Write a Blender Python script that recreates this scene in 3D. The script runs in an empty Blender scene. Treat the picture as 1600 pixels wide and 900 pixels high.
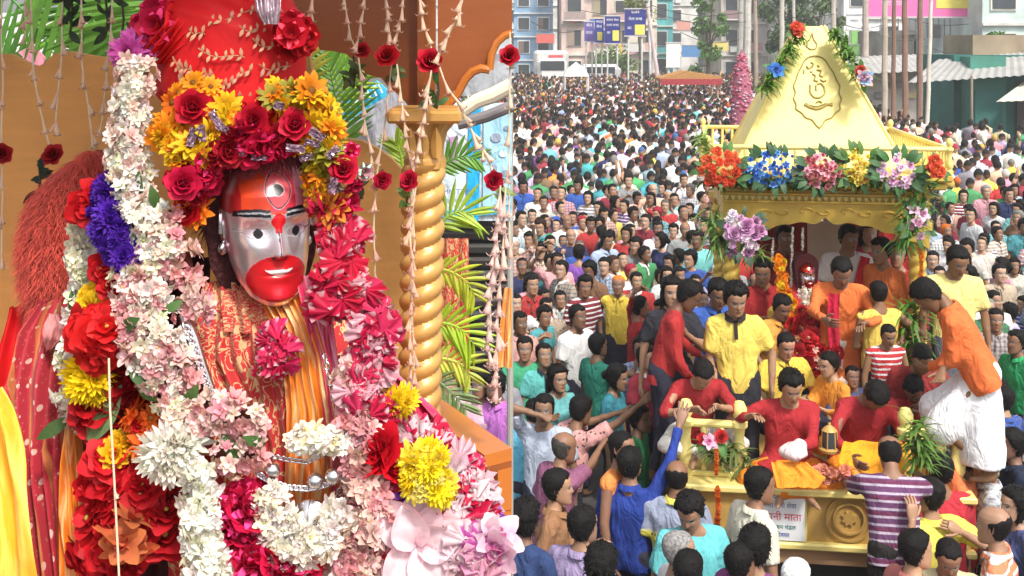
import bpy, bmesh, math, random
import numpy as np
from mathutils import Vector, Matrix, Euler, noise
R = math.radians
rnd = random.Random(11)
SC = bpy.context.scene
COL = SC.collection

# ---------------- camera ----------------
F, CX, HY, H = 1800.0, 800.0, 65.0, 4.2          # focal length in photo pixels, horizon row, eye height (m)
cam = bpy.data.cameras.new("camera")
cam.lens = 36 * F / 1600; cam.sensor_width = 36; cam.sensor_fit = 'HORIZONTAL'
cam.shift_y = -(450 - HY) / 1600
cam.clip_start = 0.05; cam.clip_end = 3000
camo = bpy.data.objects.new("camera", cam); COL.objects.link(camo)
camo.location = (0, 0, H); camo.rotation_euler = (R(90), 0, 0)
SC.camera = camo

# ---------------- sky, sun, exposure ----------------
SUN_EL, SUN_AZ = R(52), R(152)     # azimuth clockwise from +Y: from behind the camera, right-hand side
W = bpy.data.worlds.new("World"); SC.world = W; W.use_nodes = True
nt = W.node_tree; nt.nodes.clear()
sky = nt.nodes.new('ShaderNodeTexSky'); sky.sky_type = 'NISHITA'; sky.sun_disc = False
sky.sun_elevation = SUN_EL; sky.sun_rotation = SUN_AZ; sky.dust_density = 4.0; sky.air_density = 1.0; sky.ozone_density = 1.0
hsv = nt.nodes.new('ShaderNodeHueSaturation'); hsv.inputs['Saturation'].default_value = 0.22; hsv.inputs['Value'].default_value = 1.2
bg = nt.nodes.new('ShaderNodeBackground'); bg.inputs['Strength'].default_value = 0.15
wo = nt.nodes.new('ShaderNodeOutputWorld')
nt.links.new(sky.outputs[0], hsv.inputs['Color']); nt.links.new(hsv.outputs[0], bg.inputs[0]); nt.links.new(bg.outputs[0], wo.inputs[0])
sun = bpy.data.lights.new("sun", 'SUN'); sun.energy = 2.7; sun.angle = R(7); sun.color = (1.0, 0.93, 0.82)
suno = bpy.data.objects.new("sun", sun); COL.objects.link(suno)
sd = Vector((math.sin(SUN_AZ) * math.cos(SUN_EL), math.cos(SUN_AZ) * math.cos(SUN_EL), math.sin(SUN_EL)))
suno.rotation_euler = sd.to_track_quat('Z', 'Y').to_euler(); suno.location = (3, -3, 12)
SC.view_settings.view_transform = 'Standard'; SC.view_settings.look = 'None'
SC.view_settings.exposure = 0.38; SC.view_settings.gamma = 1.0
SC.render.engine = 'CYCLES'
SC.cycles.max_bounces = 6; SC.cycles.diffuse_bounces = 3; SC.cycles.glossy_bounces = 3; SC.cycles.transmission_bounces = 3

def gz(y):
    'height of the road, which climbs a little beyond the chariot'
    return -.42 + .42 * min(1, max(0, (y - 13) / 22))

def at(px, py, Y):
    "the point that stands Y metres ahead on the line of sight of a photo pixel"
    return Vector(((px - CX) / F * Y, Y, H - (py - HY) / F * Y))

# ---------------- materials ----------------
def M(name, color=None, rough=0.7, metal=0.0, var=0.12, vscale=6.0, bump=0.15, bscale=60.0, bdist=0.01, trans=0.0, pattern=None, spec=0.5, sheen=0.0, metal_attr=False, pc=None, coat=0.0, crease=0.0):
    """principled material; colour None = object colour; a mesh's Col attribute multiplies it (alpha 0) or replaces it (alpha 1)"""
    m = bpy.data.materials.new(name); m.use_nodes = True
    t = m.node_tree; N = t.nodes; L = t.links; N.clear()
    out = N.new('ShaderNodeOutputMaterial'); p = N.new('ShaderNodeBsdfPrincipled')
    tc = N.new('ShaderNodeTexCoord')
    if color is None:
        oi = N.new('ShaderNodeObjectInfo'); base = oi.outputs['Color']
    else:
        rg = N.new('ShaderNodeRGB'); rg.outputs[0].default_value = (*color, 1); base = rg.outputs[0]
    def mix(a, b, fac, mode='MIX'):
        x = N.new('ShaderNodeMix'); x.data_type = 'RGBA'; x.blend_type = mode
        for s, v in ((x.inputs[6], a), (x.inputs[7], b), (x.inputs[0], fac)):
            if hasattr(v, 'is_output'): L.new(v, s)
            else: s.default_value = v if not isinstance(v, tuple) else (*v[:3], 1)
        return x.outputs[2]
    def math_(op, a, b=0.0, c=0.0):
        x = N.new('ShaderNodeMath'); x.operation = op
        for s, v in zip(x.inputs, (a, b, c)):
            if hasattr(v, 'is_output'): L.new(v, s)
            else: s.default_value = v
        return x.outputs[0]
    if pattern:
        pc_ = pc or (0.8, 0.8, 0.8)
        sx = N.new('ShaderNodeSeparateXYZ'); L.new(tc.outputs['Object'], sx.inputs[0])
        if pattern == 'stripes':
            s = math_('GREATER_THAN', math_('SINE', math_('MULTIPLY', sx.outputs[2], 110.0)), 0.45)
            base = mix(base, pc_, s)
        elif pattern == 'bands':
            v = math_('ADD', sx.outputs[2], math_('MULTIPLY', sx.outputs[1], 0.3))
            s = math_('GREATER_THAN', math_('SINE', math_('MULTIPLY', v, 118.0)), 0.55)
            s2 = math_('GREATER_THAN', math_('SINE', math_('MULTIPLY', v, 59.0)), 0.3)
            base = mix(mix(base, (0.14, 0.03, 0.07), math_('MULTIPLY', s2, 0.8)), pc_, s)
        elif pattern == 'checks':
            s = math_('GREATER_THAN', math_('SINE', math_('MULTIPLY', sx.outputs[2], 130.0)), 0.3)
            s2 = math_('GREATER_THAN', math_('SINE', math_('MULTIPLY', sx.outputs[0], 130.0)), 0.3)
            base = mix(base, pc_, math_('MULTIPLY', math_('ADD', s, s2), 0.4))
        elif pattern == 'print':
            v = N.new('ShaderNodeTexVoronoi'); v.inputs['Scale'].default_value = 26; L.new(tc.outputs['Object'], v.inputs['Vector'])
            base = mix(base, pc_, math_('LESS_THAN', v.outputs['Distance'], 0.28))
        elif pattern == 'brocade':       # curling leaf pattern woven in gold
            w = N.new('ShaderNodeTexNoise'); w.inputs['Scale'].default_value = 34; w.inputs['Distortion'].default_value = 2.6; w.inputs['Detail'].default_value = 2
            L.new(tc.outputs['UV'], w.inputs['Vector']); w.inputs['Scale'].default_value = 6
            s = math_('LESS_THAN', math_('ABSOLUTE', math_('SUBTRACT', w.outputs[0], 0.5)), 0.030)
            v = N.new('ShaderNodeTexVoronoi'); v.inputs['Scale'].default_value = 8; L.new(tc.outputs['UV'], v.inputs['Vector'])
            s2 = math_('LESS_THAN', v.outputs['Distance'], 0.3)
            base = mix(base, pc_, math_('MAXIMUM', s, math_('MULTIPLY', s2, 0.85)))
        elif pattern == 'sareeprint':
            v = N.new('ShaderNodeTexVoronoi'); v.inputs['Scale'].default_value = 13; L.new(tc.outputs['UV'], v.inputs['Vector'])
            v2 = N.new('ShaderNodeTexVoronoi'); v2.inputs['Scale'].default_value = 40; L.new(tc.outputs['UV'], v2.inputs['Vector'])
            su = N.new('ShaderNodeSeparateXYZ'); L.new(tc.outputs['UV'], su.inputs[0])
            b = math_('GREATER_THAN', math_('SINE', math_('MULTIPLY', su.outputs[0], 31.0)), 0.86)
            base = mix(base, pc_, math_('MULTIPLY', math_('LESS_THAN', v.outputs['Distance'], 0.22), 0.85))
            base = mix(base, (0.45, 0.2, 0.12), math_('MULTIPLY', math_('LESS_THAN', v2.outputs['Distance'], 0.2), 0.6))
            base = mix(base, (0.45, 0.2, 0.04), math_('MULTIPLY', b, .6))
        elif pattern == 'wood':
            w = N.new('ShaderNodeTexNoise'); w.inputs['Scale'].default_value = 3.0; w.inputs['Detail'].default_value = 6; w.inputs['Distortion'].default_value = 0.6
            mp = N.new('ShaderNodeMapping'); mp.inputs['Scale'].default_value = (1.5, 1.5, 12); L.new(tc.outputs['Object'], mp.inputs[0]); L.new(mp.outputs[0], w.inputs['Vector'])
            base = mix(base, pc_, math_('MULTIPLY', w.outputs[0], 0.6))
        elif pattern == 'streaks':
            w = N.new('ShaderNodeTexNoise'); w.inputs['Scale'].default_value = 1.0; w.inputs['Detail'].default_value = 3
            mp = N.new('ShaderNodeMapping'); mp.inputs['Scale'].default_value = (11, 1.6, 1); w.inputs['Distortion'].default_value = .8; L.new(tc.outputs['UV'], mp.inputs[0]); L.new(mp.outputs[0], w.inputs['Vector'])
            s = N.new('ShaderNodeMapRange'); s.inputs[1].default_value = 0.47; s.inputs[2].default_value = 0.62; L.new(w.outputs[0], s.inputs[0])
            base = mix(base, pc_, s.outputs[0])
    at_ = N.new('ShaderNodeAttribute'); at_.attribute_name = 'Col'
    # meshes without the attribute read black with alpha 0 -> guard by a second flag attribute
    fl = N.new('ShaderNodeAttribute'); fl.attribute_name = 'HasCol'
    mul = mix(base, at_.outputs['Color'], 1.0, 'MULTIPLY')
    withc = mix(mul, at_.outputs['Color'], at_.outputs['Alpha'])
    base = mix(base, withc, fl.outputs['Fac'])
    if var:
        nz = N.new('ShaderNodeTexNoise'); nz.inputs['Scale'].default_value = vscale; nz.inputs['Detail'].default_value = 5
        L.new(tc.outputs['Object'], nz.inputs['Vector'])
        mr = N.new('ShaderNodeMapRange'); mr.inputs[1].default_value = 0.3; mr.inputs[2].default_value = 0.7
        mr.inputs[3].default_value = 1 - var; mr.inputs[4].default_value = 1 + var; L.new(nz.outputs[0], mr.inputs[0])
        g = N.new('ShaderNodeCombineColor')
        for i in range(3): L.new(mr.outputs[0], g.inputs[i])
        base = mix(base, g.outputs[0], 1.0, 'MULTIPLY')
    L.new(base, p.inputs['Base Color'])
    p.inputs['Roughness'].default_value = rough; p.inputs['Metallic'].default_value = metal
    p.inputs['Specular IOR Level'].default_value = spec
    if coat: p.inputs['Coat Weight'].default_value = coat; p.inputs['Coat Roughness'].default_value = 0.15
    if sheen: p.inputs['Sheen Weight'].default_value = sheen
    if metal_attr:
        ma = N.new('ShaderNodeAttribute'); ma.attribute_name = 'Metal'; L.new(ma.outputs['Fac'], p.inputs['Metallic'])
    if bump:
        nb = N.new('ShaderNodeTexNoise'); nb.inputs['Scale'].default_value = bscale; nb.inputs['Detail'].default_value = 3
        L.new(tc.outputs['Object'], nb.inputs['Vector'])
        bp = N.new('ShaderNodeBump'); bp.inputs['Strength'].default_value = bump; bp.inputs['Distance'].default_value = bdist
        L.new(nb.outputs[0], bp.inputs['Height']); L.new(bp.outputs[0], p.inputs['Normal'])
        if crease:      # soft folds of worn cloth
            n2 = N.new('ShaderNodeTexNoise'); n2.inputs['Scale'].default_value = 5.5; n2.inputs['Detail'].default_value = 3; n2.inputs['Distortion'].default_value = 1.6
            mp2 = N.new('ShaderNodeMapping'); mp2.inputs['Scale'].default_value = (1.5, 1.5, .8); L.new(tc.outputs['Object'], mp2.inputs[0]); L.new(mp2.outputs[0], n2.inputs['Vector'])
            b2 = N.new('ShaderNodeBump'); b2.inputs['Strength'].default_value = crease; b2.inputs['Distance'].default_value = 0.09
            L.new(n2.outputs[0], b2.inputs['Height']); L.new(b2.outputs[0], bp.inputs['Normal'])
    sh = p.outputs[0]
    if trans:
        tr = N.new('ShaderNodeBsdfTranslucent'); L.new(base, tr.inputs[0])
        ms = N.new('ShaderNodeMixShader'); ms.inputs[0].default_value = trans
        L.new(sh, ms.inputs[1]); L.new(tr.outputs[0], ms.inputs[2]); sh = ms.outputs[0]
    L.new(sh, out.inputs['Surface'])
    return m

MT = {}
MT['skin'] = M('skin', None, 0.55, var=0.08, vscale=14, bump=0.06, bscale=90)
MT['hair'] = M('hair', None, 0.62, var=0.5, vscale=60, bump=0.6, bscale=170, bdist=0.01, spec=0.2)
MT['cloth'] = M('cloth', None, 0.85, var=0.10, vscale=9, bump=0.25, bscale=30, bdist=0.01, spec=0.2, crease=0.5)
MT['cloth_stripes'] = M('cloth_stripes', None, 0.85, var=0.12, bump=0.3, bscale=24, spec=0.2, crease=0.5, pattern='stripes', pc=(0.75, 0.75, 0.76))
MT['cloth_bands'] = M('cloth_bands', None, 0.85, var=0.12, bump=0.3, bscale=24, spec=0.2, crease=0.5, pattern='bands', pc=(0.42, 0.36, 0.45))
MT['cloth_checks'] = M('cloth_checks', None, 0.85, var=0.12, bump=0.3, bscale=24, spec=0.2, crease=0.5, pattern='checks', pc=(0.10, 0.11, 0.16))
MT['cloth_print'] = M('cloth_print', None, 0.85, var=0.12, bump=0.3, bscale=24, spec=0.2, crease=0.5, pattern='print', pc=(0.12, 0.09, 0.08))
MT['petal'] = M('petal', None, 0.6, var=0.14, vscale=45, bump=0.1, bscale=90, trans=0.28, spec=0.3)
MT['leaf'] = M('leaf', None, 0.5, var=0.2, vscale=20, bump=0.1, trans=0.3)
MT['gold_paint'] = M('gold_paint', (0.68, 0.47, 0.09), 0.38, 0.3, var=0.2, vscale=4, bump=0.22, bscale=45, bdist=0.006)
MT['pale_gold_paint'] = M('pale_gold_paint', (0.82, 0.69, 0.24), 0.5, 0.06, var=0.12, vscale=3, bump=0.12, bscale=30, bdist=0.004)
MT['gold_line'] = M('gold_line', (0.34, 0.26, 0.07), 0.5, 0.1, var=0.1)
MT['ochre_paint'] = M('ochre_paint', (0.50, 0.31, 0.09), 0.5, 0.1, var=0.12, vscale=5, bump=0.2, bscale=40)
MT['any'] = M('painted_surface', None, 0.7, var=0.14, vscale=2.5, bump=0.2, bscale=20)
MT['gloss'] = M('gloss_paint', None, 0.35, var=0.06, vscale=4, bump=0.05)
MT['wall'] = M('plaster', None, 0.9, var=0.30, vscale=0.7, bump=0.3, bscale=3, bdist=0.03)
MT['glass'] = M('window_glass', (0.05, 0.06, 0.07), 0.12, var=0.3, vscale=0.6, bump=0)
MT['thread'] = M('thread', (0.7, 0.62, 0.45), 0.8, var=0.1, bump=0)

# ---------------- mesh builder ----------------
class MB:
    def __init__(s): s.v = []; s.f = []; s.c = []; s.n = 0; s.uv = None
    def add(s, V, Fc, col=(1, 1, 1, 0)):
        V = np.asarray(V, float).reshape(-1, 3)
        s.v.append(V)
        o = s.n; s.f.extend([tuple(i + o for i in f) for f in Fc])
        col = np.asarray(col, float)
        s.c.append(np.tile(col, (len(V), 1)) if col.ndim == 1 else col)
        s.n += len(V); return s
    def grid(s, P, col=(1, 1, 1, 0), wrap=False):
        P = np.asarray(P, float); a, b = P.shape[:2]
        Fc = [(i * b + j, i * b + (j + 1) % b, (i + 1) * b + (j + 1) % b, (i + 1) * b + j) for i in range(a - 1) for j in range(b if wrap else b - 1)]
        return s.add(P.reshape(-1, 3), Fc, col if np.ndim(col) == 1 else np.asarray(col).reshape(-1, 4))
    def box(s, c, d, rot=None, col=(1, 1, 1, 0), bev=0.0):
        c = Vector(c); x, y, z = [k / 2 for k in d]
        if bev:
            b = min(bev, x * .45, y * .45, z * .45)
            P = []
            for sx in (-1, 1):
                for sy in (-1, 1):
                    for sz in (-1, 1):
                        P += [(sx * x, sy * (y - b), sz * (z - b)), (sx * (x - b), sy * y, sz * (z - b)), (sx * (x - b), sy * (y - b), sz * z)]
            bm = bmesh.new(); [bm.verts.new(p) for p in P]; r = bmesh.ops.convex_hull(bm, input=bm.verts)
            bmesh.ops.dissolve_limit(bm, angle_limit=0.01, verts=bm.verts, edges=bm.edges)
            bm.verts.index_update(); P = [v.co.copy() for v in bm.verts]; Fc = [tuple(v.index for v in f.verts) for f in bm.faces]; bm.free()
        else:
            P = [Vector((sx * x, sy * y, sz * z)) for sx in (-1, 1) for sy in (-1, 1) for sz in (-1, 1)]
            Fc = [(0, 1, 3, 2), (4, 6, 7, 5), (0, 4, 5, 1), (2, 3, 7, 6), (0, 2, 6, 4), (1, 5, 7, 3)]
        Mx = rot if rot is not None else Matrix.Identity(3)
        return s.add([Mx @ Vector(p) + c for p in P], Fc, col)
    def cap(s, a, b, ra, rb, seg=10, round_=True, col=(1, 1, 1, 0), hem=3, sq=(1, 1)):
        "tapered capsule (round_) or tapered cylinder between two points; sq squashes its section"
        a = Vector(a); b = Vector(b); d = b - a; L = d.length or 1e-6; q = d.to_track_quat('Z', 'Y').to_matrix()
        rings = []
        if round_:
            for i in range(hem + 1):
                t = math.pi / 2 * i / hem; rings.append((-ra * math.cos(t), ra * math.sin(t) + 1e-5))
            for i in range(hem + 1):
                t = math.pi / 2 * i / hem; rings.append((L + rb * math.sin(t), rb * math.cos(t) + 1e-5))
        else: rings = [(0, 1e-5), (0, ra), (L, rb), (L, 1e-5)]
        an = np.linspace(0, 2 * math.pi, seg, endpoint=False)
        P = np.array([[(r * math.cos(t) * sq[0], r * math.sin(t) * sq[1], z) for t in an] for z, r in rings])
        Mq = np.array(q); P = P @ Mq.T + np.array(a)
        return s.grid(P, col, wrap=True)
    def tube(s, pts, r, seg=6, col=(1, 1, 1, 0)):
        pts = [Vector(p) for p in pts]; n = len(pts); G = []; up = None
        for i, p in enumerate(pts):
            d = (pts[min(i + 1, n - 1)] - pts[max(i - 1, 0)]); d = d.normalized() if d.length > 1e-9 else Vector((0, 0, 1))
            if up is None: up = d.orthogonal().normalized()
            u = (up - d * up.dot(d)); u = u.normalized() if u.length > 1e-6 else d.orthogonal().normalized(); up = u; w = d.cross(u)
            rr = r[i] if hasattr(r, '__len__') else r
            G.append([p + u * (rr * math.cos(2 * math.pi * k / seg)) + w * (rr * math.sin(2 * math.pi * k / seg)) for k in range(seg)])
        s.grid(np.array(G), col, wrap=True)
        for G_, rev in ((G[0], True), (G[-1], False)):
            s.add(G_, [tuple(range(seg))[::-1] if rev else tuple(range(seg))], col)
        return s
    def lathe(s, prof, c=(0, 0, 0), seg=16, col=(1, 1, 1, 0), rot=None):
        P = np.array([[(r * math.cos(t), r * math.sin(t), z) for t in np.linspace(0, 2 * math.pi, seg, endpoint=False)] for r, z in prof])
        if rot is not None: P = P @ np.array(rot).T
        return s.grid(P + np.array(c), col, wrap=True)
    def ell(s, c, r, seg=12, rings=8, rot=None, col=(1, 1, 1, 0)):
        return s.lathe_s([(math.sin(math.pi * i / rings) + 1e-6, -math.cos(math.pi * i / rings)) for i in range(rings + 1)], c, r, seg, rot, col)
    def lathe_s(s, prof, c, r, seg, rot, col):
        P = np.array([[(q * math.cos(t) * r[0], q * math.sin(t) * r[1], z * r[2]) for t in np.linspace(0, 2 * math.pi, seg, endpoint=False)] for q, z in prof])
        if rot is not None: P = P @ np.array(rot).T
        return s.grid(P + np.array(c), col, wrap=True)
    def prism(s, pts, dvec, col=(1, 1, 1, 0)):
        "polygon (3-d points) extruded along dvec"
        n = len(pts); d = Vector(dvec)
        P = [Vector(p) for p in pts] + [Vector(p) + d for p in pts]
        return s.add(P, [tuple(range(n)), tuple(range(n, 2 * n))[::-1]] + [(i, i + n, (i + 1) % n + n, (i + 1) % n) for i in range(n)], col)
    def mesh(s, name='mesh', smooth=True, usecol=True):
        me = bpy.data.meshes.new(name)
        V = np.concatenate(s.v) if s.v else np.zeros((0, 3))
        me.from_pydata(V.tolist(), [], s.f); me.update()
        if usecol: setcol(me, np.concatenate(s.c))
        if smooth is True: me.polygons.foreach_set('use_smooth', [True] * len(me.polygons))
        elif smooth:
            me.polygons.foreach_set('use_smooth', [True] * len(me.polygons)); me.set_sharp_from_angle(angle=R(smooth))
        if s.uv is not None:
            uv = np.asarray(s.uv); u = me.uv_layers.new(name='UVMap'); li = np.empty(len(me.loops), int); me.loops.foreach_get('vertex_index', li)
            u.data.foreach_set('uv', uv[li].ravel())
        return me

def setcol(me, C):
    a = me.color_attributes.new('Col', 'FLOAT_COLOR', 'POINT'); a.data.foreach_set('color', np.asarray(C, float).ravel())
    f = me.attributes.new('HasCol', 'FLOAT', 'POINT'); f.data.foreach_set('value', np.ones(len(me.vertices)))

def obj(name, me, mat, parent=None, color=None, smooth=35, usecol=True, loc=None):
    if isinstance(me, MB): me = me.mesh(name, smooth, usecol)
    o = bpy.data.objects.new(name, me); COL.objects.link(o)
    if mat is not None:
        m = MT[mat] if isinstance(mat, str) else mat
        if len(me.materials) == 0: me.materials.append(m)
        elif me.materials[0] != m: o.material_slots[0].link = 'OBJECT'; o.material_slots[0].material = m
    if parent is not None: o.parent = parent
    if color is not None: o.color = (*color, 1)
    if loc is not None: o.location = loc
    return o
def tag(o, label=None, cat=None, group=None, kind=None):
    if label: o['label'] = label
    if cat: o['category'] = cat
    if group: o['group'] = group
    if kind: o['kind'] = kind
    return o
def thing(name, label, cat, loc=(0, 0, 0), rz=0, group=None):
    o = bpy.data.objects.new(name, None); COL.objects.link(o); o.location = loc; o.rotation_euler = (0, 0, rz); o.empty_display_size = 0.1
    return tag(o, label, cat, group)
def rotv(axis, a): return Matrix.Rotation(a, 3, axis)
def jit(c, a=0.08):
    k = 1 + rnd.uniform(-a, a); return tuple(max(0.002, min(1, x * k * (1 + rnd.uniform(-a, a) * .4))) for x in c)

# ================= PEOPLE =================
HZ = [-.118, -.112, -.10, -.08, -.055, -.02, .01, .035, .06, .085, .102, .112, .1165]
HW = [.008, .026, .042, .055, .063, .069, .072, .075, .074, .063, .045, .024, .004]
HF = [.070, .080, .087, .088, .089, .088, .086, .090, .085, .068, .045, .020, .002]
HB = [.040, .020, .000, -.035, -.066, -.088, -.098, -.102, -.099, -.084, -.062, -.036, -.010]
def head_points(nu, nv, front=1.0, lips=1.0):
    "grid (rows bottom to top) of a head in its own frame: +Y face, +X its right"
    t = np.linspace(0, 1, nv); z = np.interp(t, np.linspace(0, 1, 60), np.concatenate([[-.118], np.interp(np.linspace(0, 1, 58), [0, .08, .92, 1], [-.1165, -.102, .1, .116]), [.1165]]))
    u = np.linspace(-math.pi, math.pi, nu, endpoint=False); a = u - front * 0.35 * np.sin(u)      # columns denser at the face
    A, Z = np.meshgrid(a, z)
    w = np.interp(Z, HZ, HW); f = np.interp(Z, HZ, HF); b = np.interp(Z, HZ, HB)
    mid = (f + b) / 2; hd = (f - b) / 2
    ca, sa = np.cos(A), np.sin(A)
    e = 0.88
    X = w * np.sign(sa) * np.abs(sa) ** e; Y = mid + hd * np.sign(ca) * np.abs(ca) ** e
    fr = np.clip(ca, 0, 1)
    g = lambda x, s: np.exp(-(x / s) ** 2)
    nz = np.interp(Z, [-.040, -.034, -.028, -.01, .015, .03], [0, .012, .021, .014, .005, 0])
    Y += fr * nz * g(X, np.interp(Z, [-.035, .02], [.0125, .008]))
    for sx in (-1, 1):
        Y -= .010 * g(X - sx * .032, .017) * g(Z - .006, .013) * fr
        Y += .004 * g(X - sx * .031, .011) * g(Z - .004, .007) * fr
        Y += .004 * g(X - sx * .030, .022) * g(Z - .027, .008) * fr
        Y += .004 * g(X - sx * .040, .016) * g(Z + .022, .016) * fr
    Y += lips * .006 * g(X, .020) * g(Z + .057, .005) * fr + lips * .006 * g(X, .018) * g(Z + .068, .006) * fr - .003 * g(X, .02) * g(Z + .0625, .0025) * fr
    Y += .006 * g(X, .018) * g(Z + .098, .012) * fr
    return X, Y, Z, A
def head_colors(X, Y, Z, A, moustache=False):
    C = np.ones(X.shape + (4,)); C[..., 3] = 0
    fr = np.cos(A) > 0.2
    def put(m, c, a=1): C[m & fr] = (*c, a)
    put((np.abs(X) < .022) & (np.abs(Z + .062) < .009 * (1 - (X / .026) ** 2)), (.62, .40, .42), 0)
    for sx in (-1, 1):
        dx = X - sx * .031; dz = Z - .004
        put(((dx / .017) ** 2 + (dz / .0085) ** 2 < 1), (.02, .015, .012))
        put(((dx / .0125) ** 2 + ((dz + .0008) / .0042) ** 2 < 1), (.20, .155, .135))
        put(((dx / .0068) ** 2 + (dz / .0062) ** 2 < 1), (.015, .01, .008))
        put((np.abs(dx) < .022) & (np.abs(Z - .026 + .5 * (np.abs(dx)) ** 1.5 * 3) < .0042), (.02, .014, .012))
    if moustache: put((np.abs(X) < .028) & (np.abs(Z + .049) < .0055), (.02, .014, .012))
    put((np.abs(np.abs(X) - .007) < .0035) & (np.abs(Z + .0365) < .0025), (.06, .03, .025))
    return C
def add_head(mb, Mx, nu=44, nv=40, moustache=False, scale=1.0, colf=None):
    X, Y, Z, A = head_points(nu, nv)
    C = (colf or head_colors)(X, Y, Z, A, moustache) if colf is None else colf(X, Y, Z, A)
    P = np.stack([X, Y, Z], -1) * scale; Mn = np.array(Mx.to_3x3()); T = np.array(Mx.translation)
    mb.grid(P @ Mn.T + T, C, wrap=True)
    for sx in (-1, 1):      # ears
        E = []
        for i in range(7):
            t = -1 + 2 * i / 6; rr = math.sqrt(max(0, 1 - t * t)) + .02
            E.append([(sx * (.069 + .010 * abs(math.cos(k)) * rr + (.004 if math.cos(k) < 0 else 0)), -.012 + .015 * rr * math.cos(k) - .004 * t, .0 + .030 * t + .0 * k) if True else 0 for k in np.linspace(0, 2 * math.pi, 8, endpoint=False)])
        mb.grid(np.array(E) * scale @ Mn.T + T, wrap=True)
def hair_grid(Mx, style='short', nu=40, nv=30, seed=0, scale=1.0):
    X, Y, Z, A = head_points(nu, nv, 0.3)
    P = np.stack([X, Y, Z], -1)
    c = np.array([0, -.005, 0.0]); D = P - c; L = np.linalg.norm(D, axis=-1, keepdims=True); D = D / L
    ca = np.cos(A)
    line = np.interp(ca, [-1, -.5, -.1, .15, .45, .7, 1], [-.088, -.08, -.045, .0, .05, .068, .066]) + .006 * np.sin(A * 7 + seed) * np.cos(A * 3 + seed * 2)
    mask = np.clip((Z - line) / .022, 0, 1)
    th = {'short': .012, 'fluffy': .020, 'cropped': .006, 'balding': .006, 'long': .02, 'bun': .018}[style]
    if style == 'balding': mask *= np.clip((np.interp(ca, [-1, -.4, .1, .4], [.092, .075, .055, .03]) + .004 * np.sin(A * 9 + seed) - Z) / .03, 0, 1) * np.clip((.35 - ca) / .3, 0, 1)
    if style in ('long', 'bun'):
        line = np.interp(ca, [-1, 0, .3, .6, 1], [-.12, -.10, .0, .06, .07]); mask = np.clip((Z - line) / .02, 0, 1)
    nzv = np.array([[noise.noise(Vector((p[0] * 38 + seed, p[1] * 38, p[2] * 38))) + .6 * noise.noise(Vector((p[0] * 95, p[1] * 95 + seed, p[2] * 60))) for p in row] for row in P])
    off = mask * (th * (1 + .35 * np.clip(Z / .1, 0, 1)) + nzv * th * .38) - (1 - mask) * .012
    P = P + D * off[..., None]
    mb = MB(); Mn = np.array(Mx.to_3x3()); T = np.array(Mx.translation)
    mb.grid(P * scale @ Mn.T + T, wrap=True)
    r_ = random.Random(int(seed * 7) + 3); ok = np.argwhere(mask > .6); TV = []; TF = []; TC_ = []      # loose tufts over the cap of hair
    for q in range(240 if th > .011 else 90):
        i, j = ok[r_.randrange(len(ok))]; p = P[i, j] - D[i, j] * .006; d = D[i, j] * .55 + np.array([r_.gauss(0, .3), r_.gauss(.12, .3), r_.gauss(-.35 if P[i, j][2] < .08 else 0, .25)]); d /= np.linalg.norm(d)
        sd_ = np.cross(d, D[i, j]); sd_ /= (np.linalg.norm(sd_) + 1e-6); L_ = th * r_.uniform(.8, 1.7); w = r_.uniform(.003, .006); n = len(TV)
        TV += [p - sd_ * w, p + sd_ * w, p + d * L_ * .6 + sd_ * w * .7, p + d * L_ * .6 - sd_ * w * .7, p + d * L_ + np.array([0, 0, -L_ * .35])]; TF += [(n, n + 1, n + 2, n + 3), (n + 3, n + 2, n + 4)]; k_ = r_.uniform(.4, 1.8); TC_ += [(k_, k_, k_, 0)] * 5
    if TV: mb.add(np.array(TV) * scale @ Mn.T + T, TF, np.array(TC_))
    if style == 'long':
        for k in range(-3, 4):
            x = k * .021; mb.cap(Mx @ Vector((x, -.085 + abs(k) * .006, -.02)), Mx @ Vector((x * 1.2, -.10, -.30)), .028, .016, 7)
    if style == 'bun': mb.ell(Mx @ Vector((0, -.125, -.01)), (.05, .04, .045), 10, 7)
    return mb
def hand(mb, w, d, n, side, curl=0.35, spread=0.12):
    "wrist w, pointing d, palm normal n"
    d = d.normalized(); n = (n - d * n.dot(d)); n = n.normalized() if n.length > 1e-3 else d.orthogonal().normalized(); x = d.cross(n) * side
    P = []
    for t, wd, tk in ((-.06, .018, .017), (-.02, .023, .019), (.0, .028, .018), (.03, .038, .017), (.065, .042, .015), (.09, .038, .011), (.098, .02, .006)):
        P.append([w + d * t + x * (wd * math.cos(k)) + n * (tk * math.sin(k)) for k in np.linspace(0, 2 * math.pi, 10, endpoint=False)])
    mb.grid(np.array(P), wrap=True)
    for k, (o, L, r) in enumerate(((-.029, .072, .0088), (-.010, .082, .0092), (.010, .078, .0088), (.028, .060, .0078))):
        p = w + d * .085 + x * o; dd = (d + x * (o * spread * 18)).normalized(); pts = [p - dd * .02]; q = dd
        cu = curl * (1 + .12 * k)
        for j, fr in enumerate((.44, .32, .24)):
            q = (q * math.cos(cu) + n * math.sin(cu)).normalized(); pts.append(pts[-1] + q * (L * fr + (.02 if j == 0 else 0)))
        mb.tube(pts, [r, r, r * .92, r * .7], 6)
    p = w + d * .022 - x * .026; q = (d * .75 - x * .7 + n * .25).normalized(); pts = [p, p + q * .035]
    q = (q + d * .5 + n * .25).normalized(); pts.append(pts[-1] + q * .028); q = (q + d * .5 + n * .25).normalized(); pts.append(pts[-1] + q * .022)
    mb.tube(pts, [.012, .0115, .010, .007], 6)

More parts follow.
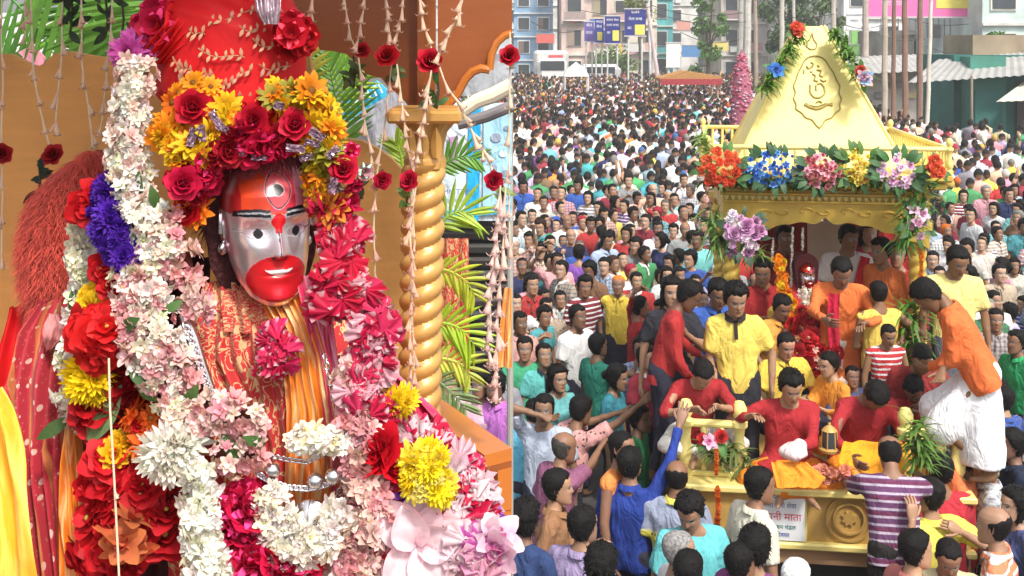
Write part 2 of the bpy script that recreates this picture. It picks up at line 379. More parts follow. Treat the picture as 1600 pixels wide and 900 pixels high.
WS = bpy.data.scenes.new('workshop')       # meshes are evaluated apart from the big scene, which is faster
def remesh(mb, voxel, it=3, fold=0.0, cut=None, seed=0.0):
    me = mb.mesh('t', False, False); o = bpy.data.objects.new('t', me); WS.collection.objects.link(o)
    md = o.modifiers.new('r', 'REMESH'); md.mode = 'VOXEL'; md.voxel_size = voxel
    ms = o.modifiers.new('s', 'SMOOTH'); ms.iterations = it; ms.factor = 0.5
    WS.view_layers[0].update(); dg = WS.view_layers[0].depsgraph; ev = o.evaluated_get(dg); m2 = bpy.data.meshes.new_from_object(ev)
    bpy.data.objects.remove(o); bpy.data.meshes.remove(me)
    bm = bmesh.new(); bm.from_mesh(m2); bpy.data.meshes.remove(m2)
    if cut:
        for co, no in cut:
            bmesh.ops.bisect_plane(bm, geom=bm.verts[:] + bm.edges[:] + bm.faces[:], plane_co=co, plane_no=no, clear_outer=True)
    bm.verts.index_update(); bm.normal_update()
    V = np.array([v.co[:] for v in bm.verts]) if len(bm.verts) else np.zeros((0, 3))
    if fold and len(V):
        N = np.array([v.normal[:] for v in bm.verts])
        n = np.array([abs(noise.noise(Vector((p[0] * 8 + seed, p[1] * 8, p[2] * 4 + p[0] * 3)))) * -1.3 + .4 * noise.noise(Vector((p[0] * 4, p[1] * 4 + seed, p[2] * 9))) for p in V])
        V = V + N * (n * fold)[:, None]
    Fc = [tuple(v.index for v in f.verts) for f in bm.faces]; bm.free()
    return V, Fc

def ik(S, T, l1, l2, pole):
    d = T - S; L = max(min(d.length, l1 + l2 - .004), abs(l1 - l2) + .02); dn = d.normalized()
    a = (l1 * l1 - l2 * l2 + L * L) / (2 * L); h = math.sqrt(max(0, l1 * l1 - a * a))
    p = pole - dn * pole.dot(dn); p = p.normalized() if p.length > 1e-4 else dn.orthogonal()
    return S + dn * a + p * h, S + dn * L

def build_person(pose='stand', lean=0, side=0, twist=0, rh=None, lh=None, hyaw=0, hpitch=0, htilt=0, hair='short', sleeves='short', top='shirt', legs='trousers',
                 fem=False, wide=1.0, moustache=False, collar=None, collarcol=None, vox=.024, seed=0, curl=.4, knees=0, panel=None, sash=None, hi=True, spread=.12, palm=None):
    "returns meshes in the person's own frame (feet or seat at origin, +Y ahead, +X its right side) and the head centre"
    if pose == 'sit': pel = Vector((0, 0, .13))
    elif pose == 'kneel': pel = Vector((0, 0, .50))
    else: pel = Vector((0, 0, .93 - knees))
    Rt = (rotv('Z', R(twist)) @ rotv('X', -R(lean)) @ rotv('Y', R(side)))
    T = lambda p: Rt @ (Vector(p) - Vector((0, 0, .93))) + pel          # torso frame -> person frame
    sw = (.155 if fem else .178) * wide
    SH = {s: T((s * sw, 0, 1.385)) for s in (1, -1)}
    nb = T((0, .0, 1.42)); nt_ = T((0, .018, 1.50))
    Rh = Rt @ rotv('Z', R(hyaw)) @ rotv('X', R(hpitch)) @ rotv('Y', R(htilt))
    hc = T((0, .02, 1.49)) + Rh @ Vector((0, .012, .098))
    Mh = Matrix.Translation(hc) @ Rh.to_4x4()
    inv = Matrix.Identity(3)
    arms = {}
    for s, h in ((1, rh), (-1, lh)):
        h = Vector(h) if h is not None else pel + Vector((s * (.27 * wide), .06, -.12 + (0 if pose != 'sit' else .12)))
        if h is not None and pose == 'sit' and (rh is None if s == 1 else lh is None): h = Vector((s * .22, .26, .16))
        pole = Rt @ Vector((s * .75, -.55, -.55))
        E, Wr = ik(SH[s], h, .29, .265, pole); arms[s] = (E, Wr)
    # body
    b = MB()
    b.cap(nb, T((0, .02, 1.52)), .056 if not fem else .048, .052 if not fem else .045, 12)
    b.cap(T((-.05, 0, 1.40)), T((.05, 0, 1.40)), .06, .06); b.cap(T((0, 0, 1.36)), T((0, 0, 1.0)), .066, .066)
    b.cap(T((0, 0, 1.0)), pel, .066, .066)
    lg = {}
    for s in (1, -1):
        E, Wr = arms[s]
        b.cap(T((s * .03, 0, 1.40)), SH[s], .036, .044)
        b.cap(SH[s], E, .050, .040); b.cap(E, Wr, .041, .027)
        if pose == 'sit': hp, kn, an = pel + Vector((s * .09, .02, 0)), Vector((s * .33, .34, .12)), Vector((-s * .10, .40, .06))
        elif pose == 'kneel': hp, kn, an = pel + Vector((s * .09, 0, 0)), Vector((s * .13, .12, .08)), Vector((s * .12, -.32, .06))
        else:
            hp = pel + Vector((s * .09, 0, 0)); an = Vector((s * .12, -.02 + s * .05, .09)); kn = ik(hp, an, .44, .42, Vector((0, 1, 0)))[0]
        lg[s] = (hp, kn, an)
        fd = Vector((-s * .3, .9, 0)).normalized() if pose == 'sit' else Vector((s * .2, 1, 0)).normalized() * (1 if pose != 'kneel' else -1)
        b.cap(hp, kn, .066, .05); b.cap(pel + Vector((0, 0, .02)), hp, .066, .066); b.cap(kn, an, .05, .036); b.cap(an + Vector((0, 0, -.045)), an + fd * .15 + Vector((0, 0, -.06)), .035, .024, sq=(1, 1))
    V, Fc = remesh(b, vox, 2)
    body = MB(); body.add(V, Fc)
    add_head(body, Mh, *((44, 40) if hi else (32, 28)), moustache)
    for s in (1, -1):
        E, Wr = arms[s]; d = (Wr - E).normalized()
        pn = Vector(palm) if palm is not None else (Vector((-s, 0.2, 0)) if d.z < 0 else Vector((-s * .3, .9, -.2)))
        hand(body, Wr, d, pn, -s, curl, spread)
    out = {'body': body.mesh('person'), 'hc': hc, 'arms': arms, 'Mh': Mh}
    # shirt
    sh = MB(); tw = .080 * wide; ch = .108 * (0.93 if fem else 1) * (.5 + .5 * wide); hem = {'shirt': .86, 'tee': .88, 'kurta': .62, 'vest': .88, 'saree': .84}[top]
    ww = .068 * wide if not fem else .052
    for s in (1, -1):
        sh.cap(T((s * tw, .0, 1.30)), T((s * ww, .005, 1.06)), ch, ch * (.97 if not fem else .85), 14)
        sh.cap(T((s * ww, .005, 1.06)), T((s * (ww + .012), 0, .90)), ch * (.97 if not fem else .85), ch * 1.05, 14)
        sh.cap(T((s * .040, -.004, 1.398)), SH[s] + Rt @ Vector((0, 0, -.008)), .068, .068)
        if top == 'kurta' or hem < .8:
            hp, kn, an = lg[s]
            if pose == 'stand': sh.cap(hp, hp.lerp(kn, .72), .13, .15, round_=False)
            else: sh.cap(hp, hp.lerp(kn, .6), .11, .10)
        E, Wr = arms[s]
        if sleeves == 'short': sh.cap(SH[s], SH[s].lerp(E, .80), .070, .074, 12, False); sh.cap(SH[s], SH[s] + (E - SH[s]) * .05, .064, .064)
        elif sleeves == 'long':
            sh.cap(SH[s], E, .064, .054); sh.cap(E, E.lerp(Wr, .90), .054, .042, 12, False)
        elif sleeves == 'half': sh.cap(SH[s], E, .064, .056); sh.cap(E, E.lerp(Wr, .35), .055, .050, 12, False)
    sh.cap(T((0, .004, 1.315)), T((0, .004, .90)), ch * 1.0, ch * 1.0, 14)
    if fem: sh.cap(T((-.06, .07, 1.27)), T((.06, .07, 1.27)), .07, .07)
    cut = [(T((0, 0, hem)), Rt @ Vector((0, 0, -1)))] if pose != 'sit' and top != 'kurta' else None
    V, Fc = remesh(sh, vox * 1.02, 4, fold=.016, cut=cut, seed=seed * 3.1)
    shirt = MB(); shirt.add(V, Fc)
    if panel: shirt.c[-1] = panel(V, np.ones((len(V), 4)) * np.array([1, 1, 1, 0]))
    if collar:
        cc = collarcol or (1, 1, 1, 0); P = []
        for rr, z in ((.060, 1.425), (.066, 1.462), (.073, 1.460), (.088, 1.425)):
            P.append([T((rr * math.sin(k) * 1.05, .006 + rr * math.cos(k) + (.01 if math.cos(k) > .8 else 0), z - .030 * max(0, math.cos(k)) ** 2)) for k in np.linspace(.24, 2 * math.pi - .24, 22)])
        shirt.grid(np.array(P), cc)
        fr = .10 * (.5 + .5 * wide) + .018
        P = [[T((dx, fr - .052 + .062 * min(1, (1.41 - z) / .10) ** .6, z)) for dx in (-.014, .014)] for z in (1.41, 1.38, 1.35, 1.32, 1.28)]
        shirt.grid(np.array(P), (cc if len(cc) == 4 and cc[3] else (.75, .75, .75, 0)))
    out['shirt'] = shirt.mesh('shirt')
    # legs
    l = MB()
    if legs in ('trousers', 'shorts'):
        for s in (1, -1):
            hp, kn, an = lg[s]
            l.cap(hp + Vector((0, 0, .04)), kn, .105 * (.5 + .5 * wide), .068, 12); l.cap(kn, kn.lerp(an, .97), .068, .056, 12, False)
        l.cap(pel + Vector((-.07, 0, .03)), pel + Vector((.07, 0, .03)), .10, .10)
        V, Fc = remesh(l, vox * 1.15, 3, fold=.010, seed=seed)
    else:       # wrapped cloth: dhoti, saree skirt
        if pose == 'stand':
            l.cap(pel + Vector((0, 0, .05)), pel.lerp(Vector((0, 0.01, .08)), .96), .135, .20 if legs == 'dhoti' else .17, 16, False, sq=(1.15, .85))
            l.cap(pel + Vector((-.05, 0, .0)), pel + Vector((.05, 0, .0)), .13, .13)
            l.cap(pel, lg[1][1], .12, .13); l.cap(pel, lg[-1][1], .12, .13)
        else:
            for s in (1, -1):
                hp, kn, an = lg[s]; l.cap(hp, kn, .12, .085, 12); l.cap(kn, an, .085, .07)
            l.cap(pel, Vector((0, .25, .06)), .12, .07)
        V, Fc = remesh(l, vox * 1.15, 3, fold=.024, seed=seed)
    lm = MB(); lm.add(V, Fc); out['legs'] = lm.mesh('trousers')
    # hair
    if hair == 'cap':
        out['hair'] = hair_grid(Mh, 'cropped', seed=seed).mesh('hair')
    elif hair != 'bald': out['hair'] = hair_grid(Mh, hair, *((44, 34) if hi else (30, 22)), seed=seed).mesh('hair')
    if sash:
        m = MB()
        pts = [T(p) for p in sash]
        n = 24; P = []
        for i in range(n + 1):
            t = i / n * (len(pts) - 1); k = min(int(t), len(pts) - 2); c = pts[k].lerp(pts[k + 1], t - k)
            dd = (pts[k + 1] - pts[k]).normalized(); wv = dd.cross(Rt @ Vector((0, 1, 0))).normalized()
            P.append([c + wv * (.045 * j) + Rt @ Vector((0, 1, 0)) * (.010 * math.cos(j * 5.0 + t)) for j in np.linspace(-1, 1, 9)])
        m.grid(np.array(P)); out['sash'] = m.mesh('sash')
    return out

SKIN = [(.36, .195, .12), (.46, .28, .19), (.26, .13, .075), (.36, .20, .12), (.19, .09, .05), (.42, .25, .155), (.27, .14, .08)]
HAIRC = (.006, .005, .005)
def place_person(pm, loc, yaw, scale, label, shirt, legs=(.03, .03, .05), skin=None, hairc=HAIRC, group=None, mat='cloth', legmat='cloth', sashc=None, legname='trousers', topname='shirt'):
    o = obj('person', pm['body'], 'skin', None, skin or rnd.choice(SKIN)); tag(o, label, 'person', group)
    o.location = loc; o.rotation_euler = (0, 0, yaw); o.scale = (scale,) * 3
    lum = sum(shirt) / 3; shirt = tuple((c * .90 + lum * .10) * .90 for c in shirt)
    obj(topname, pm['shirt'], mat, o, shirt); obj(legname, pm['legs'], legmat, o, legs)
    if 'hair' in pm: obj('hair', pm['hair'], 'hair', o, hairc)
    if 'sash' in pm: obj('scarf', pm['sash'], 'cloth', o, sashc or (.5, .02, .02))
    return o
HEROES = []      # (x, y, radius) to keep the crowd clear of them
def hero(label, px, py, yaw, shirt, Y=None, scale=1.0, rh=None, lh=None, footz=-.42, group=None, skin=None, legs_c=(.03, .03, .05), hairc=HAIRC, mat='cloth', sashc=None, **kw):
    """a person whose head centre lies on photo pixel (px, py). Y None: stands on the ground (footz) and the depth follows from the height.
    rh / lh: hand targets as (px, py, metres nearer (+) than the person)"""
    yawr = R(yaw); Rz = Matrix.Rotation(yawr, 3, 'Z')
    kw0 = {k: v for k, v in kw.items() if k in ('pose', 'lean', 'side', 'twist', 'hyaw', 'hpitch', 'htilt', 'knees')}
    # head centre in own frame
    pose = kw.get('pose', 'stand'); pel = Vector((0, 0, {'sit': .13, 'kneel': .5}.get(pose, .93 - kw.get('knees', 0))))
    Rt = (rotv('Z', R(kw.get('twist', 0))) @ rotv('X', -R(kw.get('lean', 0))) @ rotv('Y', R(kw.get('side', 0))))
    Rh = Rt @ rotv('Z', R(kw.get('hyaw', 0))) @ rotv('X', R(kw.get('hpitch', 0))) @ rotv('Y', R(kw.get('htilt', 0)))
    hc = Rt @ Vector((0, .02, .56)) + pel + Rh @ Vector((0, .012, .098))
    if Y is None:
        hz = footz + hc.z * scale; Y = F * (H - hz) / (py - HY)
    hw = at(px, py, Y); root = hw - Rz @ (hc * scale)
    def loc(t):
        if t is None: return None
        if len(t) == 4: return Vector(t[:3])
        w = at(t[0], t[1], Y - t[2]); return Rz.transposed() @ (w - root) / scale
    if kw.get('collar') is None and kw.get('top', 'shirt') == 'shirt' and kw.get('sleeves') != 'none' and len(HEROES) % 4 == 0: kw['collar'] = True
    pm = build_person(rh=loc(rh), lh=loc(lh), seed=len(HEROES), vox=max(.023, Y * .003), hi=Y < 10.8, **kw)
    o = place_person(pm, root, yawr, scale, label, shirt, legs_c, skin, hairc, group, mat, sashc=sashc, legname={'dhoti': 'dhoti', 'saree': 'skirt'}.get(kw.get('legs'), 'trousers'), topname={'kurta': 'kurta', 'vest': 'vest', 'saree': 'blouse'}.get(kw.get('top'), 'shirt'))
    HEROES.append((root.x, root.y, .26)); HEROES.append((hw.x, hw.y, .22))
    o['_px'] = px; o['_py'] = py
    return o, pm

# ================= THE STREET =================
g = MB(); g.grid(np.array([[(x, y, gz(y)) for x in (170, 60, 0, -60, -130)] for y in (-25, 0, 13, 18, 24, 30, 35, 90, 270)]))
tag(obj('road', g, M('asphalt', (0.085, 0.08, 0.075), 0.9, var=0.25, vscale=0.8, bump=0.4, bscale=40), smooth=False), kind='structure')

PANE = {}
def boxmesh(key, d, bev=0):
    k = (key, tuple(round(x, 3) for x in d), bev)
    if k not in PANE: PANE[k] = MB().box((0, 0, 0), d, bev=bev).mesh(key, False, False)
    return PANE[k]
def building(label, x0, x1, Y, h, color, depth=10, fl=3.0, bay=2.6, kind='windows', trim=(.6, .58, .55), rz=0, z0=0.0, shutter=(.25, .2, .16), cat='building', name='apartment_building'):
    t = thing(name, label, cat, ((x0 + x1) / 2, Y, z0), R(rz)); w = x1 - x0
    obj('wall', MB().box((0, depth / 2, h / 2), (w, depth, h)), 'wall', t, color, smooth=False, usecol=False)
    nb = max(1, int(w / bay)); nf = int(h / fl)
    for k in range(1, nf + 1):
        obj('ledge', boxmesh('ledge', (w + .1, .25, .14)), 'wall', t, trim, loc=(0, -.10, k * fl - .1))
    for k in range(nf):
        for i in range(nb):
            x = -w / 2 + (i + .5) * w / nb; z = k * fl + fl * .52; ww = min(1.3, w / nb * .55); hh = fl * .5
            fr = obj('window', boxmesh('window', (ww + .16, .10, hh + .16)), 'wall', t, jit(trim, .15), loc=(x, -.05, z))
            obj('pane', boxmesh('pane', (ww, .05, hh)), 'glass', fr, loc=(0, -.065, 0))
            if rnd.random() < .3: obj('shutter', boxmesh('shutter', (ww * .5, .05, hh)), 'any', t, jit(shutter, .3), loc=(x - ww * .25, -.15, z))
            if kind == 'balconies' and (i + k) % 2 == 0:
                b = obj('balcony', boxmesh('balcony', (w / nb * .85, .9, .12)), 'wall', t, trim, loc=(x, -.45, k * fl + .25))
                obj('railing', boxmesh('railing', (w / nb * .85, .05, .8)), 'any', b, jit((.45, .3, .28), .3), loc=(0, -.42, .45))
            if rnd.random() < .16:
                obj('air_conditioner', boxmesh('air_conditioner', (.8, .3, .5), .03), 'any', t, (.6, .6, .58), loc=(x + ww * .2, -.28, z - hh * .75))
    return t
B = building
B('blue glass fronted tower at the left end of the far street', 0.2, 4.2, 118, 16, (.22, .36, .52), fl=2.4, bay=1.4, trim=(.72, .76, .78))
B('pinkish beige apartment block with balconies behind the far crowd', 4.8, 9.8, 112, 15, (.62, .48, .42), kind='balconies', bay=2.0)
B('cream apartment block with narrow windows beside the blue hoardings', 9.9, 14.6, 116, 15, (.66, .62, .52), bay=1.9, kind='balconies')
B('turquoise painted narrow building behind the blue hoardings', 14.9, 17.6, 126, 17, (.10, .42, .44), bay=2.6)
B('grey apartment block right of the blue hoardings', 19.6, 25.4, 108, 15, (.50, .47, .43), kind='balconies', bay=1.9)
B('white panelled building behind the leafy roadside tree', 24.0, 28.5, 102, 15, (.72, .72, .70), bay=1.5, kind='balconies')
B('long pale far block closing the end of the street', -16, 48, 150, 14, (.58, .56, .53), bay=3.4, depth=6)
B('whitewashed house with green shutters right of the pyramid roof', 24.2, 28.6, 84, 13, (.80, .82, .80), bay=1.5, shutter=(.2, .45, .1))
B('grey concrete house standing behind the row of tall bamboo poles', 24.0, 32.8, 70, 4.9, (.42, .41, .37), bay=1.6, fl=2.4)
B('pale blue green building with square windows at the top right corner', 24.5, 31, 60, 12, (.52, .63, .60), bay=1.9, fl=2.6)
# roofline railing and clutter of the grey house
t = thing('roof_railing', 'thin metal railing along the grey house roof under the pink hoarding', 'railing', (23.7, 64, 4.6))
for k in range(26): obj('post', boxmesh('post', (.05, .05, 1.0)), 'any', t, (.3, .3, .3), loc=(k * .32 - 3.2, 0, .45))
obj('rail', boxmesh('rail', (8.4, .06, .06)), 'any', t, (.35, .35, .34), loc=(.8, 0, .95))

def text_mesh(s, size, name='lettering', ext=0.004):
    c = bpy.data.curves.new('t', 'FONT'); c.body = s; c.size = size; c.align_x = 'CENTER'; c.align_y = 'CENTER'; c.extrude = ext; c.resolution_u = 2
    o = bpy.data.objects.new('t', c); COL.objects.link(o)
    me = bpy.data.meshes.new_from_object(o.evaluated_get(bpy.context.evaluated_depsgraph_get())); bpy.data.objects.remove(o); me.name = name
    return me
def lettering(s, size, parent, loc, color, name='lettering', rz=0.0, ext=0.004, sx=1.0, mat='gloss'):
    o = obj(name, text_mesh(s, size, name, ext), mat, parent, color, loc=loc); o.rotation_euler = (R(90), rz, 0); o.scale = (sx, 1, 1)
    return o
def hoarding(label, px0, px1, py0, py1, Y, color, lines, legs=True, yellow=None, frame=(.5, .5, .52), cat='hoarding'):
    a = at(px0, py1, Y); b = at(px1, py0, Y); w = b.x - a.x; h = b.z - a.z
    t = thing('hoarding', label, cat, ((a.x + b.x) / 2, Y, 0))
    obj('board', MB().box((0, 0, a.z + h / 2), (w, .12, h)), 'gloss', t, color, smooth=False)
    for zz in (a.z + .03, b.z - .03): obj('frame', MB().box((0, -.05, zz), (w + .08, .08, .08)), 'any', t, frame, smooth=False)
    if legs:
        for s in (-1, 1): obj('leg', MB().cap((s * w * .32, .08, 0), (s * w * .32, .08, a.z + h * .9), .06, .06, 8), 'any', t, (.62, .62, .6))
    for s, fx, fz, size, c in lines: lettering(s, size * h, t, (fx * w, -.075, a.z + h * fz), c, ext=.004)
    if yellow:
        x0, x1, z0, z1 = yellow; obj('yellow_panel', MB().box((w * (x0 + x1) / 2, -.075, a.z + h * (z0 + z1) / 2), (w * (x1 - x0), .02, h * (z1 - z0))), 'gloss', t, (.75, .65, .12), smooth=False)
    return t
BL = (.015, .022, .20); WT = (.85, .85, .88)
hoarding('narrow violet blue hoarding, leftmost of the blue hoardings', 913, 928, 33, 66, 86, (.12, .09, .34), [('सेल', 0, .8, .2, WT), ('माल', 0, .45, .2, WT)])
hoarding('blue hoarding with white lettering left of the two with large yellow pictures', 929, 943, 28, 68, 85, (.02, .035, .26), [('भारत', 0, .85, .14, WT), ('सेवा', 0, .66, .14, WT)], yellow=(-.2, .35, .12, .45))
hoarding('blue hoarding with white lines and a small yellow picture', 945, 969, 24, 69, 84, BL, [('सावन मेला', 0, .84, .11, WT), ('नगर सभा', 0, .66, .12, WT), ('का', -.25, .4, .12, WT)], yellow=(0, .42, .12, .48))
hoarding('tallest blue hoarding with large white lettering and a yellow picture', 976, 1009, 13, 57, 80, BL, [('सावन', 0, .86, .14, WT), ('मेला सभा', 0, .62, .14, WT), ('का', -.28, .3, .14, WT)], yellow=(-.02, .45, .06, .42))
hoarding('bright pink hoarding with a yellow panel above the right-hand houses', 1356, 1524, -22, 28, 62, (.78, .15, .40), [('जय माता', -.27, .45, .22, (.8, .7, .75))], yellow=(.13, .47, .30, 1.0), legs=False)
hoarding('white poster board leaning beside the canopied stage', 1041, 1063, 66, 106, 66, (.80, .80, .72), [], legs=True)
hoarding('small white signboard on the whitewashed house', 1322, 1346, 22, 48, 70, (.82, .83, .85), [('मकान', 0, .6, .2, (.25, .25, .3))], legs=False)

# poles
def pole(label, px, py0, py1, Y, r, color, lean=0, group=None, name='bamboo_pole', cat='pole'):
    b = at(px, py1, Y); a = at(px + lean, py0, Y); m = MB()
    L = a.z + .0; n = 10; pts = [Vector((b.x + (a.x - b.x) * i / n + .012 * math.sin(i * 2.1), Y, a.z * i / n)) for i in range(n + 1)]
    m.tube(pts, [r * (1.15 - .25 * i / n) for i in range(n + 1)], 8)
    for i in range(1, n): m.tube([pts[i] - Vector((0, 0, .03)), pts[i] + Vector((0, 0, .03))], r * (1.22 - .2 * i / n), 8)
    return tag(obj(name, m, 'any', None, color), label, cat, group)
for i, (px, col, lab, r) in enumerate([(1382, (.45, .38, .30), 'pale bamboo pole, leftmost of the tall row right of the pyramid roof', .10), (1395, (.22, .13, .09), 'dark brown bamboo pole next to the leftmost pale one', .075),
        (1415, (.24, .14, .10), 'thick brown bamboo pole in the middle of the tall row', .10), (1437, (.25, .15, .11), 'brown bamboo pole right of the thick middle one', .10), (1447, (.62, .58, .50), 'whitish pole, rightmost of the tall row', .07)]):
    pole(lab, px, -30, 160, 40, r, col, lean=rnd.uniform(-3, 3) + (8 if i == 4 else 0))
for px, py0, Y, r, col, lab in [(1155, -20, 70, .16, (.42, .40, .36), 'stout grey pole right of the leafy tree behind the pink spire'), (1166, -20, 62, .20, (.52, .50, .45), 'pale concrete pole right behind the pink spire'), (1182, -20, 66, .12, (.36, .28, .22), 'brown pole between two pale ones left of the pyramid'),
        (1221, -20, 60, .13, (.50, .48, .42), 'pale pole just left of the pyramid top'), (1243, -20, 66, .10, (.5, .48, .44), 'thin grey pole behind the pyramid top'), (1303, -20, 60, .13, (.48, .42, .36), 'pale brown pole just right of the pyramid top'), (1353, -20, 58, .16, (.42, .35, .30), 'thick brown pole beside the whitewashed house'),
        (1017, -10, 88, .10, (.6, .6, .6), 'thin white mast right of the tallest blue hoarding')]:
    pole(lab, px, py0, 110, Y, r, col, lean=rnd.uniform(-4, 4), name='street_pole')
# overhead wires and small street clutter
def wire(label, pts, Y, r=.018, sag=.35):
    A = at(pts[0][0], pts[0][1], Y); Bp = at(pts[1][0], pts[1][1], Y + rnd.uniform(-6, 6)); m = MB()
    m.tube([A.lerp(Bp, k / 10) - Vector((0, 0, sag * math.sin(math.pi * k / 10))) for k in range(11)], r, 5); tag(obj('wire', m, 'any', None, (.04, .04, .045)), label, 'wire', 'overhead wires across the far street')
for k, (a, b) in enumerate([((1017, 8), (1160, 20)), ((1017, 18), (1166, 34)), ((900, 14), (1017, 10)), ((1182, 12), (1303, 22)), ((1303, 30), (1382, 38)), ((1353, 44), (1447, 60)), ((1395, 20), (1525, 36)), ((1447, 72), (1600, 96)), ((830, 34), (912, 46)), ((1063, 50), (1155, 62))]):
    wire('thin black wire sagging ' + ['from the tall white mast to the right', 'just under another from the tall white mast', 'left of the tall white mast', 'behind the pyramid tip', 'right of the pyramid tip', 'across the row of bamboo poles', 'under the pink hoarding', 'above the grey tin awning', 'left of the blue hoardings', 'right of the leaning mast'][k], (a, b), 62)
for k, (px, py, Y, w, h, c) in enumerate([(852, 60, 110, 1.7, .9, (.6, .12, .1)), (948, 82, 100, 2.2, .8, (.7, .66, .5)), (1080, 80, 98, 1.6, 1.0, (.1, .25, .5)), (1125, 72, 96, 1.4, .8, (.72, .6, .2)), (1068, 40, 101, 1.2, .8, (.62, .3, .25)), (990, 74, 104, 2.0, .8, (.65, .64, .62)), (1330, 84, 78, 1.1, 1.2, (.2, .42, .15)), (1470, 50, 66, 1.6, .7, (.25, .26, .28))]):
    t = thing('signboard', ['small red', 'cream', 'blue', 'mustard', 'dull orange', 'white', 'green', 'dark grey'][k] + ' signboard fixed on a far house front', 'sign', at(px, py, Y)); obj('board', boxmesh('board', (w, .1, h)), 'gloss', t, c); obj('frame', boxmesh('frame', (w + .12, .06, .07)), 'any', t, (.3, .3, .3), loc=(0, -.04, h / 2))
for k in range(24):
    b = [(4.8, 9.8, 111.2), (9.9, 14.6, 115.2), (19.6, 25.4, 107.2), (24, 28.5, 101.2)][k % 4]; x = rnd.uniform(b[0] + .4, b[1] - .4); z = rnd.choice([3.6, 6.6, 9.6]) + rnd.uniform(-.2, .4)
    o = obj('laundry', MB().grid(np.array([[(i * .12, .05 * math.sin(i * 1.3 + j), -j * .22) for i in range(6)] for j in range(5)])), 'cloth', None, jit([(.6, .1, .12), (.7, .7, .7), (.1, .2, .5), (.7, .5, .1), (.2, .4, .3), (.5, .3, .4)][ci := k // 4]), loc=(x, b[2], z)); tag(o, (['red', 'white', 'blue', 'yellow', 'green', 'purple'][ci] + ' garment drying on a balcony of ' + {4.8: 'the pinkish beige block', 9.9: 'the cream block', 19.6: 'the grey block', 24: 'the white panelled block'}[b[0]]), 'laundry', 'laundry on the far balconies')
# leaning ladder-like mast
o = pole('pinkish leaning mast between the blue hoardings and the poster board', 1035, 5, 125, 72, .12, (.62, .50, .50), lean=-24, name='leaning_mast', cat='mast')

# trees
def tree(label, px, Y, h, cr, ch, color, n=1500, name='leafy_tree', z0=0):
    base = Vector(((px - CX) / F * Y, Y, 0)); t = thing(name, label, 'tree', base)
    m = MB(); pts = [Vector((.1 * math.sin(i), .1 * math.cos(i * 1.3), h * i / 6)) for i in range(7)]
    m.tube(pts, [.22 * (1.1 - .8 * i / 6) for i in range(7)], 8)
    cl = []
    for k in range(16):
        a = rnd.uniform(0, 6.28); r = cr * rnd.uniform(.2, .95) ; z = h + ch * rnd.uniform(-.85, .9)
        c = Vector((r * math.cos(a) * (1 - abs(z - h) / ch * .4), r * math.sin(a) * .8, z)); cl.append((c, cr * rnd.uniform(.25, .5)))
        m.tube([pts[3 + k % 3], (pts[3 + k % 3] + c) / 2 + Vector((0, 0, .2)), c], [.07, .045, .015], 5)
    obj('trunk', m, M('bark_%d' % len(bpy.data.materials), (.12, .09, .06), .95, bump=.6, bscale=12), t)
    lf = MB(); V = []; Fc = []; C = []
    for k in range(n):
        c, r = cl[k % len(cl)]; d = Vector((rnd.gauss(0, 1), rnd.gauss(0, 1), rnd.gauss(0, .8))).normalized() * r * rnd.random() ** .4
        p = c + d; s = rnd.uniform(.12, .26); nn = (d.normalized() + Vector((rnd.uniform(-1, 1), rnd.uniform(-1, 1), rnd.uniform(-.2, 1)))).normalized()
        u = nn.orthogonal().normalized(); w = nn.cross(u); i = len(V)
        V += [p - u * s, p - w * s * .45 + nn * .03, p + u * s, p + w * s * .45 + nn * .03]; Fc.append((i, i + 1, i + 2, i + 3))
        k_ = rnd.uniform(.6, 1.5); C += [(k_, k_, k_ * .8, 0)] * 4
    lf.add(V, Fc, np.array(C)); obj('crown', lf, 'leaf', t, color, smooth=False)
    return t
tree('leafy green roadside tree behind the pink spire', 1106, 84, 4.8, 1.5, 3.6, (.10, .22, .05), 1600)
tree('dark green tree left behind the pyramid top', 1225, 76, 5.6, 1.9, 3.0, (.05, .11, .035), 1800)
tree('olive green tree behind the tip of the pyramid roof', 1280, 80, 5.8, 1.9, 2.6, (.08, .14, .05), 1600)
tree('low bright green tree under the blue hoardings', 958, 96, 2.4, 2.4, 1.0, (.09, .17, .04), 900)
tree('sparse yellow green tree above the tallest blue hoarding', 1000, 100, 7.6, 1.8, 1.5, (.18, .22, .06), 800)
tree('pot grown green shrub on the flat roof by the shop', 1555, 50, 4.0, .8, .6, (.10, .22, .06), 400)

# shop with tin awnings at the right edge of the street
def panelsheet(pts4, n, amp, color, name, parent=None, mat='any'):
    "corrugated sheet over four corners"
    a, b, c, d = [Vector(p) for p in pts4]; P = []
    for i in range(7):
        P.append([a.lerp(b, j / n).lerp(d.lerp(c, j / n), i / 6) + Vector((0, 0, amp * math.sin(j * math.pi) if False else amp * (j % 2))) for j in range(n + 1)])
    return obj(name, MB().grid(np.array(P)), mat, parent, color, smooth=False)
t = thing('corner_shop', 'teal green market shop under slanting tin awnings at the right edge', 'shop', (17.6, 42, 0))
obj('wall', MB().box((1.6, 3, 1.85), (5.4, 4, 3.7)), 'wall', t, (.03, .15, .13), smooth=False)
obj('wall', MB().box((-.2, .6, 1.9), (1.3, 1, 3.5)), 'wall', t, (.06, .22, .17), smooth=False)
obj('door', boxmesh('door', (1.0, .08, 2.3)), 'any', t, (.03, .16, .14), loc=(-.2, .08, 1.3))
obj('shutter', boxmesh('shutter', (2.2, .08, 2.3)), 'any', t, (.06, .05, .05), loc=(2.3, .95, 1.6))
panelsheet([(-3.5, -.8, 2.7), (2.6, -1.0, 3.1), (3.0, 1.4, 3.9), (-1.6, 1.4, 3.5)], 40, .04, (.32, .32, .31), 'tin_roof', t)
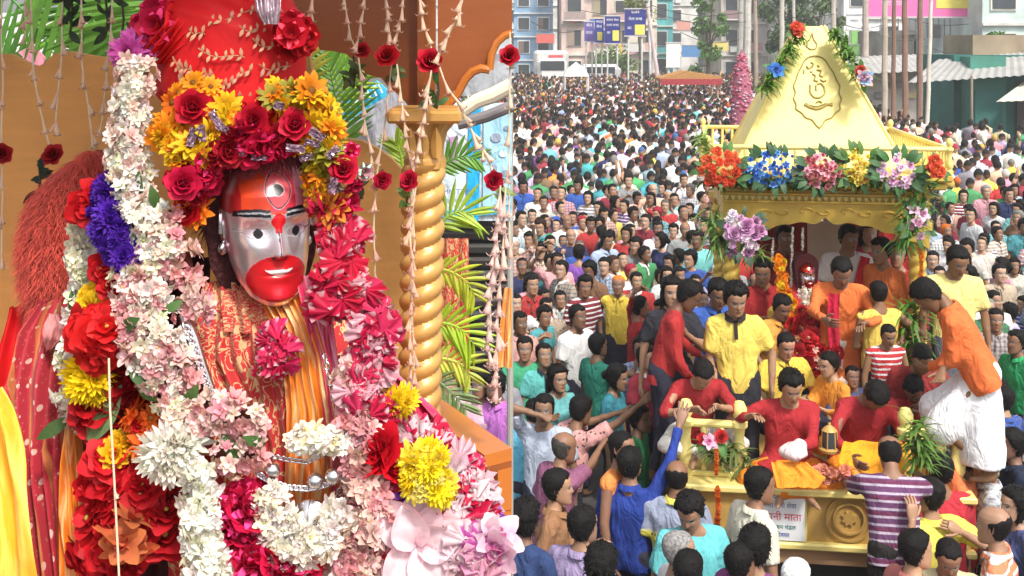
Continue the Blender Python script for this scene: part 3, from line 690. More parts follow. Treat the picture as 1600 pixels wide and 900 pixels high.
panelsheet([(-.8, -2.0, 2.1), (1.4, -2.2, 2.2), (1.8, -.2, 2.95), (.9, -.2, 2.7)], 16, .02, (.60, .58, .48), 'awning', t)
for x in (-3.0, -1.2, 1.0, 2.5): obj('post', MB().cap((x, -.9, 0), (x, -.9, 2.95), .05, .05, 6), 'any', t, (.25, .2, .16))
obj('parapet', boxmesh('parapet', (4.4, 3, .9)), 'wall', t, (.33, .26, .18), loc=(2.0, 3, 4.0))
t = thing('tarpaulin', 'bright blue tarpaulin awning at the right edge beside the tin awnings', 'tarpaulin', (18.0, 40, 0))
panelsheet([(-.2, -.4, 1.9), (2.2, -.6, 1.9), (2.2, .4, 2.9), (.2, .4, 2.75)], 10, .03, (.05, .32, .62), 'sheet', t)
for x in (-.1, 2): obj('post', MB().cap((x, -.4, 0), (x, -.4, 1.95), .03, .03, 6), 'any', t, (.4, .4, .4))
t = thing('market_stall', 'grey roofed market stall below the pink hoarding right of the poles', 'stall', (19.2, 56, 0))
obj('wall', MB().box((0, 1.5, 1.4), (5.6, 2.5, 2.8)), 'wall', t, (.40, .37, .32), smooth=False)
panelsheet([(-3.6, -1.2, 2.6), (3.2, -1.2, 2.9), (3.2, 2.2, 3.6), (-3.0, 2.2, 3.4)], 44, .04, (.36, .36, .35), 'tin_roof', t)
for k in range(8): obj('shelf_board', boxmesh('shelf_board', (.6, .1, .3)), 'any', t, jit(rnd.choice([(.6, .6, .55), (.2, .2, .2), (.5, .4, .2)])), loc=(-2.6 + k * .7, .15, 1.6 + .5 * (k % 2)))
t = thing('yellow_house', 'low cream yellow house behind the bamboo poles', 'house', (17.2, 58, 0))
obj('wall', MB().box((0, 1.5, 1.5), (3.6, 2.5, 3.0)), 'wall', t, (.62, .52, .25), smooth=False)
obj('roof', boxmesh('roof', (4.2, 3.4, .18)), 'wall', t, (.3, .3, .28), loc=(0, 1.4, 3.1))
for k in range(3): obj('doorway', boxmesh('doorway', (.6, .06, 1.9)), 'any', t, (.07, .06, .05), loc=(-1.1 + k * 1.1, .22, 1.3))

# things standing in the far crowd
t = thing('canopied_stage', 'low stage under a brown orange canopy rising from the far crowd', 'stage', (at(1075, 0, 56).x, 56, 0))
for x in (-1.3, 1.3):
    for y in (-.8, .8): obj('post', MB().cap((x, y, 0), (x, y, 2.55), .05, .05, 6), 'any', t, (.4, .3, .2))
m = MB(); m.prism([(-1.5, -1, 2.45), (-.2, -1, 2.8), (1.45, -1, 2.55), (1.45, -1, 2.3), (-1.5, -1, 2.3)], (0, 2, 0)); obj('canopy', m, 'cloth', t, (.42, .22, .08), smooth=False)
obj('valance', boxmesh('valance', (2.95, .04, .28)), 'cloth', t, (.35, .05, .06), loc=(0, -1.03, 2.28))
t = thing('decorated_spire', 'tall pink spire covered in flowers above the crowd', 'spire', (at(1159, 0, 36).x, 36, 0))
m = MB(); m.lathe([(.36, 0), (.35, 2.0), (.30, 2.7), (.22, 3.3), (.12, 3.7), (.02, 3.95)], seg=16); obj('body', m, 'cloth', t, (.36, .12, .17))
pm_ = MB().ell((0, 0, 0), (.05, .05, .04), 8, 5).mesh('blossom')
for k in range(280):
    z = rnd.uniform(1.6, 3.8); r = float(np.interp(z, [0, 2.0, 2.7, 3.3, 3.7, 3.95], [.36, .35, .30, .22, .12, .02])); a = rnd.uniform(0, 6.28)
    obj('blossom', pm_, 'petal', t, jit(rnd.choice([(.6, .12, .22), (.7, .3, .4), (.45, .05, .1), (.6, .4, .5)])), loc=(r * math.cos(a), r * math.sin(a), z))
t = thing('covered_truck', 'white covered truck in the far crowd below the beige apartments', 'truck', (at(862, 0, 88).x, 88, 0))
obj('body', MB().box((0, 3, 2.5), (2.6, 6, 2.0), bev=.2), 'gloss', t, (.58, .57, .55)); obj('cab', MB().box((0, -.8, 2.0), (2.2, 1.6, 1.9), bev=.3), 'gloss', t, (.7, .7, .68))
obj('windscreen', MB().box((0, -1.62, 2.4), (1.8, .06, .7)), 'glass', t); obj('red_board', MB().box((.3, -.05, 3.0), (1.1, .06, .35)), 'gloss', t, (.5, .08, .1))
for s in (-1, 1):
    for y in (-.8, 4): obj('wheel', MB().cap((s * .9, y, .5), (s * 1.15, y, .5), .5, .5, 16, False), 'any', t, (.02, .02, .02))
t = thing('white_tent', 'small white topped tent standing in the far crowd on the left', 'tent', (at(900, 0, 62).x, 62, 0))
m = MB(); m.lathe([(.95, 2.35), (.7, 2.7), (.02, 3.1)], seg=4, rot=rotv('Z', R(45))); obj('canopy', m, 'cloth', t, (.85, .85, .82), smooth=False)
for x in (-.62, .62):
    for y in (-.6, .6): obj('post', MB().cap((x, y, 0), (x, y, 2.4), .04, .04, 6), 'any', t, (.6, .6, .6))
for px, Y, w, h, lab in [(925, 92, 4.2, 2.6, 'pale grey van roof showing beyond the white tent')]:
    t = thing('van', lab, 'van', (at(px, 0, Y).x + .6, Y, 0)); obj('body', MB().box((0, 0, 1.3), (w * .8, 1.9, 2.2), bev=.4), 'gloss', t, (.55, .55, .57)); obj('window', MB().box((0, -.96, 1.95), (w * .55, .04, .5)), 'glass', t)
    for s in (-1, 1): obj('wheel', MB().cap((s * 1.1, -.95, .35), (s * 1.1, -.75, .35), .35, .35, 14, False), 'any', t, (.02, .02, .02))

# ================= FLOWERS =================
def flower(name, layers, center=None, seg=4):
    """layers: (petals, length, width, start elevation, end elevation, start radius, z, (base rgb, tip rgb))"""
    mb = MB(); r_ = random.Random(name)
    for n, Ln, Wd, e0, e1, r0, z0, (c0, c1) in layers:
        for k in range(n):
            a = 2 * math.pi * (k + r_.uniform(-.2, .2)) / n; L_ = Ln * r_.uniform(.85, 1.1); G = []; C = []
            r = r0; z = z0; tw = r_.uniform(-.35, .35)
            for i in range(seg + 1):
                t = i / seg; e = e0 + (e1 - e0) * t; w = Wd * math.sin(math.pi * (.12 + .83 * t) ** 1.1) * .5
                row = []
                for j in (-1, 0, 1):
                    x = r; y = j * w; zz = z + (.18 * w if j else 0) + tw * y
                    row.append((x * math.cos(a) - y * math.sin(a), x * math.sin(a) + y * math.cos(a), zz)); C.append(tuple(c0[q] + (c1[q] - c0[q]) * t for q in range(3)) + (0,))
                G.append(row); r += math.cos(e) * L_ / seg; z += math.sin(e) * L_ / seg
            mb.grid(np.array(G), np.array(C))
    if center: r, z, c = center; mb.ell((0, 0, z), (r, r, r * .6), 8, 5, col=(*c, 1))
    return mb.mesh(name, True)
W1 = (1, 1, 1)
FL = {
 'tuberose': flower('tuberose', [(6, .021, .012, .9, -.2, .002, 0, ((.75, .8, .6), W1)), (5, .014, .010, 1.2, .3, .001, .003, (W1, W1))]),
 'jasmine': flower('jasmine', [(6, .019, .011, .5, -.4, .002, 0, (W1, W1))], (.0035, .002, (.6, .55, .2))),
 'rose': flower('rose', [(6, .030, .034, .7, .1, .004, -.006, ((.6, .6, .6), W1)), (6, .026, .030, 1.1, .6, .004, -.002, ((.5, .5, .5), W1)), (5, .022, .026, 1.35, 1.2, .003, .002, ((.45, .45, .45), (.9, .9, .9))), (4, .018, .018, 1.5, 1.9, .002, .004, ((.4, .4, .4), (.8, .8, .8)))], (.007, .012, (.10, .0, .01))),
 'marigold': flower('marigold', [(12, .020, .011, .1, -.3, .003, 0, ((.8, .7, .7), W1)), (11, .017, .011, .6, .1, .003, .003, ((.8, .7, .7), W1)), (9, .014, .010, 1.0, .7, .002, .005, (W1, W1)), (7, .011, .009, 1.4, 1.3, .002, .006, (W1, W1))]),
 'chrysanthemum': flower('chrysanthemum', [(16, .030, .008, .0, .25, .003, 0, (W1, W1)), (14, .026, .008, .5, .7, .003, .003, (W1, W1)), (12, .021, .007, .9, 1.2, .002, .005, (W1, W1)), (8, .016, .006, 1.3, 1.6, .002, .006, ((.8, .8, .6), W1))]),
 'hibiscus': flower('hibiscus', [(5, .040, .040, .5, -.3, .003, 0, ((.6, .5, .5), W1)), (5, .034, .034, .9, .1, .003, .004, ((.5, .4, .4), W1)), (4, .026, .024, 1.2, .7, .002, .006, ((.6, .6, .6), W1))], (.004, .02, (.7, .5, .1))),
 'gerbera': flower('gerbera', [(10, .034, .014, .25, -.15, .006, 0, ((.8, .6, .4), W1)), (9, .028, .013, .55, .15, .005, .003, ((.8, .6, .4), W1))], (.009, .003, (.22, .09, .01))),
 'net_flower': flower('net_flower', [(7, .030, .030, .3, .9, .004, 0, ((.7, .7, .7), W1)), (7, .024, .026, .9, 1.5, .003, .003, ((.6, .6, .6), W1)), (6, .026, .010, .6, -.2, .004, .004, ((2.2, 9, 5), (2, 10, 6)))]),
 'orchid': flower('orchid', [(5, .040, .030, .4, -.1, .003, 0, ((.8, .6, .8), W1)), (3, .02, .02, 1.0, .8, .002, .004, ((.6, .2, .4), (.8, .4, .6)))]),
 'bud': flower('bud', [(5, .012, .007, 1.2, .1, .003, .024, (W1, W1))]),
}
# trumpet bud of the hanging strings: tube below, star at the mouth (grows along +Z)
_b = MB(); _b.lathe([(.0015, 0), (.0022, .010), (.0034, .020), (.0055, .026), (.0035, .027)], seg=7, col=(1, .93, .86, 0))
for k in range(6):
    a = k * 1.047; c, s_ = math.cos(a), math.sin(a)
    _b.add([(.004 * c, .004 * s_, .0255), (.008 * c - .002 * s_, .008 * s_ + .002 * c, .027), (.0115 * c, .0115 * s_, .0235), (.008 * c + .002 * s_, .008 * s_ - .002 * c, .027)], [(0, 1, 2, 3)])
FL['trumpet'] = _b.mesh('trumpet')
_l = MB(); _P = []
for i in range(7):
    t = i / 6; w = .5 * math.sin(math.pi * (.08 + .9 * t)) * .42; _P.append([(j * w, t, .12 * math.sin(t * 2.6) + abs(j) * .06 * w) for j in (-1, 0, 1)])
_l.grid(np.array(_P)); LEAF = _l.mesh('leaf')
def put(name, me, mat, parent, loc, normal, size, color, spin=None):
    o = obj(name, me, mat, parent, color); o.location = loc
    q = Vector(normal).to_track_quat('Z', 'Y'); o.rotation_mode = 'QUATERNION'
    from mathutils import Quaternion
    o.rotation_quaternion = q @ Quaternion((0, 0, 1), spin if spin is not None else rnd.uniform(0, 6.28)); o.scale = (size,) * 3
    return o

# ================= THE PROCESSION CHARIOT =================
OX, OY, PHI = 2.80, 10.3, R(-7.47)
RF = Matrix.Rotation(PHI, 3, 'Z')
def Lf(u, v, z): return RF @ Vector((u, v, 0)) + Vector((OX, OY, z))
CH = thing('procession_chariot', 'golden procession chariot with a pyramid roof standing in the crowd', 'chariot', (OX, OY, 0), PHI)
def part(name, mb, mat, parent=CH, color=None, smooth=30): return obj(name, mb, mat, parent, color, smooth=smooth)
U0, U1 = -1.32, 1.0
# undercarriage and platform
part('chassis', MB().box((-.16, .1, .33), (1.7, 4.1, .30)), 'any', color=(.03, .03, .032), smooth=False)
for s in (-.95, .55):
    for v in (-1.4, 1.6): w_ = obj('wheel', MB().cap((s - .12, v, .0), (s + .12, v, .0), .42, .42, 24, False), 'any', CH, (.025, .025, .025)); obj('rim', MB().cap((s - .135, v, .0), (s + .135, v, .0), .22, .22, 14, False), 'any', w_, (.35, .3, .2))
UF = .72
part('floor', MB().box(((U0 + UF) / 2, -1.15, .66), (UF - U0, 1.10, .08)), 'ochre_paint', smooth=False); part('floor', MB().box(((U0 + U1) / 2, .90, .66), (U1 - U0, 3.0, .08)), 'ochre_paint', smooth=False)
part('front_ledge', MB().box(((U0 + UF) / 2, -1.88, .975), (UF - U0 + .06, .56, .05), bev=.012), 'pale_gold_paint')
part('front_panel', MB().box(((U0 + UF) / 2, -2.06, .775), (UF - U0, .06, .35)), 'ochre_paint', smooth=False)
part('lower_moulding', MB().box(((U0 + UF) / 2, -2.10, .585), (UF - U0 + .06, .09, .05), bev=.015), 'pale_gold_paint')
part('lower_board', MB().box(((U0 + UF) / 2, -2.06, .50), (UF - U0, .05, .11)), 'any', color=(.40, .24, .13), smooth=False)
for uu in (-1.28, -.43, .32, .68):
    part('stile', MB().box((uu, -2.10, .78), (.035, .03, .34), bev=.008), 'pale_gold_paint')
for r0, r1 in ((.165, .15), (.115, .10)):
    m = MB(); P = []
    for rr, dz in ((r0, 0), (r0, .022), (r1, .022), (r1, 0)): P.append([(rr * math.cos(t), -2.092 - dz, .79 + rr * math.sin(t)) for t in np.linspace(0, 2 * math.pi, 36, endpoint=False)])
    m.grid(np.array(P), wrap=True); m.c = [c for c in m.c]; o = part('medallion_ring', m, 'ochre_paint'); o.location = (-.12, 0, 0)
m = MB(); m.add([(0, -2.106, .79)] + [(.058 * (1 if k % 2 else .66) * math.cos(k * math.pi / 8), -2.106, .79 + .058 * (1 if k % 2 else .66) * math.sin(k * math.pi / 8)) for k in range(16)], [(0, k + 1, (k + 1) % 16 + 1) for k in range(16)])
m.add([(.058 * (1 if k % 2 else .66) * math.cos(k * math.pi / 8), -2.09, .79 + .058 * (1 if k % 2 else .66) * math.sin(k * math.pi / 8)) for k in range(16)] + [(.058 * (1 if k % 2 else .66) * math.cos(k * math.pi / 8), -2.106, .79 + .058 * (1 if k % 2 else .66) * math.sin(k * math.pi / 8)) for k in range(16)], [(k, (k + 1) % 16, (k + 1) % 16 + 16, k + 16) for k in range(16)])
o = part('medallion_rosette', m, 'ochre_paint', smooth=False); o.location = (-.12, 0, 0)
part('step_board', MB().box(((U0 + UF) / 2, -2.45, -.13), (UF - U0, .32, .05), bev=.01), 'ochre_paint')
for _u in (-1.0, .4): part('bracket', MB().box((_u, -2.2, .05), (.06, .6, .36)), 'any', color=(.05, .05, .05), smooth=False)
# side walls and low side rails
part('side_panel', MB().box((U0, .17, .80), (.05, 4.2, .36)), 'ochre_paint', smooth=False)
part('side_panel', MB().box((UF, -1.32, .80), (.05, 1.4, .36)), 'ochre_paint', smooth=False); part('side_panel', MB().box((U1, .9, .80), (.05, 3.0, .36)), 'ochre_paint', smooth=False); part('side_panel', MB().box(((UF + U1) / 2, -.6, .80), (U1 - UF, .05, .36)), 'ochre_paint', smooth=False)
def turned_post(u, v, z0, h, r=.055, name='post', mat='pale_gold_paint', seg=16):
    prof = [(0, 0), (r, 0), (r, .10), (r * .65, .13), (r * 1.0, .20), (r * 1.05, .30), (r * .7, .42), (r * .6, .5), (r * .75, .62), (r * 1.1, .66), (r * 1.1, .72), (r * .6, .75), (r * 1.0, .83), (r * 1.0, .90), (r * .6, .98), (0, 1)]
    return obj(name, MB().lathe([(a, z0 + b * h) for a, b in prof], (u, v, 0), seg), mat, CH)
for u in (-1.27, -.88, .30, .66): turned_post(u, -1.95, 1.0, .56)
for a, b in ((-1.27, -.88), (.30, .66)):
    part('handrail', MB().cap((a, -1.95, 1.38), (b, -1.95, 1.38), .03, .03, 10), 'pale_gold_paint'); part('foot_rail', MB().box(((a + b) / 2, -1.95, 1.02), (b - a, .08, .04), bev=.01), 'pale_gold_paint')
    for k in (1, 2): turned_post(a + (b - a) * k / 3, -1.95, 1.04, .34, .024, 'baluster', seg=10)
for s, uu in ((-1, -1.29), (1, .69)):
    part('handrail', MB().cap((uu, -1.95, 1.34), (uu, -.6 if s > 0 else -.15, 1.34), .028, .028, 10), 'pale_gold_paint')
    for k in range(4 if s > 0 else 6): turned_post(uu, -1.7 + k * .3, .98, .36, .022, 'baluster', seg=10)
# columns, twisted with gold and red
def twisted(mb, c, r, z0, z1, turns, lobes=2, amp=.22, seg=20, rows=80, sgn=1):
    P = []
    for i in range(rows + 1):
        t = i / rows; z = z0 + (z1 - z0) * t
        P.append([(c[0] + (q := r * (1 + amp * (abs(math.sin(lobes * (k - sgn * turns * 2 * math.pi * t / 1.0) / 2)) - .6))) * math.cos(k), c[1] + q * math.sin(k), z) for k in np.linspace(0, 2 * math.pi, seg, endpoint=False)])
    mb.grid(np.array(P), wrap=True); return mb
for u, v in ((-.82, .12), (.82, .12), (-.82, 2.1), (.82, 2.1)):
    part('column', twisted(MB(), (u, v), .075, .98, 2.36, 7), 'gold_paint')
    part('column_base', MB().box((u, v, .84), (.22, .22, .30), bev=.02), 'gold_paint')
    part('capital', MB().lathe([(.07, 2.34), (.10, 2.38), (.08, 2.44), (.13, 2.52), (.13, 2.58), (0, 2.58)], (u, v, 0), 14), 'gold_paint')
# valance with scalloped edge, front and sides
def scallop(u0, u1, zt, zm, ze, n=46):
    top = [(u0, zt), (u1, zt)]; low = []
    for i in range(n + 1):
        t = i / n; x = abs(2 * t - 1); base = zm + (ze - zm) * max(0, (x - .30) / .70) ** 1.2; low.append((u1 + (u0 - u1) * t, base + .022 * abs(math.sin(t * 9 * math.pi)) - .0 - (.03 if False else 0) + (.045 * max(0, 1 - abs(x) / .06))))
    return top + low
m = MB(); m.prism([(u, 0, z) for u, z in scallop(-.90, .90, 2.90, 2.56, 2.36)], (0, .07, 0)); part('scalloped_valance', m, 'gold_paint', smooth=False)
for s in (-.9, .9):
    m = MB(); m.prism([(s, v, z) for v, z in scallop(.07, 2.2, 2.90, 2.58, 2.42)], (.05 * -np.sign(s), 0, 0)); part('side_valance', m, 'gold_paint', smooth=False)
part('cornice', MB().box((0, 1.08, 2.93), (2.04, 2.42, .06), bev=.015), 'gold_paint'); part('roof_slab', MB().box((0, 1.08, 3.01), (2.12, 2.52, .07), bev=.015), 'gold_paint')
part('beading', MB().box((0, -.02, 2.835), (1.86, .06, .025), bev=.008), 'gold_paint'); part('beading', MB().box((0, -.02, 2.765), (1.82, .04, .02), bev=.006), 'gold_paint')
dm = MB().prism([(-.024, 0, .022), (.024, 0, .022), (0, 0, -.026)], (0, -.03, 0)).mesh('dentil', False)
for k in range(31): obj('dentil', dm, 'pale_gold_paint', CH, loc=(-.87 + k * .058, -.005, 2.795))
# raised scrollwork on the valance
for k in range(9):
    u = -.72 + k * .18; z = 2.66 - .10 * max(0, (abs(u) - .3)); pts = []
    for i in range(22):
        a = i / 21 * 4.6 + (0 if k % 2 else math.pi); rr = .062 * (1 - i / 27); pts.append((u + rr * math.cos(a) * 1.2, -.008, z + .02 + rr * math.sin(a) * .62))
    part('scrollwork', MB().tube(pts, .008, 6), 'gold_paint')
    part('scrollwork', MB().tube([(u - .08 + .16 * i / 8, -.008, 2.875 + .010 * math.sin(i * 1.6 + k)) for i in range(9)], .006, 5), 'gold_line')
# roof railing
for (a, b) in (((-1.04, -.12), (1.04, -.12)), ((1.04, -.12), (1.0, 2.3)), ((-1.04, -.12), (-1.0, 2.3)), ((-1.0, 2.3), (1.0, 2.3))):
    a = Vector(a); b = Vector(b); L = (b - a).length; n = int(L / .105)
    part('roof_handrail', MB().cap((a.x, a.y, 3.26), (b.x, b.y, 3.26), .022, .022, 8), 'pale_gold_paint')
    bm_ = boxmesh('roof_baluster', (.028, .028, .20), .006)
    for k in range(1, n): p = a.lerp(b, k / n); obj('roof_baluster', bm_, 'pale_gold_paint', CH, loc=(p.x, p.y, 3.145))
for u, v in ((-1.04, -.12), (1.04, -.12), (-1.0, 2.3), (1.0, 2.3)): turned_post(u, v, 3.04, .32, .032, 'corner_post', seg=10)
# pyramid
zb, zt = 3.045, 4.35; hb, ht = .765, .126; vc = 1.08
def pyr(z): return hb + (ht - hb) * (z - zb) / (zt - zb)
m = MB(); b4 = [(-hb, vc - hb, zb), (hb, vc - hb, zb), (hb, vc + hb, zb), (-hb, vc + hb, zb)]; t4 = [(-ht, vc - ht, zt), (ht, vc - ht, zt), (ht, vc + ht, zt), (-ht, vc + ht, zt)]
m.add(b4 + t4, [(0, 1, 5, 4), (1, 2, 6, 5), (2, 3, 7, 6), (3, 0, 4, 7), (4, 5, 6, 7), (3, 2, 1, 0)]); part('pyramid_roof', m, 'pale_gold_paint', smooth=False)
for k in range(4): part('pyramid_edge', MB().cap(b4[k], t4[k], .016, .014, 8), 'pale_gold_paint')
def PF(px, py):
    "photo pixel of the pyramid's front face -> its own plane"
    z = zt - (py - 42) / (229 - 42) * (zt - 3.235); u = (px - 1279) / 166.0 * (1.0 + .0 * z); s = (z - zb) / (zt - zb); return Vector((u, vc - pyr(z) - .008, z))
def relief(pts, r=.006, closed=False, mat='gold_line', name='relief_line'):
    P = [PF(*p) for p in pts]
    if closed: P.append(P[0])
    Q = []
    for i in range(len(P) - 1):
        for k in range(4): Q.append(P[i].lerp(P[i + 1], k / 4))
    Q.append(P[-1]); Q2 = [(Q[max(i - 1, 0)] + Q[i] * 2 + Q[min(i + 1, len(Q) - 1)]) / 4 for i in range(len(Q))]
    return part(name, MB().tube(Q2, r, 6), mat)
half = [(0, 90), (10, 92), (17, 98), (22, 108), (28, 118), (31, 128), (36, 138), (33, 148), (37, 158), (33, 166), (34, 174), (25, 180), (20, 187), (10, 190), (4, 199), (0, 203)]
relief([(1281 + x, y) for x, y in half], .007); relief([(1281 - x, y) for x, y in half], .007)
relief([(1279, 52), (1276, 62), (1270, 68), (1270, 76), (1276, 80), (1283, 79), (1286, 71), (1281, 64), (1279, 52)], .006)
relief([(1271, 135), (1270, 148), (1276, 156), (1285, 156), (1293, 150), (1293, 140), (1288, 133), (1280, 136), (1280, 146)], .009)
relief([(1260, 166), (1268, 171), (1278, 174), (1286, 172), (1296, 166), (1304, 168)], .012); relief([(1262, 164), (1268, 168), (1280, 170), (1292, 165), (1304, 165)], .006)
relief([(1278, 164), (1283, 161), (1288, 164)], .008)
for pts in ([(1267, 106), (1270, 111), (1275, 108)], [(1274, 100), (1278, 103), (1276, 108)], [(1282, 112), (1290, 114), (1286, 121), (1292, 124)], [(1275, 118), (1281, 122), (1277, 129), (1284, 131)], [(1287, 127), (1292, 131), (1296, 129)], [(1263, 112), (1262, 119)], [(1272, 115), (1276, 116)], [(1284, 105), (1287, 108)]): relief(pts, .008)

# sign with writing on the front panel
SG = thing('notice_board', 'white notice with blue and red writing fixed to the front of the golden chariot', 'sign', Lf(-.61, -2.12, .80), PHI)
obj('board', MB().box((0, 0, 0), (.36, .015, .36)), 'gloss', SG, (.74, .77, .82), smooth=False)
for s, x, z, size, c in (('सादर नमन', 0, .135, .045, (.05, .10, .30)), ('माता रानी सेवा', 0, .070, .046, (.05, .12, .25)), ('मसानी माता', 0, -.012, .072, (.62, .02, .07)), ('भजन मंडल', .03, -.085, .042, (.05, .20, .18)), ('देवघर', .03, -.140, .040, (.06, .10, .35))):
    lettering(s, size, SG, (x, -.0095, z), c, ext=.001)

# flower band hung on the roof railing
def cluster(label, px, py, rx, ry, Y, kinds, n, sz, cat='flowers', leaves=10, leafc=(.06, .17, .03), name='flower_bunch', leafsize=.12, parent=None):
    c = at(px, py, Y); t = thing(name, label, cat, c, 0)
    for k in range(n):
        a = rnd.uniform(0, 6.28); r = rnd.random() ** .5; dx = rx * r * math.cos(a) / F * Y; dz = ry * r * math.sin(a) / F * Y
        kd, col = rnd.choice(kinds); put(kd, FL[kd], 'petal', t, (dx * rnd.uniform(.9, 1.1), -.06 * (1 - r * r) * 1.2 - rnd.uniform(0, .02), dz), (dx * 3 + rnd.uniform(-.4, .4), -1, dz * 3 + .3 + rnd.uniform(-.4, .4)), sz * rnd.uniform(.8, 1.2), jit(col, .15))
    for k in range(leaves):
        a = rnd.uniform(0, 6.28); l_ = put('leaf', LEAF, 'leaf', t, (rx * .85 * math.cos(a) / F * Y, rnd.uniform(-.05, .03), ry * .7 * math.sin(a) / F * Y), (rnd.uniform(-.5, .5), -1, .4), leafsize * rnd.uniform(.7, 1.3), jit(leafc, .3), spin=a - math.pi / 2 + rnd.uniform(-.5, .5))
    return t
FY = 10.0
cluster('bunch of red orange flowers at the left end of the chariot roof rail', 1127, 262, 34, 28, FY, [('hibiscus', (.75, .08, .03)), ('gerbera', (.8, .16, .05))], 75, .95)
cluster('bunch of bright blue flowers on the chariot roof rail', 1208, 264, 46, 28, FY, [('orchid', (.05, .22, .70)), ('orchid', (.12, .40, .80)), ('marigold', (.04, .14, .55))], 80, .88, leaves=44, leafc=(.03, .10, .03))
cluster('bunch of pink flowers in the middle of the chariot roof rail', 1284, 266, 32, 30, FY - .1, [('rose', (.82, .30, .32)), ('orchid', (.85, .5, .55)), ('rose', (.8, .22, .25))], 52, .95, leaves=40, leafc=(.03, .10, .03))
cluster('bunch of yellow flowers on the chariot roof rail', 1340, 262, 28, 30, FY - .1, [('orchid', (.85, .75, .12)), ('marigold', (.8, .7, .05))], 66, .85, leaves=34)
cluster('bunch of pale lilac flowers at the right of the chariot roof rail', 1400, 268, 32, 28, FY - .2, [('orchid', (.70, .45, .65)), ('tuberose', (.85, .75, .85)), ('orchid', (.8, .65, .75))], 46, .95, leaves=60, leafc=(.04, .13, .03))
cluster('single red orange flower spray at the right end of the roof rail', 1461, 262, 8, 14, FY - .3, [('hibiscus', (.8, .10, .04))], 7, 1.6, leaves=5)
cluster('big cluster of lilac and white flowers on the left chariot column', 1160, 365, 27, 38, FY - .1, [('marigold', (.72, .42, .68)), ('marigold', (.86, .78, .84)), ('rose', (.7, .35, .6))], 34, 1.9, leaves=16, leafc=(.03, .07, .03))
cluster('small cluster of pink flowers at the right chariot column', 1432, 350, 15, 26, FY - .2, [('marigold', (.75, .4, .6)), ('orchid', (.8, .6, .7))], 12, 1.5, leaves=12)
def grassy(label, pts, Y, n, length, color, name='leaf_spray', droop=.3, wid=.012, cat='greenery', up=.6):
    "spray of narrow leaves along a path of photo pixels"
    P0 = [at(p[0], p[1], Y if len(p) < 3 else p[2]) for p in pts]; m = MB()
    for k in range(n):
        t = rnd.random() * (len(P0) - 1); i = min(int(t), len(P0) - 2); p = P0[i].lerp(P0[i + 1], t - i) + Vector((rnd.gauss(0, .02), rnd.gauss(0, .03), rnd.gauss(0, .02)))
        d = Vector((rnd.uniform(-1, 1), rnd.uniform(-1, .3), rnd.uniform(-.4, 1) * up)).normalized(); G = []; q = p.copy(); L = length * rnd.uniform(.5, 1.2); sd_ = d.cross(Vector((0, 0, 1))).normalized() if abs(d.z) < .98 else Vector((1, 0, 0))
        for j in range(5):
            w = wid * (1 - (j / 4) ** 2) * 1.0 + .001; G.append([q - sd_ * w, q + sd_ * w]); q = q + d * L / 4; d = (d + Vector((0, 0, -droop))).normalized()
        kk = rnd.uniform(.6, 1.5); m.grid(np.array(G), (kk, kk, kk * .8, 0))
    return tag(obj(name, m, 'leaf', None, color, smooth=False), label, cat)
grassy('dark green foliage running along the whole front of the roof rail', [(1100, 282, 10.15), (1200, 284, 10.1), (1300, 286, 10.0), (1462, 286, 9.9)], 10, 620, .11, (.05, .14, .03), wid=.016, up=.5)
grassy('spray of green fern along the left edge of the pyramid roof', [(1252, 48, 11), (1232, 80, 10.9), (1212, 112, 10.8), (1196, 142, 10.7)], 11, 420, .16, (.13, .28, .05))
grassy('spray of green fern along the right edge of the pyramid roof', [(1302, 48, 11), (1320, 78, 10.9), (1336, 105, 10.8), (1350, 130, 10.7)], 11, 360, .14, (.14, .28, .06))
cluster('blue flower stuck in the fern left of the pyramid', 1212, 106, 6, 6, 10.6, [('orchid', (.08, .3, .75))], 4, 1.6, leaves=2)
cluster('red and pink flowers stuck in the fern right of the pyramid', 1349, 118, 7, 14, 10.6, [('rose', (.7, .1, .06)), ('orchid', (.85, .5, .5)), ('orchid', (.3, .55, .8))], 7, 1.6, leaves=3)
cluster('red flower tied at the left side of the pyramid tip', 1244, 44, 5, 6, 10.9, [('hibiscus', (.7, .08, .04))], 3, 1.6, leaves=2)
grassy('drooping green palm leaves below the roof on the left column', [(1112, 330), (1118, 380), (1130, 372), (1185, 400)], 10.1, 170, .26, (.16, .28, .08), droop=.35, up=.8)
grassy('pale green leaf spray at the upper left corner of the roof rail', [(1098, 212), (1104, 240), (1112, 285)], 10.2, 120, .2, (.35, .48, .16), droop=.2)
grassy('green leaves hanging at the right chariot column', [(1440, 265), (1428, 310), (1420, 350), (1412, 385), (1450, 300)], 9.9, 200, .24, (.10, .26, .06), droop=.35)
grassy('long green leaves tied to the foot of the right chariot column', [(1422, 480), (1418, 530), (1410, 580), (1402, 612)], 9.6, 200, .36, (.10, .25, .05), droop=.25, wid=.016)
grassy('green leaves tied to the right front post of the chariot', [(1430, 655), (1434, 700), (1440, 730)], 8.0, 110, .22, (.12, .24, .05), wid=.014)
grassy('leafy twigs behind the left front balustrade', [(1100, 690), (1120, 715), (1150, 700), (1165, 735)], 8.45, 120, .16, (.14, .20, .07))
cluster('red and pink flowers on the left front balustrade', 1116, 683, 20, 8, 8.15, [('rose', (.65, .03, .03)), ('orchid', (.8, .5, .6)), ('rose', (.6, .04, .04))], 7, 1.4, leaves=4)
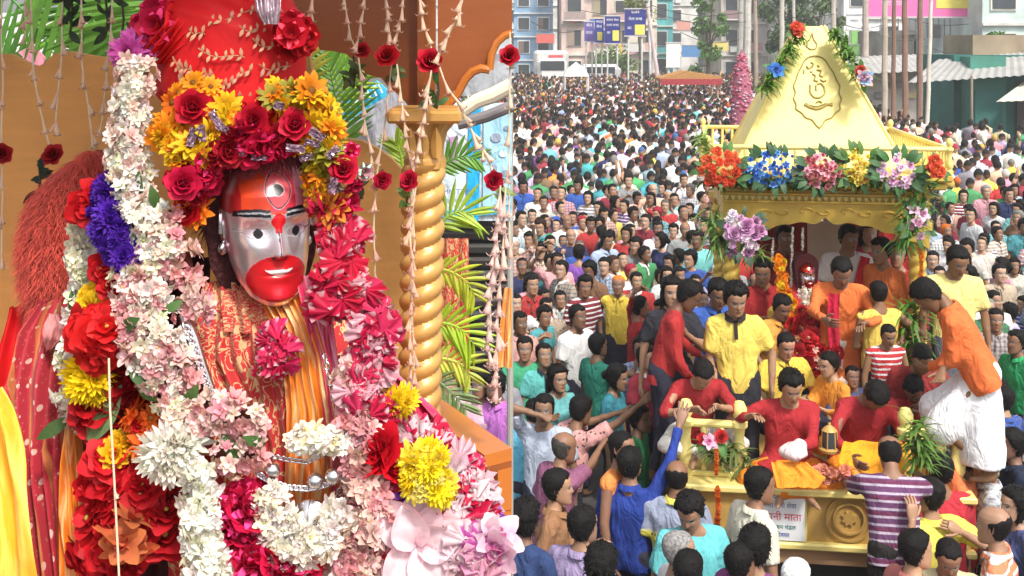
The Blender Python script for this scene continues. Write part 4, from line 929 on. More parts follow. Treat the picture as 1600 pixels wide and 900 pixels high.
# marigold strings
def marigold_string(label, pts, Y, sz, color, step=.02, kind='marigold'):
    P = [at(p[0], p[1], Y if len(p) < 3 else p[2]) for p in pts]; t = thing('marigold_string', label, 'garland', P[0]); o0 = P[0]
    obj('thread', MB().tube([p - o0 for p in P], .003, 5), 'thread', t)
    for i in range(len(P) - 1):
        n = max(1, int((P[i + 1] - P[i]).length / step))
        for k in range(n): p = P[i].lerp(P[i + 1], k / n); put(kind, FL[kind], 'petal', t, p - o0, (rnd.uniform(-.5, .5), -1, rnd.uniform(-.5, .5)), sz * rnd.uniform(.85, 1.15), jit(color, .15))
    return t
marigold_string('orange marigold string hanging on the front panel left of the notice', [(1121, 762, 8.2), (1122, 790, 8.2), (1120, 828, 8.2)], 8.2, 1.0, (.75, .17, .02), .018)
marigold_string('orange marigold string hanging inside the left front balustrade', [(1120, 690, 8.3), (1119, 745, 8.3)], 8.3, .9, (.75, .17, .02), .02)
marigold_string('orange marigold string hanging beside the right column capital', [(1437, 380, 10), (1440, 405, 10), (1438, 440, 10)], 10, 1.1, (.8, .28, .03), .022)
marigold_string('white flower string hanging left of the silver idol under the roof', [(1238, 357, 10.35), (1237, 400, 10.35), (1236, 460, 10.35)], 10.35, .8, (.85, .82, .78), .022, 'tuberose')
marigold_string('white flower string hanging just above the silver idol under the roof', [(1254, 357, 10.4), (1254, 392, 10.4)], 10.4, .8, (.85, .82, .78), .02, 'tuberose')
marigold_string('white flower string at the left end under the roof', [(1208, 372, 10.35), (1206, 410, 10.35)], 10.35, .7, (.85, .82, .78), .022, 'tuberose')
# back curtain and cream board under the roof
def drape(name, rows, nu, folds, amp, mat, color, parent=None, sag=0.0, seed=0, org=None, tw=0.0):
    """cloth through rows of (pxL, pxR, py, Y[, YR]); folds run along it"""
    P = []; UV = []; R_ = []
    for i in range(len(rows) - 1):
        for k in range(4): R_.append([a + (b - a) * k / 4 for a, b in zip(rows[i], rows[i + 1])])
    R_.append(list(rows[-1])); n = len(R_)
    for i, r in enumerate(R_):
        row = []
        for j in range(nu + 1):
            s = j / nu; Y = r[3] + (r[4] - r[3]) * s if len(r) > 4 else r[3]
            Yf = Y + amp * (math.sin((s + tw * i / n) * folds * 2 * math.pi + 1.3 * noise.noise(Vector((s * 3, i * .15, seed))) * 3) + .8 * noise.noise(Vector((s * folds * 1.7, i * .12, seed + 5))))
            p = at(r[0] + (r[1] - r[0]) * s, r[2] + sag * math.sin(s * math.pi) + 2 * noise.noise(Vector((s * 5, i * .2, seed))), Y); p.y = Yf
            row.append(p - (org or Vector((0, 0, 0)))); UV.append((s * 1.0, i / n * 1.6))
        P.append(row)
    m = MB(); m.grid(np.array(P)); m.uv = UV
    return obj(name, m, mat, parent, color, smooth=True)
t = drape('curtain', [(1180, 1430, 345, 11.9), (1180, 1430, 450, 11.9), (1185, 1430, 560, 11.9)], 60, 12, .03, 'cloth', (.30, .02, .02)); tag(t, 'dark red curtain hung at the back under the chariot roof', 'curtain')
t = obj('backdrop_board', MB().box(at(1290, 378, 11.7), (.36, .04, .42)), 'any', None, (.62, .50, .38), smooth=False); tag(t, 'plain cream board standing behind the worshippers under the roof', 'board')
tag(t, None, None); t['category'] = 'board'

# thin air of the humid day: far things pale a little
if True:
    hz = MB().box((20, 122.5, 8.5), (310, 305, 20)); hz_o = obj('haze', hz, None, smooth=False, usecol=False); hz_o['kind'] = 'stuff'; hz_o['label'] = 'thin pale haze filling the street'
    hm = bpy.data.materials.new('haze'); hm.use_nodes = True; hm.node_tree.nodes.clear(); ho = hm.node_tree.nodes.new('ShaderNodeOutputMaterial'); hv = hm.node_tree.nodes.new('ShaderNodeVolumePrincipled'); hv.inputs['Color'].default_value = (.97, .97, .98, 1); hv.inputs['Density'].default_value = .0013
    hm.node_tree.links.new(hv.outputs[0], ho.inputs['Volume']); hz_o.data.materials.append(hm)

# ================= THE NEAR SHRINE (a float the idol rides on) =================
MT['plywood'] = M('plywood', (.78, .39, .11), 0.6, var=.30, vscale=2.2, bump=.15, bscale=30, pattern='wood', pc=(.48, .23, .065))
MT['brown_board'] = M('brown_board', (.32, .09, .02), 0.4, var=.15, vscale=3, bump=.12, bscale=25, pattern='wood', pc=(.20, .05, .012))
MT['orange_varnish'] = M('orange_varnish', (.58, .19, .03), 0.28, var=.10, vscale=4, bump=.08, bscale=30, pattern='wood', pc=(.42, .11, .02), coat=.4)
MT['column_gold'] = M('column_gold', (.66, .36, .10), 0.35, 0.15, var=.10, vscale=8, bump=.1, bscale=50, coat=.2)
MT['brocade'] = M('brocade', (.48, .018, .02), .7, var=.10, bump=.4, bscale=80, bdist=.003, pattern='brocade', pc=(.62, .42, .20), sheen=.2)
MT['turban_cloth'] = M('turban_cloth', (.72, .014, .018), .6, var=.12, vscale=12, bump=.35, bscale=60, bdist=.004, spec=.25, trans=.12)
MT['saree_cloth'] = M('saree_cloth', (.38, .012, .028), .7, var=.12, bump=.4, bscale=60, bdist=.003, pattern='sareeprint', pc=(.66, .50, .42), sheen=.15)
MT['orange_silk'] = M('orange_silk', (.80, .22, .015), .42, var=.08, bump=.2, bscale=40, bdist=.003, pattern='streaks', pc=(.88, .60, .28), sheen=.1)
MT['magenta_silk'] = M('magenta_silk', (.62, .015, .09), .5, var=.12, bump=.3, bscale=50, bdist=.004, pattern='streaks', pc=(.75, .25, .35), sheen=.2)
MT['yellow_silk'] = M('yellow_silk', (.92, .48, .02), .6, var=.06, bump=.2, bscale=30, pattern='streaks', pc=(.95, .68, .12), sheen=.1, trans=.15)
MT['plush'] = M('plush', (.30, .03, .02), .9, var=.25, vscale=30, bump=.6, bscale=120, bdist=.006, sheen=.4)
MT['silver'] = M('silver', (.80, .79, .82), .22, 1.0, var=.06, bump=.06, bscale=40, bdist=.002)
MT['idol_face'] = M('idol_face', (.80, .78, .81), .28, 0.0, var=.05, vscale=20, bump=.07, bscale=50, bdist=.002, metal_attr=True, spec=.5)
MT['tinsel'] = M('tinsel', None, .3, .7, var=.3, vscale=60, bump=.3)

def plate(name, label, pts, Y, th, mat, color=None, cat=None, parent=None, Yf=None):
    P = [at(p[0], p[1], Y if Yf is None else Yf(p[0])) for p in pts]
    o = obj(name, MB().prism(P, (0, th, 0)), mat, parent, color, smooth=False)
    if label: tag(o, label, cat)
    return o
SHR = thing('idol_shrine', 'wooden shrine with a twisted golden column round the garlanded idol', 'shrine', (0, 0, 0))
# back boards, ceiling, arches
plate('back_board', None, [(-60, 100), (0, 84), (14, 84), (30, 92), (45, 101), (60, 104), (70, 98), (84, 84), (105, 80), (150, 88), (190, 92), (260, 70), (330, 60), (480, 60), (500, 200), (480, 1000), (-60, 1000)], 2.75, .03, 'plywood', parent=SHR)
plate('side_board', None, [(470, 205), (545, 217), (565, 220), (590, 232), (612, 248), (628, 266), (640, 290), (660, 320), (660, 1000), (470, 1000)], 2.72, .03, 'plywood', parent=SHR)
plate('ceiling_board', None, [(440, -60), (680, -60), (680, 160), (655, 170), (640, 168), (625, 150), (606, 135), (596, 122), (572, 116), (560, 100), (540, 84), (520, 80), (500, 78), (490, 60), (480, 42), (440, 36)], 2.6, .03, 'brown_board', parent=SHR)
plate('seam_batten', None, [(652, -60), (662, -60), (662, 166), (652, 166)], 2.56, .03, 'brown_board', parent=SHR)
plate('ceiling_board', None, [(684, -60), (800, -60), (800, 54), (788, 58), (777, 68), (770, 84), (766, 110), (752, 109), (740, 113), (728, 125), (718, 145), (700, 166), (684, 168)], 2.35, .03, 'brown_board', parent=SHR)
arch = [(800, 52), (788, 56), (776, 67), (768, 84), (765, 109), (751, 107), (738, 112), (726, 125), (716, 145), (698, 166)]
m = MB(); m.tube([at(x, y, 2.33) for x, y in arch[:5]], .008, 8); m.tube([at(x, y, 2.33) for x, y in arch[4:]], .009, 8); obj('arch_moulding', m, 'orange_varnish', SHR)
obj('roof', MB().box((-1.0, 2.14, 4.80), (1.99, 1.08, .05)), 'brown_board', SHR, smooth=False)  # unseen roof added above the view to shade the back boards and turban
for x in (-1.93,): obj('post', MB().box((x, 1.6, 3.95), (.08, .08, 1.65)), 'orange_varnish', SHR, smooth=False)
# capital and twisted column
YC = 2.25; k_ = YC / F
def colpt(px, py): return at(px, py, YC)
c0 = colpt(664, 170)
obj('capital', MB().box(colpt(666, 180), (114 * k_, .13, 20 * k_), bev=.006), 'column_gold', SHR); obj('capital', MB().box(colpt(666, 170), (104 * k_, .12, 6 * k_), bev=.003), 'column_gold', SHR)
prof = [(r * k_, (y - 250) * -k_) for r, y in ((30, 262), (31, 250), (30, 246), (27, 240), (28, 225), (33, 205), (42, 194), (46, 190), (0, 190))]
m = MB(); P = []
for r, z in prof:
    P.append([(r * (1 + .08 * math.cos(8 * t)) * math.cos(t), r * (1 + .08 * math.cos(8 * t)) * math.sin(t), z) for t in np.linspace(0, 2 * math.pi, 48, endpoint=False)])
m.grid(np.array(P) + np.array(colpt(664, 250)), wrap=True); obj('capital_bell', m, 'column_gold', SHR)
for s in (-1, 0, 1):      # acanthus tongues on the bell
    m = MB(); P = []
    for i in range(8):
        t = i / 7; w = 9 * k_ * math.sin(math.pi * (.2 + .75 * t)); P.append([colpt(664 + s * 20, 244 - 48 * t) + Vector((j * w, -(30 + 12 * t * t) * k_ - .004 * (1 - abs(j)), 0)) for j in (-1, 0, 1)])
    m.grid(np.array(P)); obj('acanthus', m, 'column_gold', SHR)
b0 = colpt(655, 660); b1 = colpt(662, 255)
P = []; rows = 150; R0 = 31 * k_
for i in range(rows + 1):
    t = i / rows; c = b0.lerp(b1, t); row = []
    for a in np.linspace(0, 2 * math.pi, 40, endpoint=False):
        ph = 2 * (a - t * 14.0 * math.pi); q = R0 * (.84 + .28 * abs(math.sin(ph / 2)) ** .7); row.append(c + Vector((q * math.cos(a), q * math.sin(a), 0)))
    P.append(row)
obj('twisted_column', MB().grid(np.array(P), wrap=True), 'column_gold', SHR)
# side rail running forward to the right
ra, rb = at(655, 606, 2.42), Vector((0.0, 2.10, at(800, 702, 2.10).z)); d = rb - ra
def rail(name, o0, hgt, th, mat, off=0):
    nrm = Vector((-d.y, d.x, 0)).normalized()
    m = MB(); q = []
    for s in (0, 1):
        base = ra.lerp(rb, s) + Vector((0, 0, o0)); q.append([base + nrm * off, base + nrm * (off - th), base + nrm * (off - th) - Vector((0, 0, hgt)), base + nrm * off - Vector((0, 0, hgt))])
    q[0] = [p for p in q[0]]; m.add(q[0] + q[1], [(0, 1, 5, 4), (1, 2, 6, 5), (2, 3, 7, 6), (3, 0, 4, 7), (3, 2, 1, 0), (4, 5, 6, 7)])
    for p in (m.v[0]): p[0] = min(p[0], -0.0005)
    return obj(name, m, mat, SHR, smooth=False)
rail('rail_cap', 0, .022, .07, 'orange_varnish', .012); rail('rail_moulding', -.022, .012, .06, 'brown_board', .006); rail('rail_board', -.034, .075, .03, 'orange_varnish'); rail('rail_moulding', -.109, .012, .045, 'orange_varnish', .008); rail('rail_board', -.121, .25, .03, 'brown_board')
obj('deck', MB().box((-.95, 2.2, 3.13), (1.898, 1.4, .08)), 'brown_board', SHR, smooth=False)
obj('deck_fascia', MB().box((-.95, 2.2, 2.9), (1.86, 1.36, .36)), 'orange_varnish', SHR, smooth=False)
for x in (-1.75, -.12):
    for y in (1.62, 2.78): obj('post', MB().box((x, y, 1.15), (.12, .12, 3.14), bev=.02), 'brown_board', SHR)

# ---- things seen through the shrine's openings ----
ban = thing('banner', 'white and blue printed cloth banner hung outside the shrine right of its column', 'banner', at(745, 250, 4.5))
bo = ban.location.copy()
def bpl(name, pts, Y, col, mat='cloth', th=.01): return obj(name, MB().prism([at(x, y, Y) - bo for x, y in pts], (0, th, 0)), mat, ban, col, smooth=False)
bpl('cloth', [(580, 170), (799.6, 160), (799.6, 345), (580, 345)], 4.5, (.62, .72, .78))
bpl('blue_stripe', [(734, 160), (752, 158), (748, 345), (728, 345)], 4.49, (.03, .40, .78), th=.004); bpl('blue_stripe', [(690, 330), (799, 322), (799, 334), (690, 340)], 4.488, (.10, .50, .75), th=.004)
bpl('lilac_figure', [(700, 215), (716, 212), (714, 260), (704, 268), (697, 250)], 4.488, (.45, .25, .45), th=.004); bpl('pale_blue_panel', [(756, 175), (799, 170), (799, 320), (754, 324)], 4.489, (.38, .66, .82), th=.004)
for i, (x, y, r) in enumerate([(775, 215, 9), (786, 240, 7), (772, 262, 6), (790, 270, 6), (768, 290, 5), (783, 300, 7), (764, 235, 5), (792, 200, 5), (778, 282, 4)]):
    bpl('printed_spot', [(x + r * math.cos(k), y + r * .8 * math.sin(k)) for k in np.linspace(0, 6.28, 9, endpoint=False)], 4.484, rnd.choice([(.25, .48, .66), (.62, .78, .86), (.3, .35, .45)]), th=.003)
lettering('COMMITTEE', .028, ban, at(706, 300, 4.47) - bo, (.12, .2, .45), ext=.001)
for _x in (592, 797): obj('pole', MB().cap(at(_x, 150, 4.53) - bo, Vector((at(_x, 150, 4.53).x, 4.53, -.42)) - bo, .012, .014, 8), 'any', ban, (.35, .33, .30))
sb = thing('shop_sign', 'light blue tilted signboard with white letters seen between palm leaves and the ceiling', 'sign', at(562, 156, 4.2)); so = sb.location.copy()
obj('board', MB().prism([at(x, y, 4.2) - so for x, y in ((520, 176), (588, 126), (604, 140), (604, 150), (555, 182), (545, 190), (520, 192))], (0, .04, 0)), 'gloss', sb, (.05, .48, .74), smooth=False)
lo = lettering('SANTI', .055, sb, at(568, 152, 4.18) - so, (.8, .86, .9)); lo.rotation_euler = (R(90), R(-26), 0)
tg = plate('tarpaulin', 'dull grey tarpaulin roof under the tilted light blue signboard', [(470, 200), (600, 140), (680, 160), (680, 205), (540, 240), (470, 240)], 4.35, .03, 'cloth', (.36, .36, .40), 'tarpaulin')
tg = plate('grey_awning', 'crumpled grey awning behind the scalloped arch at the shrine corner', [(715, 150), (735, 112), (760, 100), (775, 70), (799.5, 55), (799.5, 150)], 3.9, .03, 'cloth', (.40, .42, .46), 'awning')
tg = tag(obj('bamboo_pole', MB().tube([at(715, 178, 3.4), at(745, 158, 3.4), at(770, 149, 3.4), at(799, 134, 3.4)], [.021, .022, .0235, .0235], 10), 'any', None, (.74, .66, .52)), 'pale bamboo pole slanting up behind the scalloped arch', 'pole')
tg = tag(obj('iron_pipe', MB().tube([at(715, 194, 3.5), at(760, 182, 3.5), at(799, 166, 3.5)], .018, 10), 'any', None, (.22, .20, .21)), 'dark grey pipe running below the slanting bamboo pole', 'pipe')
sky_cloth = plate('white_awning', 'sunlit white and pink awning behind the palm leaves at the top left', [(-60, 20), (250, 20), (250, 108), (75, 108), (58, 112), (-60, 108)], 5.5, .03, 'cloth', (.82, .74, .80), 'awning')
pk = plate('pink_cloth', 'small pink cloth hanging over the back board top at the upper left', [(28, 82), (50, 70), (72, 92), (60, 112), (48, 100)], 3.2, .01, 'cloth', (.75, .32, .42), 'cloth')
# dark shutters
sh = thing('shutter_wall', 'dark wall of horizontal slats seen past the golden column', 'wall', at(745, 450, 11.5)); s0 = sh.location.copy()
obj('backing', MB().prism([at(x, y, 11.6) - s0 for x, y in ((560, 330), (799.5, 330), (799.5, 780), (560, 780))], (0, .15, 0)), 'any', sh, (.02, .018, .02), smooth=False)
for i in range(11):
    yy = 346 + i * 21; o = obj('slat', MB().box(at(680, yy, 11.5) - s0, (1.50, .06, .085), rot=rotv('X', R(25)), bev=.01), 'any', sh, jit((.055, .045, .045), .3), smooth=False)
o = obj('blue_sheet', MB().prism([at(x, y, 11.3) - s0 for x, y in ((690, 318), (799.5, 312), (799.5, 338), (690, 348))], (0, .05, 0)), 'any', sh, (.10, .30, .42), smooth=False)
c = tag(drape('red_cloth', [(690, 732, 372, 3.3), (688, 733, 470, 3.3), (686, 735, 585, 3.3)], 14, 2, .01, 'brocade', (.5, .03, .02)), 'red and gold printed cloth hanging just right of the golden column', 'cloth')
c = tag(drape('orange_cloth', [(788, 799.5, 450, 3.6), (780, 799.5, 520, 3.6), (778, 799.5, 575, 3.6)], 8, 1, .01, 'orange_silk', (.5, .03, .02)), 'orange red cloth strip at the edge beside the long bud strings', 'cloth')

def frond(label, pts, Y, n, L, color, wid=.010, spread=70, name='palm_leaf'):
    "palm leaf: a rib with pairs of leaflets"
    P = [at(p[0], p[1], Y if len(p) < 3 else p[2]) for p in pts]; o0 = P[0].copy(); t = thing(name, label, 'palm leaf', o0); Q = []
    for i in range(41):
        s = i / 40 * (len(P) - 1); k = min(int(s), len(P) - 2); f = s - k
        p0 = P[max(k - 1, 0)]; p1 = P[k]; p2 = P[k + 1]; p3 = P[min(k + 2, len(P) - 1)]
        Q.append(.5 * ((2 * p1) + (p2 - p0) * f + (2 * p0 - 5 * p1 + 4 * p2 - p3) * f * f + (3 * p1 - p0 - 3 * p2 + p3) * f ** 3) - o0)
    obj('midrib', MB().tube(Q, [.005 * (1.1 - i / 42) for i in range(41)], 6), 'leaf', t, tuple(c * 1.2 for c in color))
    for k in range(n):
        for s in (-1, 1):
            i = int((k + .5) / n * 40); p = Q[i]; dv = (Q[min(i + 1, 40)] - Q[max(i - 1, 0)]).normalized(); side = dv.cross(Vector((0, 1, 0))).normalized() * s
            a = R(spread) * (1 - .45 * k / n); d_ = (dv * math.cos(a) + side * math.sin(a) + Vector((0, rnd.uniform(-.15, .15), 0))).normalized(); ln = L * (.55 + .6 * math.sin(math.pi * (.15 + .8 * k / n))) * rnd.uniform(.9, 1.1); G = []
            q = p.copy(); wv = d_.cross(Vector((0, 1, 0))).normalized()
            for j in range(6):
                tt = j / 5; w = wid * math.sin(math.pi * (.12 + .86 * tt)) ; G.append([q - wv * w, q + Vector((0, -.003, 0)), q + wv * w]); q = q + d_ * ln / 5; d_ = (d_ + Vector((0, 0, -.05))).normalized()
            kk = rnd.uniform(.75, 1.3); obj('leaflet', MB().grid(np.array(G), (kk, kk, kk * .8, 0)), 'leaf', t, color, smooth=False)
    return t
G1 = (.14, .32, .06); G2 = (.36, .52, .06)
frond('palm leaf fanning across the very top left corner of the shrine', [(-25, -40), (30, 10), (75, 70), (95, 110)], 3.3, 16, .30, (.10, .28, .06), .010)
frond('palm leaf arching over the back board left of the turban', [(60, -50), (115, 0), (160, 50), (180, 95)], 3.2, 18, .26, G1, .009)
frond('palm leaf spreading right behind the turban at the top', [(255, -40), (228, 0), (205, 45), (198, 80)], 3.1, 16, .22, G1, .009)
frond('bright palm leaf hanging from the top beside the white garland', [(180, -50), (150, -10), (135, 30)], 3.4, 14, .28, (.22, .48, .08), .009)
frond('yellow striped palm leaf just right of the turban', [(470, 200), (478, 130), (482, 70), (478, 46)], 3.1, 16, .07, (.55, .50, .10), .007, 55)
frond('palm leaf standing before the tilted light blue sign', [(535, 230), (528, 180), (518, 120), (506, 85)], 3.2, 20, .13, G1, .006, 60)
frond('second palm leaf left of the light blue sign', [(500, 190), (520, 150), (545, 110), (560, 85)], 3.3, 16, .12, G2, .006, 60)
frond('small palm leaf tip beside the column capital on its left', [(630, 262), (626, 240), (618, 222)], 3.0, 8, .06, G2, .005, 50)
for i, (pts, Lg, lab) in enumerate([([(684, 262), (700, 252), (722, 244), (745, 248)], .09, 'uppermost palm leaf growing behind the right of the column'), ([(684, 355), (700, 338), (720, 330), (738, 336)], .13, 'bright green palm leaf behind the column below the blue banner'),
        ([(682, 420), (705, 425), (728, 440), (742, 462)], .10, 'yellow green palm leaf over the red printed cloth'), ([(680, 505), (700, 506), (722, 516), (742, 540)], .13, 'broad lime green palm leaf in front of the dark slats'), ([(680, 560), (702, 562), (724, 572), (735, 590)], .10, 'low palm leaf above the wooden rail'),
        ([(672, 590), (690, 600), (712, 620), (728, 640)], .10, 'lowest palm leaf drooping onto the wooden rail')]):
    frond(lab, pts, 2.7, 9, Lg * .60, [G1, G2, (.45, .50, .05), (.38, .55, .04), (.55, .60, .10), (.20, .30, .14)][i], .0055, 58)
# scalloped leaves on the strings
def leafspray(label, px, py, Y, n, r, color):
    c = at(px, py, Y); t = thing('leaf_sprig', label, 'leaves', c)
    obj('stem', MB().tube([(0, 0, r * 1.2), (.004, 0, 0), (0, 0, -r)], .0025, 5), 'leaf', t, (.08, .06, .03))
    for k in range(n): put('leaf', LEAF, 'leaf', t, (rnd.uniform(-.3, .3) * r, rnd.uniform(-.01, .01), rnd.uniform(-1, 1) * r), (rnd.uniform(-.7, .7), -1, rnd.uniform(-.3, .6)), r * rnd.uniform(.6, 1.1), jit(color, .3))
for a in [('dark rose leaves dangling over the palms at the very top left', 110, 15, 2.3, 14, .045, (.02, .035, .015)), ('dark leaves beside the third bud string at the top', 165, 30, 2.3, 9, .035, (.03, .05, .02)), ('dark leaf in front of the bright palm near the turban', 190, 30, 2.3, 3, .04, (.03, .07, .03)), ('dark leaves below the lower rose on the back board', 60, 280, 2.3, 9, .032, (.015, .035, .02)),
          ('green rose leaves under the small rose right of the palm', 552, 115, 2.3, 12, .030, (.09, .13, .04)), ('green leaves below the middle hanging rose', 617, 118, 2.2, 8, .024, (.07, .11, .03)), ('large green leaves under the rightmost hanging rose', 682, 140, 2.15, 5, .036, (.05, .12, .03)), ('leaves round the pink rose left of the column', 560, 300, 2.3, 9, .03, (.06, .11, .03)),
          ('leaves under the pink rose in front of the column top', 634, 305, 2.15, 8, .022, (.12, .24, .04)), ('pale leaves beside the rose in front of the blue banner', 783, 300, 2.2, 12, .026, (.25, .30, .12))]: leafspray(*a)

# hanging bud strings
def budstring(label, pts, Y, buds, size=.9, rose=None, col=(.86, .66, .52)):
    P = [at(p[0], p[1], Y) for p in pts]; o0 = P[0].copy(); t = thing('bud_string', label, 'garland', o0, group='strings of tuberose buds hanging in the shrine')
    P = [p - o0 for p in P]; obj('thread', MB().tube(P, .0016, 5), 'thread', t)
    seg = [(P[i + 1] - P[i]).length for i in range(len(P) - 1)]; tot = sum(seg)
    for k in range(buds):
        s = (k + .6) / buds * tot; i = 0
        while i < len(seg) - 1 and s > seg[i]: s -= seg[i]; i += 1
        dv = (P[i + 1] - P[i]).normalized(); p = P[i] + dv * s
        put('bud', FL['trumpet'], 'petal', t, p, dv + Vector((rnd.uniform(-.25, .25), rnd.uniform(-.2, .1), 0)), size * 1.2 * rnd.uniform(.85, 1.15), jit(col, .08))
        if rnd.random() < .6: put('bud', FL['trumpet'], 'petal', t, p + dv * .003, dv + Vector((rnd.uniform(-.5, .5), rnd.uniform(-.4, .2), 0)), size * rnd.uniform(.7, 1), jit(col, .08))
    if rose:
        rx, ry, c, s_ = rose; put('rose', FL['rose'], 'petal', t, at(rx, ry, Y - .01) - o0, (rnd.uniform(-.4, .4), -1, rnd.uniform(-.1, .5)), s_, c)
        obj('sepal', MB().cap(at(rx, ry - 14, Y) - o0, at(rx, ry, Y) - o0, .004, .008, 7), 'leaf', t, (.05, .10, .02))
    return t
DR = (.38, .008, .015); PR = (.62, .01, .05)
budstring('bud string at the far left edge of the photo', [(3, -10), (2, 60), (5, 130), (2, 200), (4, 300), (2, 420)], 2.35, 7, rose=(4, 240, DR, .72))
budstring('second bud string from the left ending in a dark rose', [(48, -10), (52, 110), (60, 160), (75, 220), (82, 245)], 2.3, 6, .9, rose=(84, 243, DR, .78))
budstring('bud string hanging just right of the dark rose', [(98, -10), (96, 90), (90, 150), (86, 205)], 2.3, 5, .95)
budstring('bud string hanging over the middle of the left back board', [(127, -10), (128, 100), (137, 160), (145, 225)], 2.28, 5, .95)
budstring('pair of buds string grazing the white garland on its left', [(176, -10), (172, 60), (165, 130), (158, 205)], 2.28, 6, .95)
budstring('short bud string hanging at the top left of the palms', [(38, -10), (40, 40), (38, 62)], 2.35, 3, .8)
budstring('bud string beside the turban, leftmost on the ceiling', [(452, -20), (455, 5), (460, 22)], 2.2, 2, .8)
budstring('second bud string from the turban on the ceiling', [(490, -20), (487, 10), (482, 42)], 2.2, 3, .9)
budstring('bud string ending at the small dark rose right of the palm', [(535, -20), (541, 20), (548, 60), (556, 75)], 2.25, 4, .8, rose=(565, 79, (.5, .01, .02), .58))
budstring('bud string slanting down left of the first ceiling rose', [(572, -20), (568, 15), (562, 45), (558, 70)], 2.22, 4, .9)
budstring('long bud string looping from the small rose to the pink rose', [(560, 90), (565, 130), (570, 190), (577, 225), (582, 255), (583, 280)], 2.2, 7, .9, rose=(597, 281, PR, .62))
budstring('bud string falling from the ceiling to the middle rose', [(600, -20), (605, 20), (608, 50), (613, 70)], 2.2, 5, .9, rose=(606, 88, (.6, .01, .02), .82))
budstring('bud string joining the middle rose from its right', [(633, -20), (628, 15), (622, 50), (616, 72)], 2.2, 5, .85)
budstring('bud string below the middle rose swinging left', [(612, 100), (606, 150), (600, 200), (592, 250), (588, 280), (584, 350), (586, 440)], 2.2, 9, .85, col=(.86, .60, .50))
budstring('bud string below the middle rose swinging right', [(620, 100), (628, 160), (634, 210), (641, 255), (646, 300)], 2.15, 8, .85)
budstring('bud string reaching the rightmost ceiling rose', [(653, -20), (660, 30), (668, 60), (676, 80)], 2.15, 4, 1.0, rose=(670, 96, (.6, .008, .03), .84))
budstring('bud string slanting from the ceiling down to the rightmost rose', [(728, -20), (716, 25), (700, 55), (687, 80)], 2.12, 5, 1.0)
budstring('bud string from the rightmost rose curving to the column', [(674, 110), (668, 150), (660, 190), (652, 230), (648, 262)], 2.1, 7, .95, rose=(640, 283, PR, .66))
budstring('bud string from the arch slanting down to the blue banner rose', [(687, 105), (697, 135), (712, 155), (735, 200), (755, 235), (772, 270)], 2.1, 6, 1.05, rose=(771, 281, (.55, .01, .04), .62))
budstring('long bud string hanging down the front of the column', [(650, 290), (640, 360), (645, 440), (640, 520), (643, 610)], 2.08, 12, .85, col=(.86, .55, .42))
budstring('second long bud string down the front of the column', [(642, 300), (648, 380), (642, 460), (646, 540), (648, 590)], 2.1, 10, .85, col=(.86, .55, .42))
budstring('long thick bud string hanging before the dark slats', [(782, 290), (778, 350), (772, 420), (765, 480), (762, 550)], 2.06, 12, 1.15, col=(.88, .70, .68))
budstring('longest bud string before the dark slats reaching the rail', [(790, 290), (787, 370), (781, 440), (777, 520), (777, 590), (776, 605)], 2.07, 12, 1.15, col=(.88, .66, .62))
budstring('bud string half hidden at the right edge of the shrine', [(797, 50), (796, 160), (795, 300), (797, 400)], 2.2, 6, .9, rose=(796, 88, (.55, .01, .03), .7), col=(.86, .70, .60))
budstring('thin vertical thread string at the lower left of the idol', [(170, 560), (172, 640), (178, 740), (186, 900)], 1.72, 1, .4)

